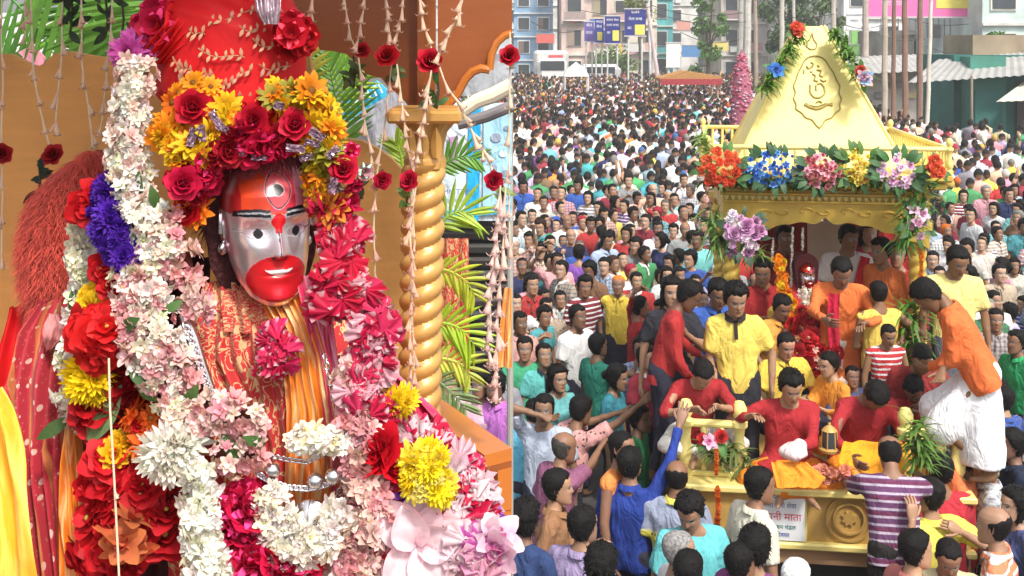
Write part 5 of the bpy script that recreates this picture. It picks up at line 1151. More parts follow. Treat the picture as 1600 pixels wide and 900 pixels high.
# ---- the idol ----
ID = thing('idol', 'silver faced idol with vermilion beard and forehead under a red turban', 'idol', at(420, 900, 2.1))
I0 = ID.location.copy()
def ip(px, py, Y): return at(px, py, Y) - I0
def idol_colors(X, Y, Z, A):
    C = np.zeros(X.shape + (4,)); C[...] = (.93, .88, .92, 1); fr = np.cos(A) > -.25
    def put_(m_, c): C[m_ & fr] = (*c, 1)
    RED, DRK = (.62, .012, .018), (.012, .010, .014)
    put_((Z > .033 + .02 * np.clip(-X / .07, -1, 1) * 0 + .03 * np.clip((-X - .035) / .03, 0, 1)) & (X > -.062), (.66, .055, .012))
    put_((Z > .036) & (X < .012) & (X > -.030), (.55, .03, .06))
    put_((Z > .038) & (X <= -.030) & (X > -.060), (.62, .18, .24))
    put_((Z > .03) & (X > .055), (.40, .012, .015))
    # third eye, outlined drop on the forehead
    ex, ez = -.002, .069; dx = X - ex; dz = Z - ez; drop = (np.abs(dx) / (.024 * np.clip(1 - (-dz + .0) / .045, .05, 1) if False else .021)) ** 1.6 + (np.abs(dz) / .027) ** 1.6
    put_(drop < 1.16, (.55, .30, .34)); put_(drop < 1.05, DRK); put_(drop < .94, (.66, .10, .12)); put_((dx / .0105) ** 2 + (dz / .0095) ** 2 < 1, (.70, .5, .55)); put_((dx / .0092) ** 2 + (dz / .0084) ** 2 < 1, (.012, .010, .012))
    put_((X ** 2 + (Z - .022) ** 2) < .0120 ** 2, RED)
    put_((np.abs(X) < .006) & (Z < .02) & (Z > .004), RED)
    for s in (-1, 1):
        bx = np.abs(X * s - .036); br = Z - (.036 - .55 * (X * s - .034) ** 2 * 8)
        put_((X * s > .013) & (X * s < .066) & (np.abs(br) < .0062 * (1 - .35 * np.clip((X * s - .05) / .016, 0, 1))), DRK)
        put_((X * s > .013) & (X * s < .060) & (np.abs(br) < .0014), (.35, .35, .38))
        dx = X - s * .031; dz = Z - .002
        put_(((dx / .0195) ** 2 + (dz / .0082) ** 2 < 1) & ((dx / .0180) ** 2 + (dz / .0070) ** 2 > 1), (.30, .27, .30))
        put_((dx ** 2 + dz ** 2) < .0072 ** 2, DRK)
        put_((X * s > .050) & (X * s < .066) & (np.abs(dz - (X * s - .050) * .25) < .0009), (.2, .17, .2))
    put_((np.abs(X - .0008) < .0014) & (Z < .008) & (Z > -.030), (.06, .03, .05))
    be = (((X - .001) / .049) ** 2 + ((Z + .068) / .038) ** 2 < 1)
    put_(be, (.58, .010, .016)); put_((np.abs(X) < .013) & (Z < -.078) & (Z > -.104), (.60, .015, .03))
    put_((np.abs(X) < .026) & (np.abs(Z + .0595 - (X / .026) ** 2 * .006) < .0062 * (1 - (X / .027) ** 2)), (.40, .008, .015))
    put_((np.abs(X) < .023) & (np.abs(Z + .0585 - (X / .026) ** 2 * .006) < .0042 * (1 - (X / .024) ** 2)), (.86, .84, .80))
    put_(((np.abs(X) - .010) ** 2 + (Z + .0345) ** 2) < .0030 ** 2, (.05, .02, .03))
    return C
Rf = rotv('Z', R(205)) @ rotv('X', R(-4)) @ rotv('Y', R(2)); Mf = Matrix.Translation(ip(416, 349, 2.0)) @ Rf.to_4x4()
X, Y_, Z, A = head_points(360, 260, 1.35, lips=.35); 
_n = lambda s, o: np.array([[noise.noise(Vector((x * s + o, y * s, z * s))) for x, y, z in zip(a_, b_, c_)] for a_, b_, c_ in zip(X[::2, ::2], Y_[::2, ::2], Z[::2, ::2])]).repeat(2, 0).repeat(2, 1)[:X.shape[0], :X.shape[1]]
_e = _n(120, 0) * .0011; C = idol_colors(X + _e, Y_, Z + _e[::-1], A); MASK = (np.abs(C[..., 0] - .93) < .01) & (np.abs(C[..., 1] - .88) < .01)
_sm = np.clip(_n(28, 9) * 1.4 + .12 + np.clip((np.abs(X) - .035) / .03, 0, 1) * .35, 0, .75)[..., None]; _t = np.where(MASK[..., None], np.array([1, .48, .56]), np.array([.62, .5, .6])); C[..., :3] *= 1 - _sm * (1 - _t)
fm = MB(); fm.grid(np.stack([X * 1.02, Y_ * 1.05, Z * 1.08], -1).reshape(-1, 3).reshape(260, 360, 3) @ np.array(Rf).T + np.array(Mf.translation), C, wrap=True)
me = fm.mesh('face'); metal = MASK.astype(float).ravel() * .86
at_m = me.attributes.new('Metal', 'FLOAT', 'POINT'); at_m.data.foreach_set('value', metal)
obj('face', me, 'idol_face', ID)
for s in (1, -1):
    m = MB(); P = []
    for i in range(24):
        a = -1.2 + i / 23 * 4.9; rr = .018 + .006 * math.cos(a); P.append(Mf @ Vector((s * (.074 + .004 * (i / 23)), -.012 - rr * math.cos(a) * .7, .0 + rr * 1.5 * math.sin(a))))
    m.tube(P, .0042, 7); m.ell(Mf @ Vector((s * .069, -.012, -.002)), (.010, .014, .028), 12, 8); m.ell(Mf @ Vector((s * .074, -.008, -.038)), (.009, .009, .012), 10, 6); obj('ear', m, 'silver', ID)
# dark red wig round the face
m = MB()
for k in range(900):
    a = rnd.uniform(-.35, math.pi + .35); rr = rnd.uniform(.085, .128); bx, bz = rr * math.cos(a) * .92, rr * math.sin(a) * .95 + .02
    if abs(bx) < .064 and bz < .075 and rr < .10: continue
    p = ip(416, 351, 2.03) + Vector((bx, rnd.uniform(0, .05), bz)); G = []; dv = Vector((math.cos(a) * .7, -.2, -.25 + math.sin(a) * .2)) + Vector((rnd.uniform(-.8, .8), rnd.uniform(-.6, .3), rnd.uniform(-.8, .5))); dv.normalize()
    for j in range(4):
        w = .0022 * (1 - j / 3.2); G.append([p - Vector((w, 0, 0)), p + Vector((w, 0, 0))]); p = p + dv * .012; dv = (dv + Vector((rnd.uniform(-.4, .4), rnd.uniform(-.3, .3), -.3))).normalized()
    kk = rnd.uniform(.5, 1.8); m.grid(np.array(G), (kk, kk, kk, 0))
obj('wig_strand', m, 'any', ID, (.09, .006, .008), smooth=False)['kind'] = 'stuff'
X, Y_, Z, A = head_points(70, 50, .2); nz_ = np.array([[noise.noise(Vector((x * 40, y * 40, z * 40))) for x, y, z in zip(a_, b_, c_)] for a_, b_, c_ in zip(X, Y_, Z)])
S_ = 1.42 + .09 * nz_; P = np.stack([X * S_, np.minimum(Y_ * 1.15, .005) - .02, Z * S_ * 1.05 + .012], -1); m = MB().grid(P @ np.array(Rf).T + np.array(Mf.translation), wrap=True); obj('wig', m, M('dark_red_hair', (.045, .004, .006), .8, var=.4, vscale=50, bump=.8, bscale=90), ID)
m = MB()
for k in range(260):     # fringe over the top of the forehead
    a = rnd.uniform(.25, math.pi - .25); p = Mf @ Vector((.066 * math.cos(a), .070 * math.sin(a) ** .6 + .004, .104 + .022 * math.sin(a) + rnd.uniform(-.008, .02))); G = []; dv = (Mf.to_3x3() @ Vector((math.cos(a) * .6 + rnd.uniform(-.6, .6), .35, -.7))).normalized()
    for j in range(4):
        w = .0022 * (1 - j / 3.3); G.append([p - Vector((w, 0, 0)), p + Vector((w, 0, 0))]); p = p + dv * .009; dv = (dv + Vector((rnd.uniform(-.4, .4), rnd.uniform(-.2, .2), -.2))).normalized()
    kk = rnd.uniform(.5, 1.8); m.grid(np.array(G), (kk, kk, kk, 0))
obj('fringe', m, 'any', ID, (.13, .008, .012), smooth=False)['kind'] = 'stuff'
# turban
TC = ip(362, 92, 2.1); P = []; UV = []
for i in range(61):
    v = i / 60; row = []
    for j in range(121):
        u = j / 120; a = u * 2 * math.pi; ph = -1.15 + v * 2.45; rr = math.cos(ph) * (1 + .026 * math.sin((v * 9 + math.sin(a + 1) * 1.2) * 2 * math.pi) + .02 * noise.noise(Vector((math.cos(a) * 3, math.sin(a) * 3, v * 7))))
        row.append(TC + Vector((.134 * min(1, rr * 1.12) * math.cos(a), .118 * min(1, rr * 1.12) * math.sin(a), .145 * math.sin(ph) + .012 * math.sin(a * 2)))); UV.append((u, v))
    P.append(row)
m = MB().grid(np.array(P)); m.uv = UV; obj('turban', m, 'turban_cloth', ID)
def on_turban(px, py, off=.004):
    dx = (at(px, py, 2.02) - I0 - TC); x, z = dx.x / .132, dx.z / .145; q = 1 - x * x - z * z
    yy = -.123 * math.sqrt(max(q, .02)); n = Vector((x / .132, yy / .115 ** 2, z / .145)); return TC + Vector((dx.x, yy - off, dx.z)), n.normalized()
for (x0, y0, x1, y1, nl) in [(276, 88, 312, 118, 5), (300, 40, 330, 60, 3), (320, 75, 390, 95, 6), (345, 130, 400, 115, 6), (370, 150, 445, 140, 5), (330, 30, 400, 22, 5), (400, 60, 440, 80, 4), (410, 100, 450, 110, 4), (290, 100, 296, 130, 3), (380, 40, 420, 50, 4), (425, 40, 440, 30, 2), (330, 105, 345, 125, 3)]:
    st = [];
    for i in range(9):
        t = i / 8; p, n = on_turban(x0 + (x1 - x0) * t, y0 + (y1 - y0) * t + 6 * math.sin(t * 5)); st.append(p)
    obj('embroidered_stem', MB().tube(st, .0014, 5), 'any', ID, (.42, .20, .10))
    for k in range(nl * 2):
        t = (k // 2 + .7) / nl; p, n = on_turban(x0 + (x1 - x0) * t, y0 + (y1 - y0) * t + 6 * math.sin(t * 5), .008); put('embroidered_leaf', LEAF, 'any', ID, p, n, .014 * rnd.uniform(.7, 1.2), jit((.62, .30, .18), .2), spin=(k % 2) * 2.4 + rnd.uniform(-.4, .4))
# shawls and robes
def body_shell():
    P = []; UV = []
    for i in range(50):
        v = i / 49; py = 440 + v * 500; hw = float(np.interp(py, [440, 470, 520, 600, 700, 800, 940], [60, 120, 165, 200, 225, 240, 250])); cx = float(np.interp(py, [440, 600, 940], [425, 395, 400])); row = []
        for j in range(60):
            u = j / 59; a = math.pi * u; k = hw / F * 2.15; x = -math.cos(a) * k; y = 2.22 - math.sin(a) * min(k * .8, .17) + .006 * math.sin(u * 40 + v * 4) + .008 * noise.noise(Vector((u * 6, v * 9, 3)))
            p = ip(cx, py, 2.15); row.append((p.x + x, y - I0.y, p.z)); UV.append((u * 1.6, v * 1.6))
        P.append(row)
    m = MB().grid(np.array(P)); m.uv = UV; return m
obj('robe', body_shell(), 'brocade', ID)
drape('brocade_shawl', [(318, 400, 440, 2.0), (300, 432, 500, 1.97), (290, 440, 560, 1.95), (330, 450, 640, 1.93), (340, 470, 760, 1.93), (350, 480, 900, 1.93)], 50, 5, .008, 'brocade', None, ID, org=I0, seed=3)
drape('collar_cloth', [(352, 440, 452, 1.99), (345, 462, 478, 1.965), (350, 475, 520, 1.955)], 30, 3, .008, 'brocade', None, ID, org=I0, seed=8)
drape('orange_silk_cloth', [(402, 472, 462, 1.965), (428, 495, 510, 1.94), (442, 512, 560, 1.93), (448, 530, 640, 1.91), (445, 535, 720, 1.91), (440, 530, 800, 1.91)], 44, 6, .009, 'orange_silk', None, ID, org=I0, seed=1)
drape('magenta_shawl', [(462, 520, 430, 1.96), (478, 520, 500, 1.935), (492, 528, 560, 1.925), (505, 545, 660, 1.91), (520, 560, 780, 1.91)], 24, 3, .009, 'magenta_silk', None, ID, org=I0, seed=2)
# silver neck chains and pendant
def chain(pts, Y, n, r, name='chain_link'):
    lk = MB().lathe([(.0052 + .0017 * math.cos(t), .0017 * math.sin(t)) for t in np.linspace(0, 2 * math.pi, 7)], seg=12).mesh(name)
    t = thing('neck_chain', 'placeholder', 'chain', at(pts[0][0], pts[0][1], Y)); o0 = t.location.copy(); P = [at(x, y, Y) - o0 for x, y in pts]
    for k in range(n):
        s = k / (n - 1) * (len(P) - 1); i = min(int(s), len(P) - 2); p = P[i].lerp(P[i + 1], s - i); o = obj(name, lk, 'silver', t); o.location = p; dv = (P[i + 1] - P[i]); o.rotation_euler = (R(90 if k % 2 else 20), -math.atan2(dv.z, dv.x), 0); o.scale = (r * 1.35, r, r)
    return t
c = chain([(400, 702), (420, 712), (450, 718), (480, 722), (500, 712)], 1.86, 26, .7); c['label'] = 'upper fine silver chain across the idol below the white flowers'
c = chain([(405, 742), (425, 754), (450, 762), (480, 764), (510, 758), (530, 744), (542, 722)], 1.84, 46, .85); c['label'] = 'thick lower silver chain hanging across the idol'
c = chain([(508, 560), (525, 640), (535, 690), (545, 720), (540, 750), (520, 790), (505, 810)], 1.87, 40, .9); c['label'] = 'dark silver chain falling along the right garland to the round pendant'
c = chain([(290, 510), (305, 550), (318, 590), (330, 620)], 1.86, 26, 1.0); c['label'] = 'bright silver chain beside the white garland on the left of the idol'
t = thing('pendant', 'round dull silver umbrella shaped pendant hanging at the bottom of the idol', 'pendant', at(484, 815, 1.83)); o = obj('disc', MB().lathe([(.034, -.002), (.033, .004), (.025, .010), (.012, .016), (.001, .018)], seg=28, rot=rotv('X', R(78))), 'silver', t)
for k in range(8): a = k * math.pi / 4; obj('rib', MB().tube([rotv('X', R(78)) @ Vector((r_ * math.cos(a), r_ * math.sin(a), z)) for r_, z in ((.0, .019), (.013, .0168), (.026, .0105), (.034, .004))], .0012, 5), 'silver', t)
for k, (x, y) in enumerate([(352, 650), (378, 728), (425, 735), (492, 752), (520, 745)]): obj('silver_bead', MB().ell(ip(x, y, 1.815), (.013, .012, .013), 14, 9), 'silver', ID)
obj('silver_arm', MB().tube([ip(x, y, 1.885) for x, y in ((285, 490), (300, 530), (312, 570), (328, 612))], [.010, .012, .012, .010], 10), 'silver', ID)

# red plush mass, printed cloth and yellow robe on the left
t = thing('hair_whisk', 'large red dyed yak hair whisk left of the idol', 'whisk', at(95, 380, 2.3)); o0 = t.location.copy()
P = []
rows_ = [(235, 148, 160), (250, 118, 172), (275, 82, 180), (310, 52, 175), (350, 38, 165), (400, 34, 160), (450, 40, 165), (490, 52, 170), (540, 62, 160), (580, 75, 140)]
for y, a, b in rows_:
    c = at((a + b) / 2, y, 2.3) - o0; hw = (b - a) / 2 / F * 2.3; P.append([c + Vector((hw * math.cos(k), -.07 * math.sin(k) * min(1, hw / .05), 0)) for k in np.linspace(0, 2 * math.pi, 24, endpoint=False)])
obj('core', MB().grid(np.array(P)[::-1], wrap=True), 'plush', t)
m = MB()
for k in range(7000):
    s = rnd.random(); y = 232 + s * 330; a = float(np.interp(y, [r[0] for r in rows_], [r[1] for r in rows_])); b = float(np.interp(y, [r[0] for r in rows_], [r[2] for r in rows_])); q = rnd.uniform(-1, 1); x = (a + b) / 2 + (b - a) / 2 * q
    p = at(x, y, 2.3) - o0; p.y -= .075 * math.sqrt(max(0, 1 - q * q)) + rnd.uniform(-.005, .006); dv = Vector((q * .4 + (.5 - s) * -.4, -.5, -.7)) + Vector((rnd.gauss(0, .55), rnd.gauss(0, .35), rnd.gauss(0, .4))); dv.normalize(); G = []
    for j in range(5):
        w = .0009 * (1 - j / 4.3); G.append([p - Vector((w, 0, 0)), p + Vector((w, 0, 0))]); p = p + dv * .0065; dv = (dv + Vector((rnd.gauss(0, .15), rnd.gauss(0, .1), -.1))).normalized()
    kk = rnd.uniform(.6, 1.7); m.grid(np.array(G), (kk, kk, kk, 0))
o = obj('hairs', m, M('whisk_hair', (.50, .065, .045), .8, var=.15, bump=0), t, smooth=False); o['kind'] = 'stuff'
c = tag(drape('printed_cloth', [(60, 140, 470, 2.16), (25, 150, 520, 2.1), (10, 150, 600, 2.05), (12, 140, 700, 2.0), (30, 150, 800, 1.98), (45, 165, 930, 1.97)], 70, 7, .014, 'saree_cloth', None, tw=.15), 'red printed cloth with pale flowers hanging in folds at the lower left', 'cloth')
c = tag(drape('red_cloth', [(15, 60, 480, 2.3), (-5, 60, 560, 2.28), (-20, 70, 700, 2.25), (-40, 80, 930, 2.2)], 30, 4, .014, 'turban_cloth', None), 'plain crimson cloth behind the printed cloth at the left edge', 'cloth')
c = tag(drape('golden_cloth', [(100, 118, 640, 1.955), (95, 128, 720, 1.95), (92, 135, 800, 1.945), (95, 165, 930, 1.94)], 24, 3, .012, 'orange_silk', None, seed=4), 'orange gold cloth strip hanging beside the printed cloth', 'cloth')
c = tag(drape('yellow_robe', [(-60, 2, 605, 1.6), (-60, 26, 680, 1.58), (-60, 50, 780, 1.57), (-60, 72, 940, 1.56)], 26, 2, .014, 'yellow_silk', None, seed=5), 'bright yellow robe of a bystander cut off at the left edge', 'robe')
c = tag(drape('pink_tassel', [(76, 92, 490, 2.08), (68, 102, 510, 2.05), (66, 96, 530, 2.05), (68, 80, 548, 2.06)], 14, 2, .008, 'cloth', (.72, .30, .30)), 'soft pink tassel tied on the printed cloth below the whisk', 'tassel')
c = tag(drape('dark_cloth', [(180, 330, 400, 2.12), (150, 330, 520, 2.10), (120, 330, 700, 2.08), (120, 360, 930, 2.06)], 30, 5, .02, 'cloth', (.05, .012, .014)), 'dark maroon cloth behind the garlands left of the idol', 'cloth')
c = tag(drape('red_backing', [(520, 600, 560, 2.0), (520, 680, 640, 1.98), (520, 740, 720, 1.97), (520, 790, 800, 1.96), (520, 820, 930, 1.95)], 40, 6, .02, 'magenta_silk', None, seed=9), 'magenta cloth heaped under the flowers at the lower right of the idol', 'cloth')
for _c in [o for o in COL.objects if o.name.startswith('red_backing')]:
    co = np.empty(len(_c.data.vertices) * 3); _c.data.vertices.foreach_get('co', co); co = co.reshape(-1, 3); co[:, 0] = np.minimum(co[:, 0], -.003); _c.data.vertices.foreach_set('co', co.ravel())

# ---- garlands and flowers ----
def garland(label, pts, kinds, n, size, name='flower_garland', bulge=.6, core=(.10, .03, .02), cat='garland', corew=.55, leaves=0, leafc=(.07, .16, .04)):
    "pts: (px, py, Y, half width in px); kinds: (flower, colour, weight)"
    C = [at(p[0], p[1], p[2]) for p in pts]; o0 = C[0].copy(); Wd = [p[3] / F * p[2] for p in pts]; t = thing(name, label, cat, o0)
    Q = []; WQ = []
    for i in range(len(C) - 1):
        for k in range(6): Q.append(C[i].lerp(C[i + 1], k / 6) - o0); WQ.append(Wd[i] + (Wd[i + 1] - Wd[i]) * k / 6)
    Q.append(C[-1] - o0); WQ.append(Wd[-1])
    Q2 = [Q[0]] + [(Q[i - 1] + Q[i] * 2 + Q[i + 1]) / 4 for i in range(1, len(Q) - 1)] + [Q[-1]]
    if core: obj('core', MB().tube([q + Vector((0, .01, 0)) for q in Q2], [w * corew for w in WQ], 10), 'cloth', t, core)
    bag = [k for k in kinds for _ in range(int(k[2]))]
    acc = np.cumsum([0] + [(Q2[i + 1] - Q2[i]).length * (WQ[i] + .004) for i in range(len(Q2) - 1)])
    for j in range(n):
        a = (j + rnd.random()) / n * acc[-1]; i = min(int(np.searchsorted(acc, a, side='right')) - 1, len(Q2) - 2); f = (a - acc[i]) / (acc[i + 1] - acc[i] + 1e-9)
        p = Q2[i].lerp(Q2[i + 1], f); w = WQ[i] + (WQ[i + 1] - WQ[i]) * f; dv = (Q2[i + 1] - Q2[i]).normalized(); sdv = dv.cross(Vector((0, 1, 0))).normalized()
        q = rnd.uniform(-1, 1); h = math.sqrt(1 - q * q)
        loc = p + sdv * (q * w) + Vector((0, -bulge * w * h - rnd.uniform(-.012, .010), 0)); nrm = sdv * q * .9 + Vector((0, -1, 0)) * (h + .15) + Vector((rnd.gauss(0, .5), rnd.gauss(0, .3), rnd.gauss(.1, .5)))
        if (loc + o0).x > -.012 and (loc + o0).y < 3: continue
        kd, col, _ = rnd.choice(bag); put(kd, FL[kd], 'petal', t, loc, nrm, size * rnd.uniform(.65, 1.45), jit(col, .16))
    for j in range(leaves):
        i = rnd.randrange(len(Q2)); put('leaf', LEAF, 'leaf', t, Q2[i] + Vector((rnd.uniform(-1, 1) * WQ[i], -.5 * WQ[i], 0)), (rnd.uniform(-.6, .6), -1, rnd.uniform(-.4, .6)), .05 * rnd.uniform(.6, 1.3), jit(leafc, .2))
    return t
WH = (.88, .82, .76); PKW = (.84, .58, .54); PK = (.76, .34, .38); RED = (.62, .008, .015); CRM = (.58, .008, .06); YEL = (.86, .60, .015); ORG = (.85, .30, .01); PUR = (.10, .02, .40); OFF = (.85, .82, .62)
garland('thick white tuberose garland from the turban down the left shoulder', [(218, 92, 1.98, 24), (208, 160, 1.96, 27), (200, 230, 1.94, 29), (208, 300, 1.92, 31), (232, 350, 1.9, 32), (250, 400, 1.89, 30)], [('tuberose', WH, 5), ('jasmine', WH, 3), ('tuberose', PKW, 4), ('jasmine', OFF, 1)], 260, .62, leaves=5, core=(.20, .12, .07))
garland('white and pinkish garland continuing down the chest of the idol', [(236, 395, 1.9, 38), (220, 450, 1.88, 42), (226, 500, 1.86, 44), (250, 560, 1.85, 42), (280, 620, 1.84, 34), (296, 670, 1.83, 26)], [('tuberose', WH, 3), ('jasmine', PKW, 3), ('tuberose', PKW, 3), ('tuberose', OFF, 1), ('tuberose', PK, 2)], 270, .70, leaves=6, core=(.22, .10, .07))
garland('pinkish tuberose spray hanging from the garland before the wig', [(262, 330, 1.9, 18), (284, 400, 1.9, 20), (294, 440, 1.89, 18), (312, 490, 1.89, 16)], [('tuberose', PK, 3), ('tuberose', PKW, 3)], 54, .80)
garland('narrow white garland at the far left beside the whisk', [(140, 330, 2.0, 22), (132, 380, 1.99, 20), (140, 430, 1.98, 22), (125, 500, 1.97, 20), (118, 560, 1.96, 24), (116, 620, 1.95, 20), (128, 665, 1.95, 16)], [('tuberose', WH, 3), ('jasmine', WH, 2), ('tuberose', OFF, 1)], 170, .75, leaves=3)
garland('deep violet flower garland crossing the white ones', [(178, 280, 1.93, 12), (165, 320, 1.92, 18), (178, 365, 1.9, 22), (200, 395, 1.89, 20), (204, 424, 1.89, 12)], [('chrysanthemum', PUR, 3), ('marigold', (.07, .015, .30), 2)], 120, .62, core=(.05, .01, .18))
garland('bright red flowers peeping out left of the violet garland', [(138, 305, 1.95, 14), (140, 325, 1.95, 14)], [('hibiscus', RED, 1)], 10, .7)
garland('red flowers below the violet garland', [(175, 400, 1.93, 8), (178, 430, 1.92, 14), (172, 450, 1.92, 8)], [('hibiscus', RED, 1)], 14, .6)
garland('yellow marigold patch on the left garland', [(146, 455, 1.93, 16), (146, 490, 1.92, 20), (152, 505, 1.92, 12)], [('marigold', YEL, 3), ('marigold', (.6, .5, .05), 1)], 44, .75, core=(.4, .3, .02))
garland('large crumpled red flowers in the middle of the left garland', [(140, 530, 1.9, 22), (165, 528, 1.88, 34), (185, 540, 1.88, 26)], [('hibiscus', (.68, .008, .01), 1)], 34, .78)
garland('second yellow flower patch under the red flowers on the left', [(135, 565, 1.9, 14), (148, 590, 1.89, 26), (150, 612, 1.89, 14)], [('chrysanthemum', (.86, .66, .01), 1)], 34, .8, core=(.4, .3, .02))
garland('dark red flowers hanging right of the second yellow patch', [(185, 580, 1.93, 20), (178, 620, 1.92, 30), (165, 650, 1.92, 22)], [('hibiscus', (.5, .006, .012), 1)], 30, .95)
t = thing('green_leaf', 'single large green leaf between the yellow and dark red flowers', 'leaf', at(140, 690, 1.87)); put('blade', LEAF, 'leaf', t, (0, 0, 0), (.1, -1, .2), .10, (.16, .26, .10), spin=-.5)
garland('pair of golden yellow marigolds below the dark gap', [(182, 688, 1.87, 9), (188, 712, 1.87, 14)], [('marigold', (.88, .52, .01), 1)], 7, 1.0, core=None)
garland('red hibiscus mass at the lower left of the idol', [(165, 760, 1.92, 36), (210, 740, 1.9, 56), (235, 800, 1.89, 56), (170, 830, 1.9, 50), (220, 880, 1.89, 70)], [('hibiscus', (.62, .008, .018), 4), ('net_flower', (.66, .01, .02), 2), ('rose', (.5, .006, .012), 1)], 150, .85)
garland('faded orange flowers in the middle of the lower red mass', [(185, 815, 1.82, 12), (210, 835, 1.82, 22), (212, 860, 1.82, 12)], [('orchid', (.66, .20, .07), 1)], 10, .85, core=None)
garland('orange and red blooms half hidden beside the white garland', [(225, 640, 1.87, 16), (235, 700, 1.87, 16), (250, 640, 1.86, 12)], [('gerbera', (.75, .16, .02), 2), ('rose', RED, 1)], 22, .85)
garland('creamy white blossom bunch right of the orange blooms', [(265, 690, 1.82, 22), (275, 715, 1.81, 28)], [('tuberose', (.86, .84, .76), 2), ('chrysanthemum', (.88, .84, .76), 1)], 26, 1.05)
garland('sunlit white garland hanging down the front to the bottom edge', [(310, 725, 1.80, 18), (314, 790, 1.79, 22), (322, 850, 1.78, 28), (330, 915, 1.78, 34)], [('tuberose', (.92, .88, .80), 4), ('jasmine', (.92, .90, .84), 3), ('jasmine', OFF, 1)], 150, .8)
garland('pinkish white flowers round the silver beads on the chest', [(300, 640, 1.83, 30), (340, 640, 1.82, 34), (385, 650, 1.82, 28), (405, 690, 1.82, 22), (380, 720, 1.82, 28), (335, 700, 1.82, 30)], [('tuberose', PKW, 2), ('jasmine', PKW, 2), ('tuberose', PK, 1)], 84, .66, leaves=4)
garland('white flowers lying across the orange cloth', [(455, 690, 1.84, 12), (490, 682, 1.83, 20), (520, 692, 1.83, 16), (545, 690, 1.84, 14)], [('tuberose', (.90, .84, .80), 3), ('jasmine', (.9, .82, .6), 2)], 64, .72)
garland('white flower garland curving under the round pendant', [(418, 760, 1.81, 20), (430, 810, 1.80, 26), (450, 855, 1.79, 28), (490, 852, 1.79, 26), (525, 820, 1.80, 24), (545, 790, 1.81, 20)], [('tuberose', (.86, .78, .74), 3), ('jasmine', (.88, .80, .62), 2)], 190, .7)
garland('magenta netting flowers inside the curved white garland', [(370, 770, 1.83, 26), (390, 830, 1.82, 32), (420, 890, 1.81, 44), (480, 900, 1.80, 40)], [('net_flower', CRM, 3), ('tuberose', (.85, .7, .7), 1)], 70, .95)
garland('pink tuberose garland running down the right side of the idol', [(545, 560, 1.87, 15), (552, 620, 1.86, 18), (568, 690, 1.84, 25), (575, 750, 1.83, 28), (580, 810, 1.82, 29), (560, 870, 1.81, 30), (540, 920, 1.81, 30)], [('tuberose', PK, 3), ('tuberose', PKW, 3), ('jasmine', PKW, 2)], 230, .8)
def ruffles(label, pts, n, size, cols, name='netting_garland'):
    "crumpled glittering net ribbons bunched along a path"
    C = [at(p[0], p[1], p[2]) for p in pts]; o0 = C[0].copy(); t = thing(name, label, 'garland', o0)
    obj('core', MB().tube([c - o0 + Vector((0, .012, 0)) for c in C], [p[3] * .5 / F * p[2] for p in pts], 8), 'cloth', t, (.40, .01, .04))
    for k in range(n):
        s = rnd.random() * (len(C) - 1); i = min(int(s), len(C) - 2); f = s - i; w = (pts[i][3] + (pts[i + 1][3] - pts[i][3]) * f) / F * 1.9; a = rnd.uniform(0, 6.28); r = w * rnd.random() ** .5
        p = C[i].lerp(C[i + 1], f) - o0 + Vector((r * math.cos(a), -rnd.uniform(0, .02) - .35 * math.sqrt(max(0, w * w - r * r)), r * math.sin(a) * .8)); q = rnd.choice(cols)
        if (p + o0).x > -.03: continue
        G = []; CC = []; sp = rnd.uniform(.8, 1.5) ; L = .025 * size * rnd.uniform(.7, 1.3); fs = rnd.uniform(0, 6)
        for v in range(4):
            row = []
            for u in range(13):
                th = -sp + 2 * sp * u / 12; rad = L * (.15 + .85 * v / 3); row.append((rad * math.sin(th), rad * math.cos(th), (v / 3) ** 1.2 * .010 * size * math.sin(u * 2.1 + fs) + .012 * size * (1 - v / 3))); e = (.62, .5, .55) if v == 3 and u % 4 == 0 else None
                kk = .75 + .35 * (u % 3) / 2; CC.append((kk, kk, kk, 0) if not e else (.72, .40, .48, 1))
            G.append(row)
        put('net_ruffle', MB().grid(np.array(G), np.array(CC)).mesh('net_ruffle'), 'petal', t, p, Vector((rnd.uniform(-.7, .7), -1, rnd.uniform(-.5, .7))), 1, jit(q, .1))
    return t
ruffles('crimson netting garland falling from the head past the right cheek', [(520, 330, 1.95, 16), (540, 380, 1.92, 26), (530, 430, 1.9, 30), (520, 470, 1.89, 24)], 110, 1.2, [CRM, (.66, .01, .05)])
ruffles('crumpled magenta net bow on the chest between brocade and orange silk', [(425, 515, 1.92, 14), (440, 540, 1.91, 24), (428, 575, 1.91, 18)], 46, .9, [(.62, .01, .07), (.66, .02, .12)])
ruffles('crimson and silver netting garland at the right shoulder', [(560, 450, 1.9, 22), (590, 500, 1.88, 24), (595, 550, 1.88, 22), (560, 600, 1.87, 26), (590, 650, 1.86, 30)], 150, 1.1, [CRM, (.7, .03, .12), (.72, .35, .42)])
ruffles('magenta and white netting heap at the lower right', [(620, 680, 1.9, 34), (660, 690, 1.9, 30), (700, 720, 1.88, 34), (730, 770, 1.86, 36), (745, 820, 1.84, 40), (740, 880, 1.83, 44)], 290, 1.1, [CRM, (.66, .02, .12), (.80, .50, .58), (.78, .62, .66)])
ruffles('red netting patch between the pink garland and the big lotus', [(610, 720, 1.86, 18), (618, 790, 1.85, 20), (620, 850, 1.84, 24), (680, 880, 1.83, 24)], 80, 1.1, [(.66, .008, .03), CRM])
ruffles('pale pink netting at the bottom right corner', [(730, 860, 1.80, 26), (765, 850, 1.80, 24), (770, 890, 1.80, 30)], 80, 1.1, [(.80, .35, .50), (.85, .60, .66), (.6, .1, .45)])
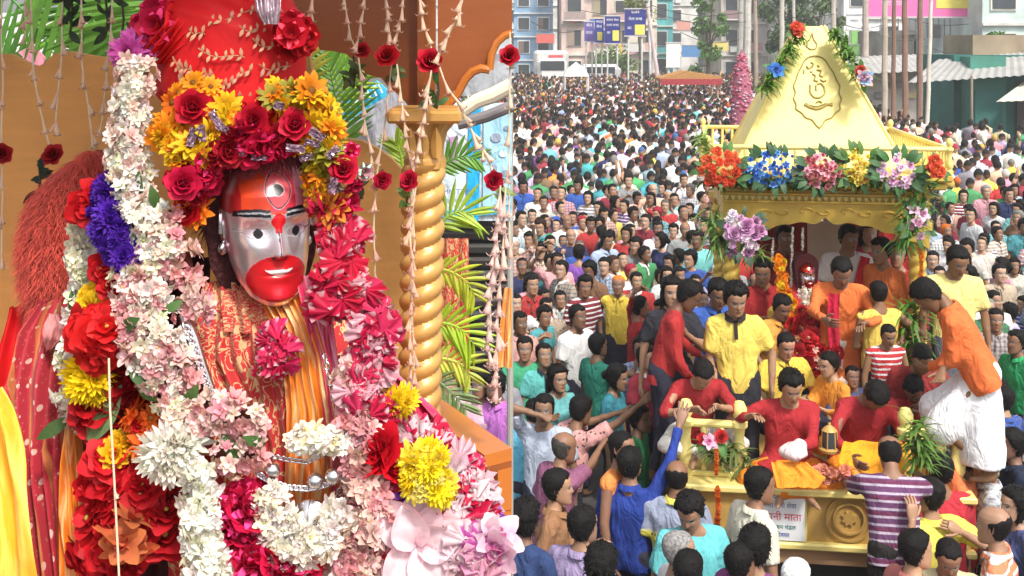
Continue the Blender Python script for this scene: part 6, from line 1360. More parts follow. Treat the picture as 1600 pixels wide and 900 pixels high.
garland('single glossy red rosebud on the pink garland', [(605, 700, 1.83, 8), (603, 725, 1.83, 14)], [('rose', (.66, .005, .02), 1)], 5, 1.1, core=None)
garland('small yellow chrysanthemum beside the base of the column', [(618, 622, 1.87, 8), (632, 632, 1.87, 12)], [('chrysanthemum', (.90, .66, .02), 1)], 8, .75, core=None)
garland('big bright yellow chrysanthemum cluster at the lower right', [(640, 715, 1.83, 22), (672, 735, 1.82, 34), (665, 765, 1.82, 28)], [('chrysanthemum', (.92, .72, .02), 3), ('marigold', (.92, .84, .22), 2), ('gerbera', (.92, .78, .10), 1)], 90, .62, core=(.5, .4, .02))  # palest yellows put the overexposed sunlight into the petal colour
garland('small violet flowers under the yellow chrysanthemums', [(615, 762, 1.85, 8), (635, 768, 1.84, 12), (662, 782, 1.83, 8)], [('orchid', (.20, .05, .42), 1)], 10, .5, core=None)
garland('violet and green sprig at the right border of the flower heap', [(768, 806, 1.84, 8), (776, 815, 1.84, 10)], [('orchid', (.30, .08, .55), 2), ('marigold', (.2, .4, .05), 1)], 8, .45, core=None)
garland('white pink lily cut by the lower right of the shrine', [(770, 850, 1.78, 14), (782, 845, 1.78, 10)], [('orchid', (.90, .66, .72), 1)], 7, .7, core=None)
# large lotus-like cloth flower
t = thing('cloth_lotus', 'large glowing white and pink cloth lotus at the lower right of the idol', 'flower', at(655, 835, 1.84))
for k, (a, ln, wd, el) in enumerate([(-2.6, .10, .075, .15), (-2.0, .105, .08, .1), (-1.3, .10, .085, .2), (-.6, .095, .075, .15), (.0, .09, .07, .2), (.7, .09, .07, .3), (1.5, .085, .075, .3), (2.3, .09, .07, .25), (-2.3, .075, .06, .8), (-1.0, .08, .065, .7), (.3, .07, .06, .8), (1.9, .07, .06, .8)]):
    G = []; CC = []
    for i in range(9):
        s = i / 8; w = wd * math.sin(math.pi * (.10 + .86 * s ** .9)) * .5; row = []
        for j in range(-3, 4):
            x = s * ln * math.cos(el * (1 - s)); row.append((x, j / 3 * w, ln * s * math.sin(el) * (1 - .6 * s) + .018 * (j / 3) ** 2 * (1 - s * .3) + .0035 * math.sin(j * 2.4 + s * 5 + k) + .005 * noise.noise(Vector((s * 4, j * .6, k * 2.0))))); kk = 1 - s * .0; CC.append((1, .95 - .3 * max(0, .35 - s), .97 - .2 * max(0, .35 - s), 0))
        G.append(row)
    o = put('petal', MB().grid(np.array(G), np.array(CC)).mesh('petal'), 'petal', t, (0, -.004 * k, 0), (.05, -1, .15), 1, (.93, .74, .78)); from mathutils import Quaternion as _Q; o.rotation_quaternion = Vector((.05, -1, .15)).to_track_quat('Z', 'Y') @ _Q((0, 0, 1), a)
# head flowers
def headflower(label, px, py, Y, kd, col, size, extra=None):
    t = thing('rose_ornament' if kd == 'rose' else 'flower_ornament', label, 'flower', at(px, py, Y))
    if extra:
        ek, ec, n, rr, es = extra
        for k in range(n): a = k / n * 6.28 + rnd.uniform(-.2, .2); put(ek, FL[ek], 'petal', t, (rr * math.cos(a), .012 + rnd.uniform(0, .008), rr * math.sin(a)), (math.cos(a) * .7, -1, math.sin(a) * .7), es * rnd.uniform(.8, 1.2), jit(rnd.choice(ec), .12))
    put(kd, FL[kd], 'petal', t, (0, -.005, 0), (rnd.uniform(-.3, .3), -1, rnd.uniform(-.1, .4)), size, col); return t
OR = [(.85, .38, .01), (.85, .50, .02), (.80, .22, .01)]
headflower('large red rose upper left on the turban band', 303, 168, 1.92, 'rose', (.62, .006, .03), 1.05, ('gerbera', OR, 8, .040, .62))
headflower('large red rose in the centre of the turban band', 398, 190, 1.90, 'rose', (.60, .005, .03), 1.0, ('net_flower', [RED], 5, .025, .7))
headflower('red rose on the right of the turban band among yellow petals', 462, 194, 1.90, 'rose', (.62, .006, .04), .92, ('gerbera', OR, 8, .038, .62))
headflower('red rose below the turban band on the left of the forehead', 288, 286, 1.88, 'rose', (.64, .006, .06), 1.0, ('rose', [RED, CRM], 4, .026, .6))
headflower('red rose at the lower right end of the turban band', 537, 265, 1.90, 'rose', (.62, .006, .04), .86, ('net_flower', [(.6, .3, .35), CRM], 6, .03, .6))
headflower('crimson net bow at the top right of the turban', 456, 56, 1.98, 'net_flower', (.66, .01, .03), 1.0, ('net_flower', [RED, (.66, .01, .03)], 7, .020, .8))
headflower('violet pink tinsel tuft at the upper left of the turban', 203, 80, 2.0, 'chrysanthemum', (.62, .10, .42), 1.1, ('chrysanthemum', [(.66, .15, .48)], 4, .02, .8))
headflower('crimson cloth rosette on the left of the turban', 250, 42, 2.02, 'net_flower', (.6, .01, .06), 1.2, ('net_flower', [CRM], 6, .032, 1.0))
garland('row of orange and yellow petals along the left of the turban band', [(262, 190, 1.94, 16), (275, 235, 1.92, 22), (310, 240, 1.91, 24), (345, 215, 1.91, 24), (352, 160, 1.92, 16)], [('gerbera', ORG, 2), ('gerbera', YEL, 2), ('chrysanthemum', (.85, .45, .01), 1)], 58, .62, core=(.25, .02, .02))
garland('orange and yellow petals along the right of the turban band', [(425, 160, 1.93, 20), (455, 148, 1.93, 22), (490, 165, 1.92, 22), (508, 205, 1.92, 24), (500, 255, 1.92, 18), (500, 300, 1.92, 12)], [('gerbera', YEL, 3), ('gerbera', ORG, 2), ('gerbera', (.35, .35, .04), 1)], 62, .66, core=(.15, .03, .02))
garland('crimson tinsel band under the flowers above the forehead', [(300, 300, 1.92, 12), (326, 262, 1.91, 14), (362, 232, 1.9, 17), (408, 214, 1.90, 19), (452, 228, 1.91, 14)], [('net_flower', CRM, 3), ('rose', (.45, .005, .02), 2)], 56, .7, core=(.3, .01, .02))
garland('small orange flowers hanging left of the forehead', [(300, 320, 1.93, 12), (312, 335, 1.93, 10)], [('gerbera', (.85, .25, .02), 2), ('rose', RED, 1)], 10, .7)
garland('pink and orange flowers trailing beside the right temple', [(510, 300, 1.93, 12), (525, 330, 1.92, 14)], [('gerbera', (.8, .3, .05), 1), ('net_flower', CRM, 2)], 14, .8)
# silver tinsel ribbons
t = thing('tinsel_ribbon', 'crinkled silver tinsel ribbons tucked between the turban roses', 'ribbon', at(330, 210, 1.88)); o0 = t.location.copy()
for px, py, w, h, a in [(300, 214, 14, 30, .2), (316, 208, 12, 26, -.1), (338, 188, 12, 32, -.5), (350, 200, 10, 24, -.8), (495, 210, 26, 13, .6), (488, 224, 24, 10, .3), (462, 232, 30, 12, .1), (520, 238, 22, 12, -.7), (436, 165, 16, 12, .3), (520, 290, 12, 26, .2), (478, 246, 22, 10, -.3), (376, 238, 20, 10, .3), (405, 246, 24, 9, 0)]:
    G = []; CC = []
    for i in range(9):
        row = []
        for j in range(9):
            x = (j / 8 - .5) * w; y = (i / 8 - .5) * h; x, y = x * math.cos(a) - y * math.sin(a), x * math.sin(a) + y * math.cos(a); p = at(px + x, py + y, 1.875) - o0; p.y += rnd.uniform(-.005, .005); row.append(p); kk = rnd.uniform(.5, 1.2); CC.append((kk * .62, kk * .46, kk * .56, 1))
        G.append(row)
    obj('ribbon', MB().grid(np.array(G), np.array(CC)), 'tinsel', t, smooth=False)
c = tag(drape('silver_net', [(395, 440, -20, 1.98), (400, 440, 15, 1.97), (412, 436, 38, 1.97)], 20, 5, .008, 'tinsel', (.50, .38, .42)), 'silver pink netting tuft at the top of the turban', 'netting')
c = tag(drape('red_veil', [(240, 420, -30, 2.06), (238, 400, 10, 2.03), (245, 330, 38, 2.0), (225, 290, 70, 2.0), (205, 262, 100, 2.02)], 40, 5, .012, 'turban_cloth', None, seed=12), 'red veil draped over the upper left of the turban', 'veil')

# ================= PEOPLE ON THE CHARIOT =================
RD = (.38, .014, .02); OG = (.80, .16, .01); YL = (.86, .66, .08); WHT = (.74, .74, .74)
def dark(V, C): return C
def yoke(V, C):       # coloured yoke above, printed cloth below
    m = V[:, 2] > 1.22; C[m] = (.30, .34, .46, 1); return C
def on(label, px, py, yaw, shirt, Y, **k): return hero(label, px, py, yaw, shirt, Y=Y, **k)
on('man in a yellow polo shirt with a dark collar standing behind the left balustrade', 1150, 467, 172, (.86, .66, .09), 8.75, scale=1.0, rh=(1124, 616, .0), lh=(1206, 610, .0), hyaw=12, hpitch=-22, collar=True, collarcol=(.03, .02, .02, 1), legs_c=(.03, .03, .04), hair='fluffy', side=2, skin=(.34, .19, .11), wide=.86, curl=.6)
on('man in a long sleeved red shirt leaning forward behind the man in yellow', 1076, 462, -100, (.44, .02, .02), 8.9, scale=.98, sleeves='long', rh=(1085, 600, .1), lh=(1100, 560, -.2), lean=14, hpitch=-20, hair='short', skin=(.15, .07, .04))
on('man in a royal blue shirt looking down left of the man in yellow', 1122, 458, 190, (.03, .10, .42), 9.6, hpitch=-25, hair='short', skin=(.22, .11, .06))
on('crouching man in a red shirt behind the left front balustrade', 1098, 585, 185, RD, 8.6, scale=.9, pose='sit', lean=22, hpitch=-30, rh=(1080, 640, .2), lh=(1122, 636, .25), sleeves='half', legs='trousers', legs_c=(.66, .64, .60))
on('man in a red kurta sitting on the ledge with a white bag in his lap', 1236, 605, 175, (.42, .014, .022), 8.5, scale=.98, pose='sit', lean=10, hpitch=-18, hyaw=8, rh=(1172, 650, .15), lh=(1240, 700, .3), sleeves='long', legs='dhoti', top='kurta', legs_c=(.82, .25, .02), hair='fluffy', skin=(.36, .20, .12))
on('man in a red shirt bending his head on the right of the front ledge', 1368, 618, 185, (.40, .014, .022), 8.5, scale=1.0, pose='sit', lean=22, hpitch=-48, rh=(1330, 715, .3), lh=(1400, 700, .25), sleeves='long', legs='dhoti', top='kurta', legs_c=(.82, .26, .02), skin=(.22, .11, .06))
on('boy in an orange kurta seated in profile in the middle of the chariot', 1295, 570, 110, (.84, .30, .01), 9.0, scale=.80, pose='sit', hpitch=-10, rh=(1262, 625, .1), lh=(1285, 640, .2), sleeves='long', top='kurta', legs='dhoti', legs_c=(.84, .28, .01))
on('priest in an orange kurta and long red scarf standing right of the silver idol', 1315, 425, 165, (.82, .17, .02), 9.6, scale=1.0, top='kurta', sleeves='long', legs='dhoti', legs_c=(.78, .70, .60), rh=(1290, 500, .35), lh=(1352, 505, .35), hpitch=-28, lean=8, hyaw=10, skin=(.24, .12, .07), sash=[(.05, .13, 1.40), (.06, .145, 1.2), (.05, .15, 1.0), (.03, .155, .8), (.02, .16, .62)], sashc=(.55, .02, .06))
on('man in an orange shirt and white dhoti bending over the right side of the chariot', 1450, 462, 66, (.84, .16, .02), 8.4, scale=1.04, lean=26, side=-4, knees=.22, hpitch=-36, rh=(1470, 590, .25), lh=(1448, 575, -.05), sleeves='long', legs='dhoti', legs_c=(.80, .80, .84), skin=(.20, .10, .05), sash=[(.14, .03, .98), (.0, .115, .99), (-.14, .03, 1.0)], sashc=(.82, .80, .78), wide=1.2)
on('man in a yellow t-shirt standing behind the bending man in orange', 1496, 408, 175, (.86, .72, .22), 9.4, scale=1.0, hpitch=-28, hyaw=10, skin=(.24, .12, .06), legs_c=(.1, .1, .12))
on('boy in a sleeveless yellow shirt seen from behind near the right column', 1372, 458, 10, (.86, .62, .08), 9.5, scale=.86, sleeves='none', top='vest', hair='cropped', skin=(.20, .10, .05), lh=(1352, 540, -.1), rh=(1402, 500, -.1))
on('small boy in a red and white vest standing at the foot of the right column', 1388, 524, 185, (.55, .03, .04), 9.1, scale=.72, sleeves='none', top='vest', hair='cropped', skin=(.28, .15, .08), hpitch=-20, mat='cloth_stripes')
on('moustached man in a red shirt under the left of the chariot roof', 1192, 425, 185, (.42, .015, .02), 10.4, scale=1.0, hyaw=-25, hpitch=-15, sleeves='half', moustache=True, skin=(.26, .13, .07), rh=(1185, 500, .2), lh=(1225, 505, .25))
on('young man in white with a red shawl standing right of the cream board', 1326, 372, 170, (.72, .68, .68), 10.9, scale=1.0, hyaw=30, hpitch=-10, sleeves='short', skin=(.20, .10, .05), sash=[(-.16, .10, 1.42), (-.10, .15, 1.2), (-.02, .15, 1.0)], sashc=(.5, .02, .03))
on('man in an orange kurta looking left under the right end of the roof', 1376, 392, 120, (.82, .20, .03), 10.6, scale=1.0, top='kurta', sleeves='long', hpitch=-10, skin=(.26, .14, .08))
on('man in a dark red shirt half hidden behind the right column', 1402, 398, 150, (.45, .02, .03), 10.9, scale=.98, sleeves='long', skin=(.3, .16, .1))
on('dark haired man at the back left under the chariot roof', 1226, 372, 185, (.30, .02, .03), 11.3, scale=.98, hpitch=-5, skin=(.18, .09, .05))
on('woman in a crimson sari behind the priest under the roof', 1358, 365, 175, (.45, .02, .05), 11.3, fem=True, scale=.98, hair='long', hpitch=-5, top='saree', legs='saree', legs_c=(.4, .02, .04))
on('boy with a flower garland and yellow shirt between the two men in red', 1228, 540, 190, (.84, .60, .05), 9.1, scale=.85, pose='sit', hpitch=-20, sleeves='short', hair='cropped', skin=(.40, .20, .13))
on('child in a blue patterned shirt sitting behind the front ledge', 1332, 588, 180, (.12, .14, .35), 8.95, scale=.68, pose='sit', hair='cropped', mat='cloth_checks', skin=(.28, .15, .09))
on('worshipper in saffron cloth crouching left of the silver idol', 1222, 480, 200, (.82, .35, .04), 10.0, scale=.9, pose='sit', hpitch=-25, sleeves='short', skin=(.24, .12, .07))
on('man in a dark maroon shirt crouching at the foot of the right column', 1440, 560, 170, (.35, .03, .03), 8.9, scale=.95, lean=15, hpitch=-25, skin=(.20, .10, .05), hair='cropped')
on('man wearing a dark red shirt squatting on the right ledge behind the rail', 1428, 608, 150, (.48, .02, .02), 8.9, scale=.9, pose='sit', lean=20, hpitch=-30, sleeves='half', rh=(1432, 640, .2), lh=(1450, 645, .1))

# small silver idol enthroned under the roof
t = thing('small_idol', 'small silver faced idol in red robes enthroned under the chariot roof', 'idol', at(1262, 600, 10.3)); q0 = t.location.copy()
Ms = Matrix.Translation(at(1260, 430, 10.3) - q0) @ rotv('Z', R(188)).to_4x4(); m = MB(); add_head(m, Ms, 60, 50, scale=1.0, colf=lambda X, Y, Z, A: idol_colors(X, Y, Z, A)); obj('face', m, 'silver', t)
m = MB(); m.lathe([(.26, .45), (.30, .60), (.26, .80), (.17, .92), (.08, .99), (.01, 1.0)], seg=20); V = m.v[0]; V[:, 1] = V[:, 1] * .5 + .1; obj('robe', m, 'brocade', t).location = (0, 0, -.05)
m = MB(); X, Y_, Z, A = head_points(40, 30, .2); P = np.stack([X * 1.6, np.minimum(Y_, .03) - .02, Z * 1.5 + .02], -1); m.grid(P @ np.array(Ms.to_3x3()).T + np.array(Ms.translation), wrap=True); obj('hair', m, 'hair', t, (.05, .005, .008))
obj('throne', MB().box((0, .25, .35), (.7, .5, .7), bev=.05), 'gold_paint', t)
garland('red white and yellow flower heap in front of the small silver idol', [(1235, 500, 10, 26), (1262, 520, 9.9, 34), (1280, 560, 9.7, 36), (1240, 560, 9.7, 30)], [('rose', RED, 3), ('hibiscus', (.6, .02, .03), 2), ('tuberose', PKW, 2), ('marigold', ORG, 2)], 220, 1.6, core=(.3, .02, .02))
garland('yellow marigold garland left of the small silver idol', [(1216, 400, 10.2, 8), (1222, 450, 10.1, 8), (1250, 510, 9.9, 9)], [('marigold', ORG, 2), ('marigold', YEL, 1)], 60, 1.4, core=None)
garland('white flower garland hanging on the chest of the small silver idol', [(1252, 450, 10.1, 5), (1262, 480, 10.05, 7), (1268, 455, 10.1, 5)], [('tuberose', WH, 1)], 36, 1.3, core=None)
t = thing('cloth_bag', 'crumpled white and pink cloth bag in the lap of the seated man in red', 'bag', at(1238, 706, 8.1)); m = MB(); V, Fc = remesh(MB().ell((0, 0, 0), (.11, .08, .07), 16, 10).ell((.06, 0, .05), (.06, .05, .05), 12, 8), .012, 2, fold=.022); m.add(V, Fc); obj('bag', m, 'cloth', t, (.72, .55, .55))
t = thing('ornate_pot', 'small dark ornate pot with brass bars on the front ledge', 'pot', at(1296, 705, 8.35)); obj('base', MB().lathe([(0, 0), (.07, 0), (.075, .02), (.05, .03), (.0, .03)], seg=16), 'ochre_paint', t); obj('glass', MB().lathe([(.05, .03), (.055, .08), (.05, .14), (.03, .155)], seg=16), 'glass', t)  # dark ornate pot on the ledge; its glass and bars are made up
for k in range(6): a = k * 1.047; obj('bar', MB().cap((.058 * math.cos(a), .058 * math.sin(a), .03), (.052 * math.cos(a), .052 * math.sin(a), .15), .005, .005, 6), 'ochre_paint', t)
obj('top', MB().lathe([(.056, .15), (.04, .17), (.012, .19), (.01, .205), (0, .21)], seg=16), 'ochre_paint', t)
garland('scattered petals and offerings along the front ledge', [(1225, 745, 8.15, 8), (1260, 742, 8.15, 9), (1300, 742, 8.15, 9), (1340, 738, 8.15, 9)], [('rose', (.5, .05, .05), 1), ('hibiscus', (.78, .30, .2), 2), ('tuberose', PKW, 2)], 46, 1.0, core=None)
c = tag(drape('saffron_cloth', [(1205, 1260, 722, 8.1), (1210, 1290, 745, 8.06), (1215, 1280, 762, 8.04)], 20, 3, .012, 'cloth', (.84, .30, .03)), 'saffron cloth spilling over the front ledge above the notice', 'cloth')
c = tag(drape('saffron_shawl', [(1318, 1420, 690, 8.25), (1310, 1425, 722, 8.15), (1330, 1410, 745, 8.1)], 26, 4, .014, 'cloth', (.86, .34, .02)), 'orange shawl bunched under the man in red on the right of the ledge', 'cloth')

# ================= PEOPLE IN THE FRONT OF THE CROWD =================
hero('balding man in a purple and white striped shirt climbing onto the chariot front', 1390, 708, -8, (.14, .05, .14), Y=7.7, scale=.95, lean=14, hair='balding', mat='cloth_bands', rh=(1440, 745, -.3), lh=(1312, 755, -.55), sleeves='short', legs_c=(.025, .022, .022), wide=1.0, skin=(.24, .12, .07), hpitch=-12)
hero('man in a royal blue shirt stretching his right arm up towards the chariot', 985, 725, -32, (.015, .05, .33), scale=1.0, rh=(1066, 652, -.05), sleeves='long', hpitch=6, spread=.5, curl=.15, skin=(.26, .14, .09), hair='short')
hero('man in a salmon printed shirt reaching far out to the right', 908, 642, -55, (.80, .38, .36), scale=1.0, rh=(1030, 610, .1), lh=(985, 640, -.1), lean=14, mat='cloth_print', hpitch=0, skin=(.22, .11, .06))
hero('bald headed man in a mauve shirt behind the man in royal blue', 882, 700, -62, (.30, .10, .20), scale=1.0, rh=(945, 690, -.35), hair='balding', sleeves='short', skin=(.24, .12, .07), hairc=(.05, .045, .04), lean=8)
hero('man in a brown shirt with an open collar turned to the right', 872, 762, -100, (.33, .16, .07), scale=1.0, collar=True, sleeves='long', hair='short', hyaw=10, skin=(.40, .22, .13), rh=(880, 890, .1), lh=(930, 850, .1))
hero('man in a shirt with a grey yoke and yellow print below', 1058, 745, -20, (.82, .74, .08), scale=.98, panel=yoke, mat='cloth_print', sleeves='short', hair='balding', skin=(.22, .11, .06))
hero('young man in a turquoise shirt looking down before the front panel', 1078, 800, 190, (.12, .58, .62), scale=1.0, hyaw=-35, hpitch=-30, hair='fluffy', skin=(.34, .18, .11), mat='cloth')
hero('man in a cream shirt facing the notice on the chariot', 1188, 760, -70, (.74, .70, .56), scale=1.02, hair='short', skin=(.26, .13, .08), hyaw=-10, lean=5, sleeves='short')
hero('grey haired man in a white shirt at the bottom of the crowd', 1062, 862, -85, (.78, .78, .78), scale=1.0, hair='cropped', hairc=(.26, .25, .25), skin=(.34, .20, .13), hyaw=-5)
hero('man in a lavender shirt with his back turned at the lower left', 912, 822, -35, (.36, .28, .50), scale=1.0, hair='short', collar=True, hyaw=-15, skin=(.32, .18, .11))
hero('dark haired person at the bottom edge left of the grey haired man', 940, 885, -20, (.05, .05, .07), scale=1.0, hair='fluffy')
hero('short haired person at the bottom edge right below the grey haired man', 1076, 893, -20, (.10, .10, .14), scale=.98, hair='short')
hero('fluffy haired person in a plum shirt at the bottom left of the golden panel', 1180, 855, -25, (.26, .05, .22), scale=1.0, hair='fluffy', skin=(.3, .17, .1))
hero('dark haired person in purple just left of the fluffy haired one', 1158, 880, -60, (.34, .08, .32), scale=.96, hair='short')
hero('person in a dark navy shirt cut by the lower left edge of the crowd', 822, 812, -40, (.03, .06, .18), scale=1.0, hair='fluffy', skin=(.2, .1, .06))
hero('boy in a lemon yellow t-shirt looking left below the striped climber', 1450, 775, 30, (.86, .78, .08), scale=1.0, hair='short', hyaw=25, rh=(1500, 830, .1), lh=(1425, 812, .3), skin=(.36, .20, .12))
hero('man in a crimson shirt behind the boy in lemon yellow', 1468, 735, 10, (.55, .02, .04), scale=1.0, hair='short', sleeves='long')
hero('young man in profile with a faded red shirt at the bottom right', 1432, 860, -75, (.62, .18, .16), scale=.98, hair='short', skin=(.45, .25, .15), hyaw=-5)
hero('short haired boy looking down next to the young man in profile', 1482, 872, 170, (.70, .62, .35), scale=.94, hair='cropped', hpitch=-30, skin=(.24, .12, .07))
hero('balding man in an orange shirt with dark stripes at the lower right', 1552, 822, 60, (.82, .24, .10), scale=1.02, hair='balding', mat='cloth_stripes', skin=(.34, .19, .12), collar=True, hyaw=-8)
hero('man in an orange t-shirt reaching up to the right post of the chariot', 1508, 715, 50, (.84, .20, .05), scale=1.0, rh=(1500, 790, .0), lh=(1447, 660, -.1), curl=.5, sleeves='short', skin=(.26, .13, .08), hair='short')
hero('man in a black and white patterned shirt right of the reaching man in orange', 1540, 722, 70, (.72, .72, .74), scale=1.0, mat='cloth_checks', hair='short', hyaw=10, skin=(.34, .19, .12))
hero('woman in a navy top with tied hair at the lower right edge', 1585, 790, 100, (.06, .08, .22), scale=.96, fem=True, hair='bun', skin=(.42, .25, .17))
hero('man in a dark navy t-shirt at the right edge looking left', 1580, 695, 80, (.02, .03, .06), scale=1.0, hair='short', skin=(.22, .11, .07))
hero('man with a black cap right of the chariot corner post', 1532, 655, 80, (.45, .36, .22), scale=1.0, hair='short', skin=(.3, .16, .1))
hero('woman in a teal sari with long hair at the left of the crowd', 872, 592, -150, (.12, .42, .44), scale=.96, fem=True, hair='long', top='saree', skin=(.32, .18, .11))
hero('woman in a dark teal blouse in profile left of the red railing men', 965, 590, -115, (.03, .22, .30), scale=.96, fem=True, hair='bun', skin=(.26, .14, .08), hpitch=-10)
hero('man in an orange vest with a shaved head below the reaching arms', 972, 700, -120, (.84, .26, .04), scale=1.0, sleeves='none', top='vest', hair='cropped', skin=(.26, .13, .08), Y=8.4)
hero('boy in a green shirt squeezed next to the left balustrade', 1000, 655, -110, (.04, .34, .14), scale=.94, hair='short', skin=(.22, .11, .07))
hero('person in a saffron turban and yellow shirt waving an arm', 966, 445, 170, (.86, .62, .04), scale=1.0, hair='cropped', hairc=(.72, .20, .03), rh=(1000, 452, .1), sleeves='short', skin=(.28, .15, .09))
hero('man in a red long sleeved shirt stretching his arm over the crowd', 1000, 480, -80, (.46, .015, .02), scale=1.02, rh=(1052, 470, -.1), lh=(990, 452, .3), sleeves='long', skin=(.26, .13, .08))
hero('woman with a black band in her hair standing left of the man in red', 1050, 457, 182, (.03, .03, .04), Y=9.4, scale=.98, fem=True, hair='long', sleeves='short', lh=(1070, 520, .2), skin=(.36, .20, .12))
hero('moustached man in a light blue shirt facing the camera', 1002, 545, 178, (.30, .38, .58), scale=1.0, moustache=True, mat='cloth_checks', skin=(.26, .13, .08), hair='short')
hero('man in a maroon polo with striped collar looking right', 1010, 560, -130, (.40, .03, .06), scale=.96, collar=True, collarcol=(.6, .6, .6, 1), hair='short')
hero('tall man in a white v neck t-shirt among the left crowd', 903, 495, -140, (.78, .78, .80), scale=1.04, hair='short', skin=(.20, .10, .06))
hero('man in a bright white shirt facing the camera in the middle distance', 1028, 358, 178, (.82, .82, .84), scale=1.02, skin=(.2, .1, .06))
hero('person in a violet shirt seen from behind in the left crowd', 905, 395, -20, (.26, .08, .48), scale=1.0)
hero('boy with a striped teal shirt looking up at the lower left', 850, 555, -165, (.10, .48, .46), scale=.94, hair='short', hpitch=8, skin=(.3, .17, .1), collar=True, collarcol=(.02, .03, .04, 1))
hero('man in a green shirt at the left edge looking at the camera', 820, 545, 180, (.05, .40, .20), scale=.98, skin=(.3, .16, .1))
hero('person in a cyan t-shirt bending forward at the left edge', 838, 645, -60, (.10, .48, .70), scale=.96, lean=18, skin=(.24, .13, .08))
hero('man covering his face with one hand in a light blue shirt', 850, 640, 170, (.45, .52, .66), scale=.96, rh=(848, 650, .14), hair='short', skin=(.22, .12, .07), Y=9.2)
hero('man in a peach shirt with a dark face at the far left edge', 812, 505, -150, (.74, .36, .32), scale=1.0, skin=(.18, .09, .05))
hero('man in a teal green shirt reaching his arm to the right over others', 935, 540, -60, (.02, .26, .18), scale=.98, rh=(1000, 555, .1), sleeves='short', skin=(.22, .12, .07))
hero('woman raising both hands over her head in the left crowd', 845, 392, 175, (.66, .52, .42), scale=1.0, fem=True, rh=(822, 395, .1), lh=(862, 380, .1), hair='long', skin=(.4, .24, .16))
hero('man in a bright green polo with white stripes at the right edge', 1588, 535, 110, (.02, .40, .14), scale=1.0, collar=True, skin=(.24, .12, .07))
hero('person in a chequered shirt behind the bending man in orange', 1556, 500, 165, (.5, .42, .4), scale=1.0, mat='cloth_checks')
hero('white cap wearing man at the very bottom below the notice', 1244, 905, -30, (.80, .80, .82), scale=.98, hair='cropped', hairc=(.78, .78, .78))

# ================= THE CROWD =================
VAR = []
vs = [dict(collar=True), dict(hyaw=25, wide=1.1, collar=True, collarcol=(.6, .6, .6, 1)), dict(hyaw=-30, hair='fluffy', lean=4), dict(hair='fluffy', collar=True, hpitch=-12), dict(sleeves='long', collar=True, hyaw=15), dict(fem=True, hair='long', top='saree', legs='saree'), dict(fem=True, hair='bun', hyaw=-20, legs='saree'),
      dict(rh=(.32, .25, 1.75), sleeves='short'), dict(rh=(.10, .42, 1.35), lh=(-.12, .42, 1.35), hpitch=5), dict(lh=(-.25, .2, 1.85), rh=(.2, .2, 1.8), spread=.4), dict(hair='balding', wide=1.15), dict(moustache=True, collar=True, wide=1.05), dict(hair='cropped', hpitch=8, hyaw=-12), dict(sleeves='half', top='kurta', hyaw=30)]
for i, k in enumerate(vs): VAR.append((build_person(vox=.034, hi=False, seed=100 + i, **k), k))
PAL = [('white', (.76, .76, .76), 26), ('off-white', (.68, .63, .55), 8), ('light blue', (.42, .54, .70), 8), ('navy', (.03, .04, .12), 6), ('black', (.02, .02, .022), 8), ('grey', (.28, .28, .30), 7), ('maroon', (.28, .03, .05), 6), ('red', (.46, .03, .03), 5),
       ('pink', (.74, .34, .40), 6), ('purple', (.24, .09, .32), 4), ('yellow', (.80, .62, .10), 3), ('orange', (.78, .24, .05), 2), ('green', (.07, .32, .12), 4), ('teal', (.06, .34, .38), 4), ('turquoise', (.20, .60, .62), 3), ('brown', (.24, .13, .07), 4), ('beige', (.55, .44, .32), 5), ('lilac', (.50, .42, .64), 4), ('royal blue', (.03, .10, .45), 4), ('peach', (.78, .46, .34), 4)]
PW = [p[2] for p in PAL]
def allowed(x, y, pad=0.0):
    w = RF.transposed() @ Vector((x - OX, y - OY, 0))
    if U0 - .30 - pad < w.x < (U1 if w.y > -.8 else .85) + .30 + pad and -2.30 - pad < w.y < 2.55 + pad: return False
    px = CX + x / y * F
    if x < .26 and y < 12.0: return False
    if y < 8.45 and 1040 < px < 1425: return False
    if y < 7.0: return False
    for hx, hy, hr in HEROES:
        if abs(hx - x) < .36 and 0 < hy - y < .75: return False
    for hx, hy, hr in HEROES:
        if (hx - x) ** 2 + (hy - y) ** 2 < (hr + .16) ** 2: return False
    if 36 < y and abs(x - at(1159, 0, 36).x) < .5 and y < 37: return False
    if y > 38 and x > 14.2 + (y - 38) * .1 and y < 62: return False
    return True
pts = []
yv = 6.9; r_ = random.Random(5)
while yv < 96:
    step = .47 if yv < 20 else .55
    hwid = yv * 880 / F + .6; x00 = -.11 * yv if yv > 12.0 else 0.0
    nx = int((hwid - x00 + .5) / step)
    for i in range(nx):
        x = x00 + i * step + r_.uniform(-.17, .17); y = yv + r_.uniform(-.17, .17)
        if not allowed(x, y): continue
        px = CX + x / y * F; s = r_.uniform(.84, 1.03)
        if px > 1760 or x < -6: continue
        if px > 1430 and y > 15 and r_.random() < .45: continue
        pts.append((x, y, s))

    yv += step * 1.02
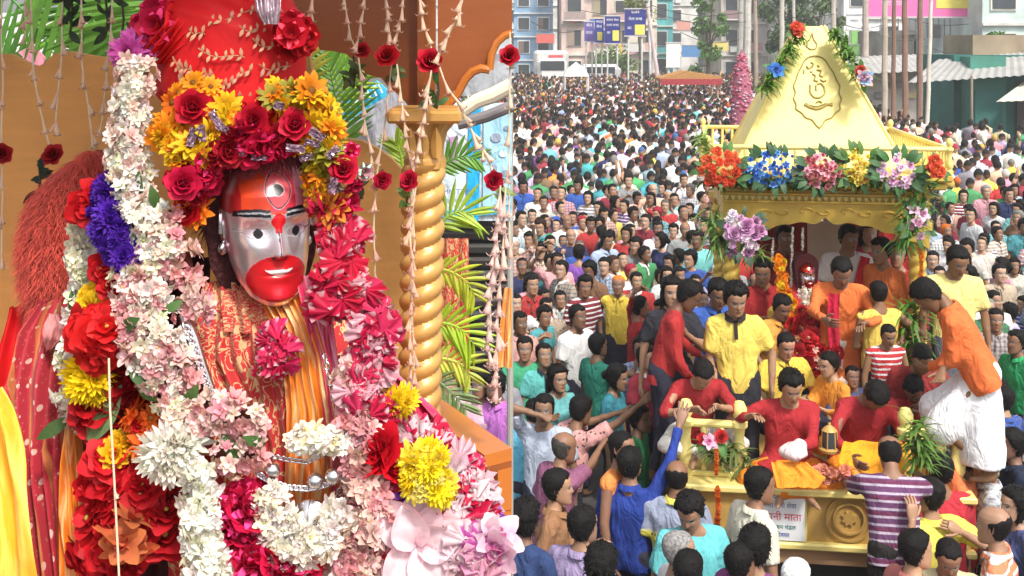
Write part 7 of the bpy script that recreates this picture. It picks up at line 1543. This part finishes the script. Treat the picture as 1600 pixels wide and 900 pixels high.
# occlusion by the chariot roof: those wholly behind the chariot need not be individuals
def hidden(x, y):
    px = CX + x / y * F; py = HY + (H - gz(y) - 1.55) / y * F
    if px > 1625 or px < 780: return True
    return (y > 12.8 and 1150 < px < 1440 and 200 < py < 440) or (y > 13 and 1200 < px < 1360 and 110 < py <= 200)
vis = [p for p in pts if not hidden(p[0], p[1])]; vis.sort(key=lambda p: p[1])
NIND = 300 - 74
ind = vis[:NIND]; rest = vis[NIND:] + [p for p in pts if hidden(p[0], p[1])]
info = []
for x, y, s in ind:
    rt = CX + x / y * F > 1430 and y > 10.5
    pm, k = VAR[r_.choices(range(len(VAR)), [9, 9, 9, 9, 8, 30 if rt else 4, 22 if rt else 3, 2, 2, 1.0, 3, 6, 8, 6])[0]]
    nm, c, _ = r_.choices(PAL, PW)[0]; mt = r_.choices(['cloth', 'cloth_stripes', 'cloth_checks', 'cloth_print'], [8, 1.8, 2.2, 1.4])[0]
    tx, ty = (OX - .4, OY - 1.5) if y < 9 else (OX, OY)
    if y > 13.5: tx, ty = r_.choice([(OX, OY), (0.5, 0), (3, 0)])
    yaw = math.atan2(-(tx - x), ty - y) + R(r_.gauss(0, 26))
    o = place_person(pm, (x, y, gz(y)), yaw, s * (.95 if k.get('fem') else 1), 'x', jit(c, .12), jit(r_.choice([(.03, .03, .05), (.10, .09, .09), (.15, .12, .09), (.05, .07, .14)])), None, HAIRC if r_.random() < .88 else r_.choice([(.22, .21, .20), (.10, .09, .09), (.03, .015, .01), (.6, .58, .55), (.45, .12, .02), (.3, .02, .04)]), 'people packed in the crowd round the chariot', mt)
    px = CX + x / y * F; py = HY + (H - gz(y) - 1.6 * s) / y * F; back = math.cos(yaw) > .3
    info.append([o, px, py, nm, {'cloth': '', 'cloth_stripes': 'striped ', 'cloth_checks': 'checked ', 'cloth_print': 'printed '}[mt], k, back])
def who(i): return 'woman' if i[5].get('fem') else 'man'
def nearest(i, cond):
    best = None; bd = 1e9
    for j in info:
        if j is not i and cond(j[1] - i[1], j[2] - i[2]):
            d = (j[1] - i[1]) ** 2 + (j[2] - i[2]) ** 2
            if d < bd: bd = d; best = j
    return best
used = set()
for i in info:
    k = i[5]; act = 'with a raised arm ' if k.get('rh') == (.32, .25, 1.75) else 'with both arms up ' if k.get('spread') else 'with hands held out ' if k.get('lh') else 'balding ' if k.get('hair') == 'balding' else ''
    side = 'left of' if i[1] < 1250 else 'right of'
    L_ = nearest(i, lambda dx, dy: dx < -8 and abs(dy) < abs(dx) * 1.2); R_ = nearest(i, lambda dx, dy: dx > 8 and abs(dy) < abs(dx) * 1.2); B_ = nearest(i, lambda dx, dy: dy < -8 and abs(dx) < abs(dy)); F_ = nearest(i, lambda dx, dy: dy > 8 and abs(dx) < abs(dy))
    bald = act == 'balding '; w = ('balding ' if bald else '') + who(i) + ' ' + ('' if bald else act); base = f"{w}in {i[4]}{i[3]} {'top' if k.get('fem') else 'shirt'}"; ln = [base]
    if L_ and R_: ln.append(f"{base} between one in {L_[3]} and one in {R_[3]}")
    if B_: ln.append(f"{base} right in front of one in {B_[4]}{B_[3]}")
    if F_: ln.append(f"{base} right behind one in {F_[4]}{F_[3]}")
    if L_ and R_ and F_: ln.append(f"{w}in {i[3]} between {L_[3]} and {R_[3]}, behind {F_[3]}")
    if B_ and R_: ln.append(f"{w}in {i[3]} before one in {B_[3]}, {R_[3]} on their right")
    lab = None
    for c in ln[1:] + ln[:1]:
        if c not in used and len(c.split()) >= 4: lab = c; break
    if lab is None: lab = f"{base} {side} the chariot, {'far' if i[2] < 400 else 'near'} crowd" ; 
    n_ = 0
    while lab in used and n_ < 8:
        n_ += 1; j = info[(info.index(i) + n_ * 7) % len(info)]; lab = f"{w}in {i[3]} near one in {j[4]}{j[3]}"
        lab = f"{w}in {i[4]}{i[3]} {'above' if j[2] > i[2] else 'below'} and {'left' if j[1] > i[1] else 'right'} of one in {j[4]}{j[3]}"
    lab = ' '.join(lab.split())
    if len(lab.split()) > 16: lab = lab.replace(' right in front of', ' before').replace('right behind', 'behind')
    if len(lab.split()) > 16: lab = ' '.join(lab.replace('with ', '').replace('one in ', '').split()[:16])
    used.add(lab); i[0]['label'] = lab

# everyone further off: one mass
def lod(level):
    "low person: returns verts, faces, tint class per vertex (0 skin, 1 hair, 2 shirt, 3 legs)"
    out = []
    sg, rg = ((10, 7), (7, 5), (6, 4))[level]
    def ell(c, r, seg, rings, cls):
        m = MB().ell(c, r, seg, rings); out.append((m.v[0], m.f, cls))
    hd = MB().ell((0, 0, 1.585), (.078, .098, .118), sg, rg); V = hd.v[0]; cl = np.where((V[:, 2] > 1.605) | ((V[:, 1] < .01) & (V[:, 2] > 1.53)), 1, 0); V = V.copy(); V[cl == 1] = (V[cl == 1] - [0, 0, 1.585]) * 1.16 + [0, 0, 1.585]; out.append((V, hd.f, cl))
    def lathe(prof, seg, cls, sq=.62):
        P = []; 
        for rx, z in prof: P.append([(rx * math.cos(t), rx * sq * math.sin(t), z) for t in np.linspace(0, 2 * math.pi, seg, endpoint=False)])
        m = MB().grid(np.array(P), wrap=True); out.append((m.v[0], m.f, cls))
    lathe([(.05, 1.52), (.07, 1.45), (.19, 1.41), (.225, 1.34), (.20, 1.20), (.17, 1.02), (.18, .88)] if level < 2 else [(.05, 1.52), (.20, 1.41), (.19, 1.15), (.17, .88)], (10, 8, 6)[level], 2)
    if level < 2:
        for s in (-1, 1):
            m = MB().cap((s * .215, 0, 1.37), (s * .25, .03, 1.12), .055, .05, 6, False); out.append((m.v[0], m.f, 2)); m = MB().cap((s * .25, .03, 1.12), (s * .22, .12, .90), .04, .03, 6, False); out.append((m.v[0], m.f, 0))
    if level == 0:
        for s in (-1, 1): m = MB().cap((s * .085, 0, .9), (s * .11, 0, .03), .09, .055, 6, False); out.append((m.v[0], m.f, 3))
    V = []; Fc = []; T = []; n = 0
    for v, f, c in out:
        V.append(v); Fc += [tuple(q + n for q in p) for p in f]; T.append(np.full(len(v), c) if np.isscalar(c) else c); n += len(v)
    return np.concatenate(V), Fc, np.concatenate(T)
LOD = [lod(i) for i in range(3)]
def armed(l, up):
    V, Fc, T = l; m = MB()
    for s in up: m.cap((s * .2, 0, 1.36), (s * .26, .1, 1.62), .045, .04, 5, False, (1, 1, 1, 0)); m.cap((s * .26, .1, 1.62), (s * .2, .16, 1.9), .036, .03, 5, False)
    n = len(V); mv = np.concatenate(m.v); return np.concatenate([V, mv]), Fc + [tuple(q + n for q in f) for f in m.f], np.concatenate([T, np.zeros(len(mv), int)])
LODU = [armed(LOD[i], (1,)) for i in range(3)]
def mass(name, label, P, levelf, frontal=.6):
    AV, AF, AC = [], [], []; n = 0
    for x, y, s in P:
        lv = levelf(y); V, Fc, T = (LODU if r_.random() < .07 else LOD)[lv]
        a = r_.gauss(math.pi if r_.random() < frontal else 0, .7); c, sn = math.cos(a), math.sin(a); w = r_.uniform(.92, 1.1)
        X = V[:, 0] * w; Vn = np.stack([(X * c - V[:, 1] * sn) * s + x, (X * sn + V[:, 1] * c) * s + y, V[:, 2] * s + gz(y)], -1)
        sh = np.array(jit(r_.choices(PAL, PW)[0][1], .2)); sk = np.array(r_.choice(SKIN)) * r_.uniform(.8, 1.2); tint = np.array([sk, np.array(HAIRC if r_.random() < .91 else r_.choice([(.2, .19, .18), (.55, .52, .5), (.5, .1, .02), (.35, .02, .05), (.6, .4, .08), (.05, .12, .3), (.05, .03, .02)])), sh, np.array((.05, .05, .07))])
        AV.append(Vn); AC.append(np.concatenate([tint[T], np.ones((len(T), 1))], 1)); AF.append(np.array([f for f in Fc if len(f) == 4]) + n); n += len(V)
    V = np.concatenate(AV); Fa = np.concatenate(AF); me = bpy.data.meshes.new(name)
    me.vertices.add(len(V)); me.vertices.foreach_set('co', V.ravel()); me.loops.add(Fa.size); me.loops.foreach_set('vertex_index', Fa.ravel()); me.polygons.add(len(Fa)); me.polygons.foreach_set('loop_start', np.arange(0, Fa.size, 4)); me.update(calc_edges=True); me.validate()
    setcol(me, np.concatenate(AC)); me.polygons.foreach_set('use_smooth', [True] * len(me.polygons))
    o = obj(name, me, M('crowd_clothes', None, .85, var=.15, vscale=8, bump=.2, bscale=20)); tag(o, label, 'crowd', kind='stuff'); return o
mass('crowd', 'dense crowd of people filling the street beyond the chariot', rest, lambda y: 0 if y < 30 else (1 if y < 50 else 2))
print('crowd', len(ind), len(rest), 'heroes', len([o for o in COL.objects if o.name.startswith('person')]) - len(ind))
# a few heads seen between the rail and the flowers of the shrine
for px, py, lab, c, kk in [(705, 592, 'person with dark hair in the gap right of the golden column', (.6, .6, .62), 0), (752, 597, 'woman with her hair tied back seen above the wooden rail', (.7, .4, .5), 6), (790, 600, 'person in a purple wrap at the edge above the wooden rail', (.55, .15, .6), 3), (728, 575, 'dark haired person right behind the palm leaves above the rail', (.2, .2, .25), 2), (772, 572, 'person with dark hair under the long bud strings', (.3, .3, .35), 1)]:
    pm, k = VAR[kk]; Y = F * (H + .42 - 1.6) / (py - HY); w = at(px, py, Y); place_person(pm, (min(w.x, -.13), Y, -.42), R(170 + rnd.uniform(-20, 20)), 1, lab, c, (.05, .05, .07))
# stones of the kerb are out of view; a plain wall closes nothing

for _o in bpy.data.objects:
    if _o.get('label') and not 4 <= len(_o['label'].split()) <= 16: print('LABEL', len(_o['label'].split()), _o.name, _o['label'])

bpy.data.scenes.remove(WS)
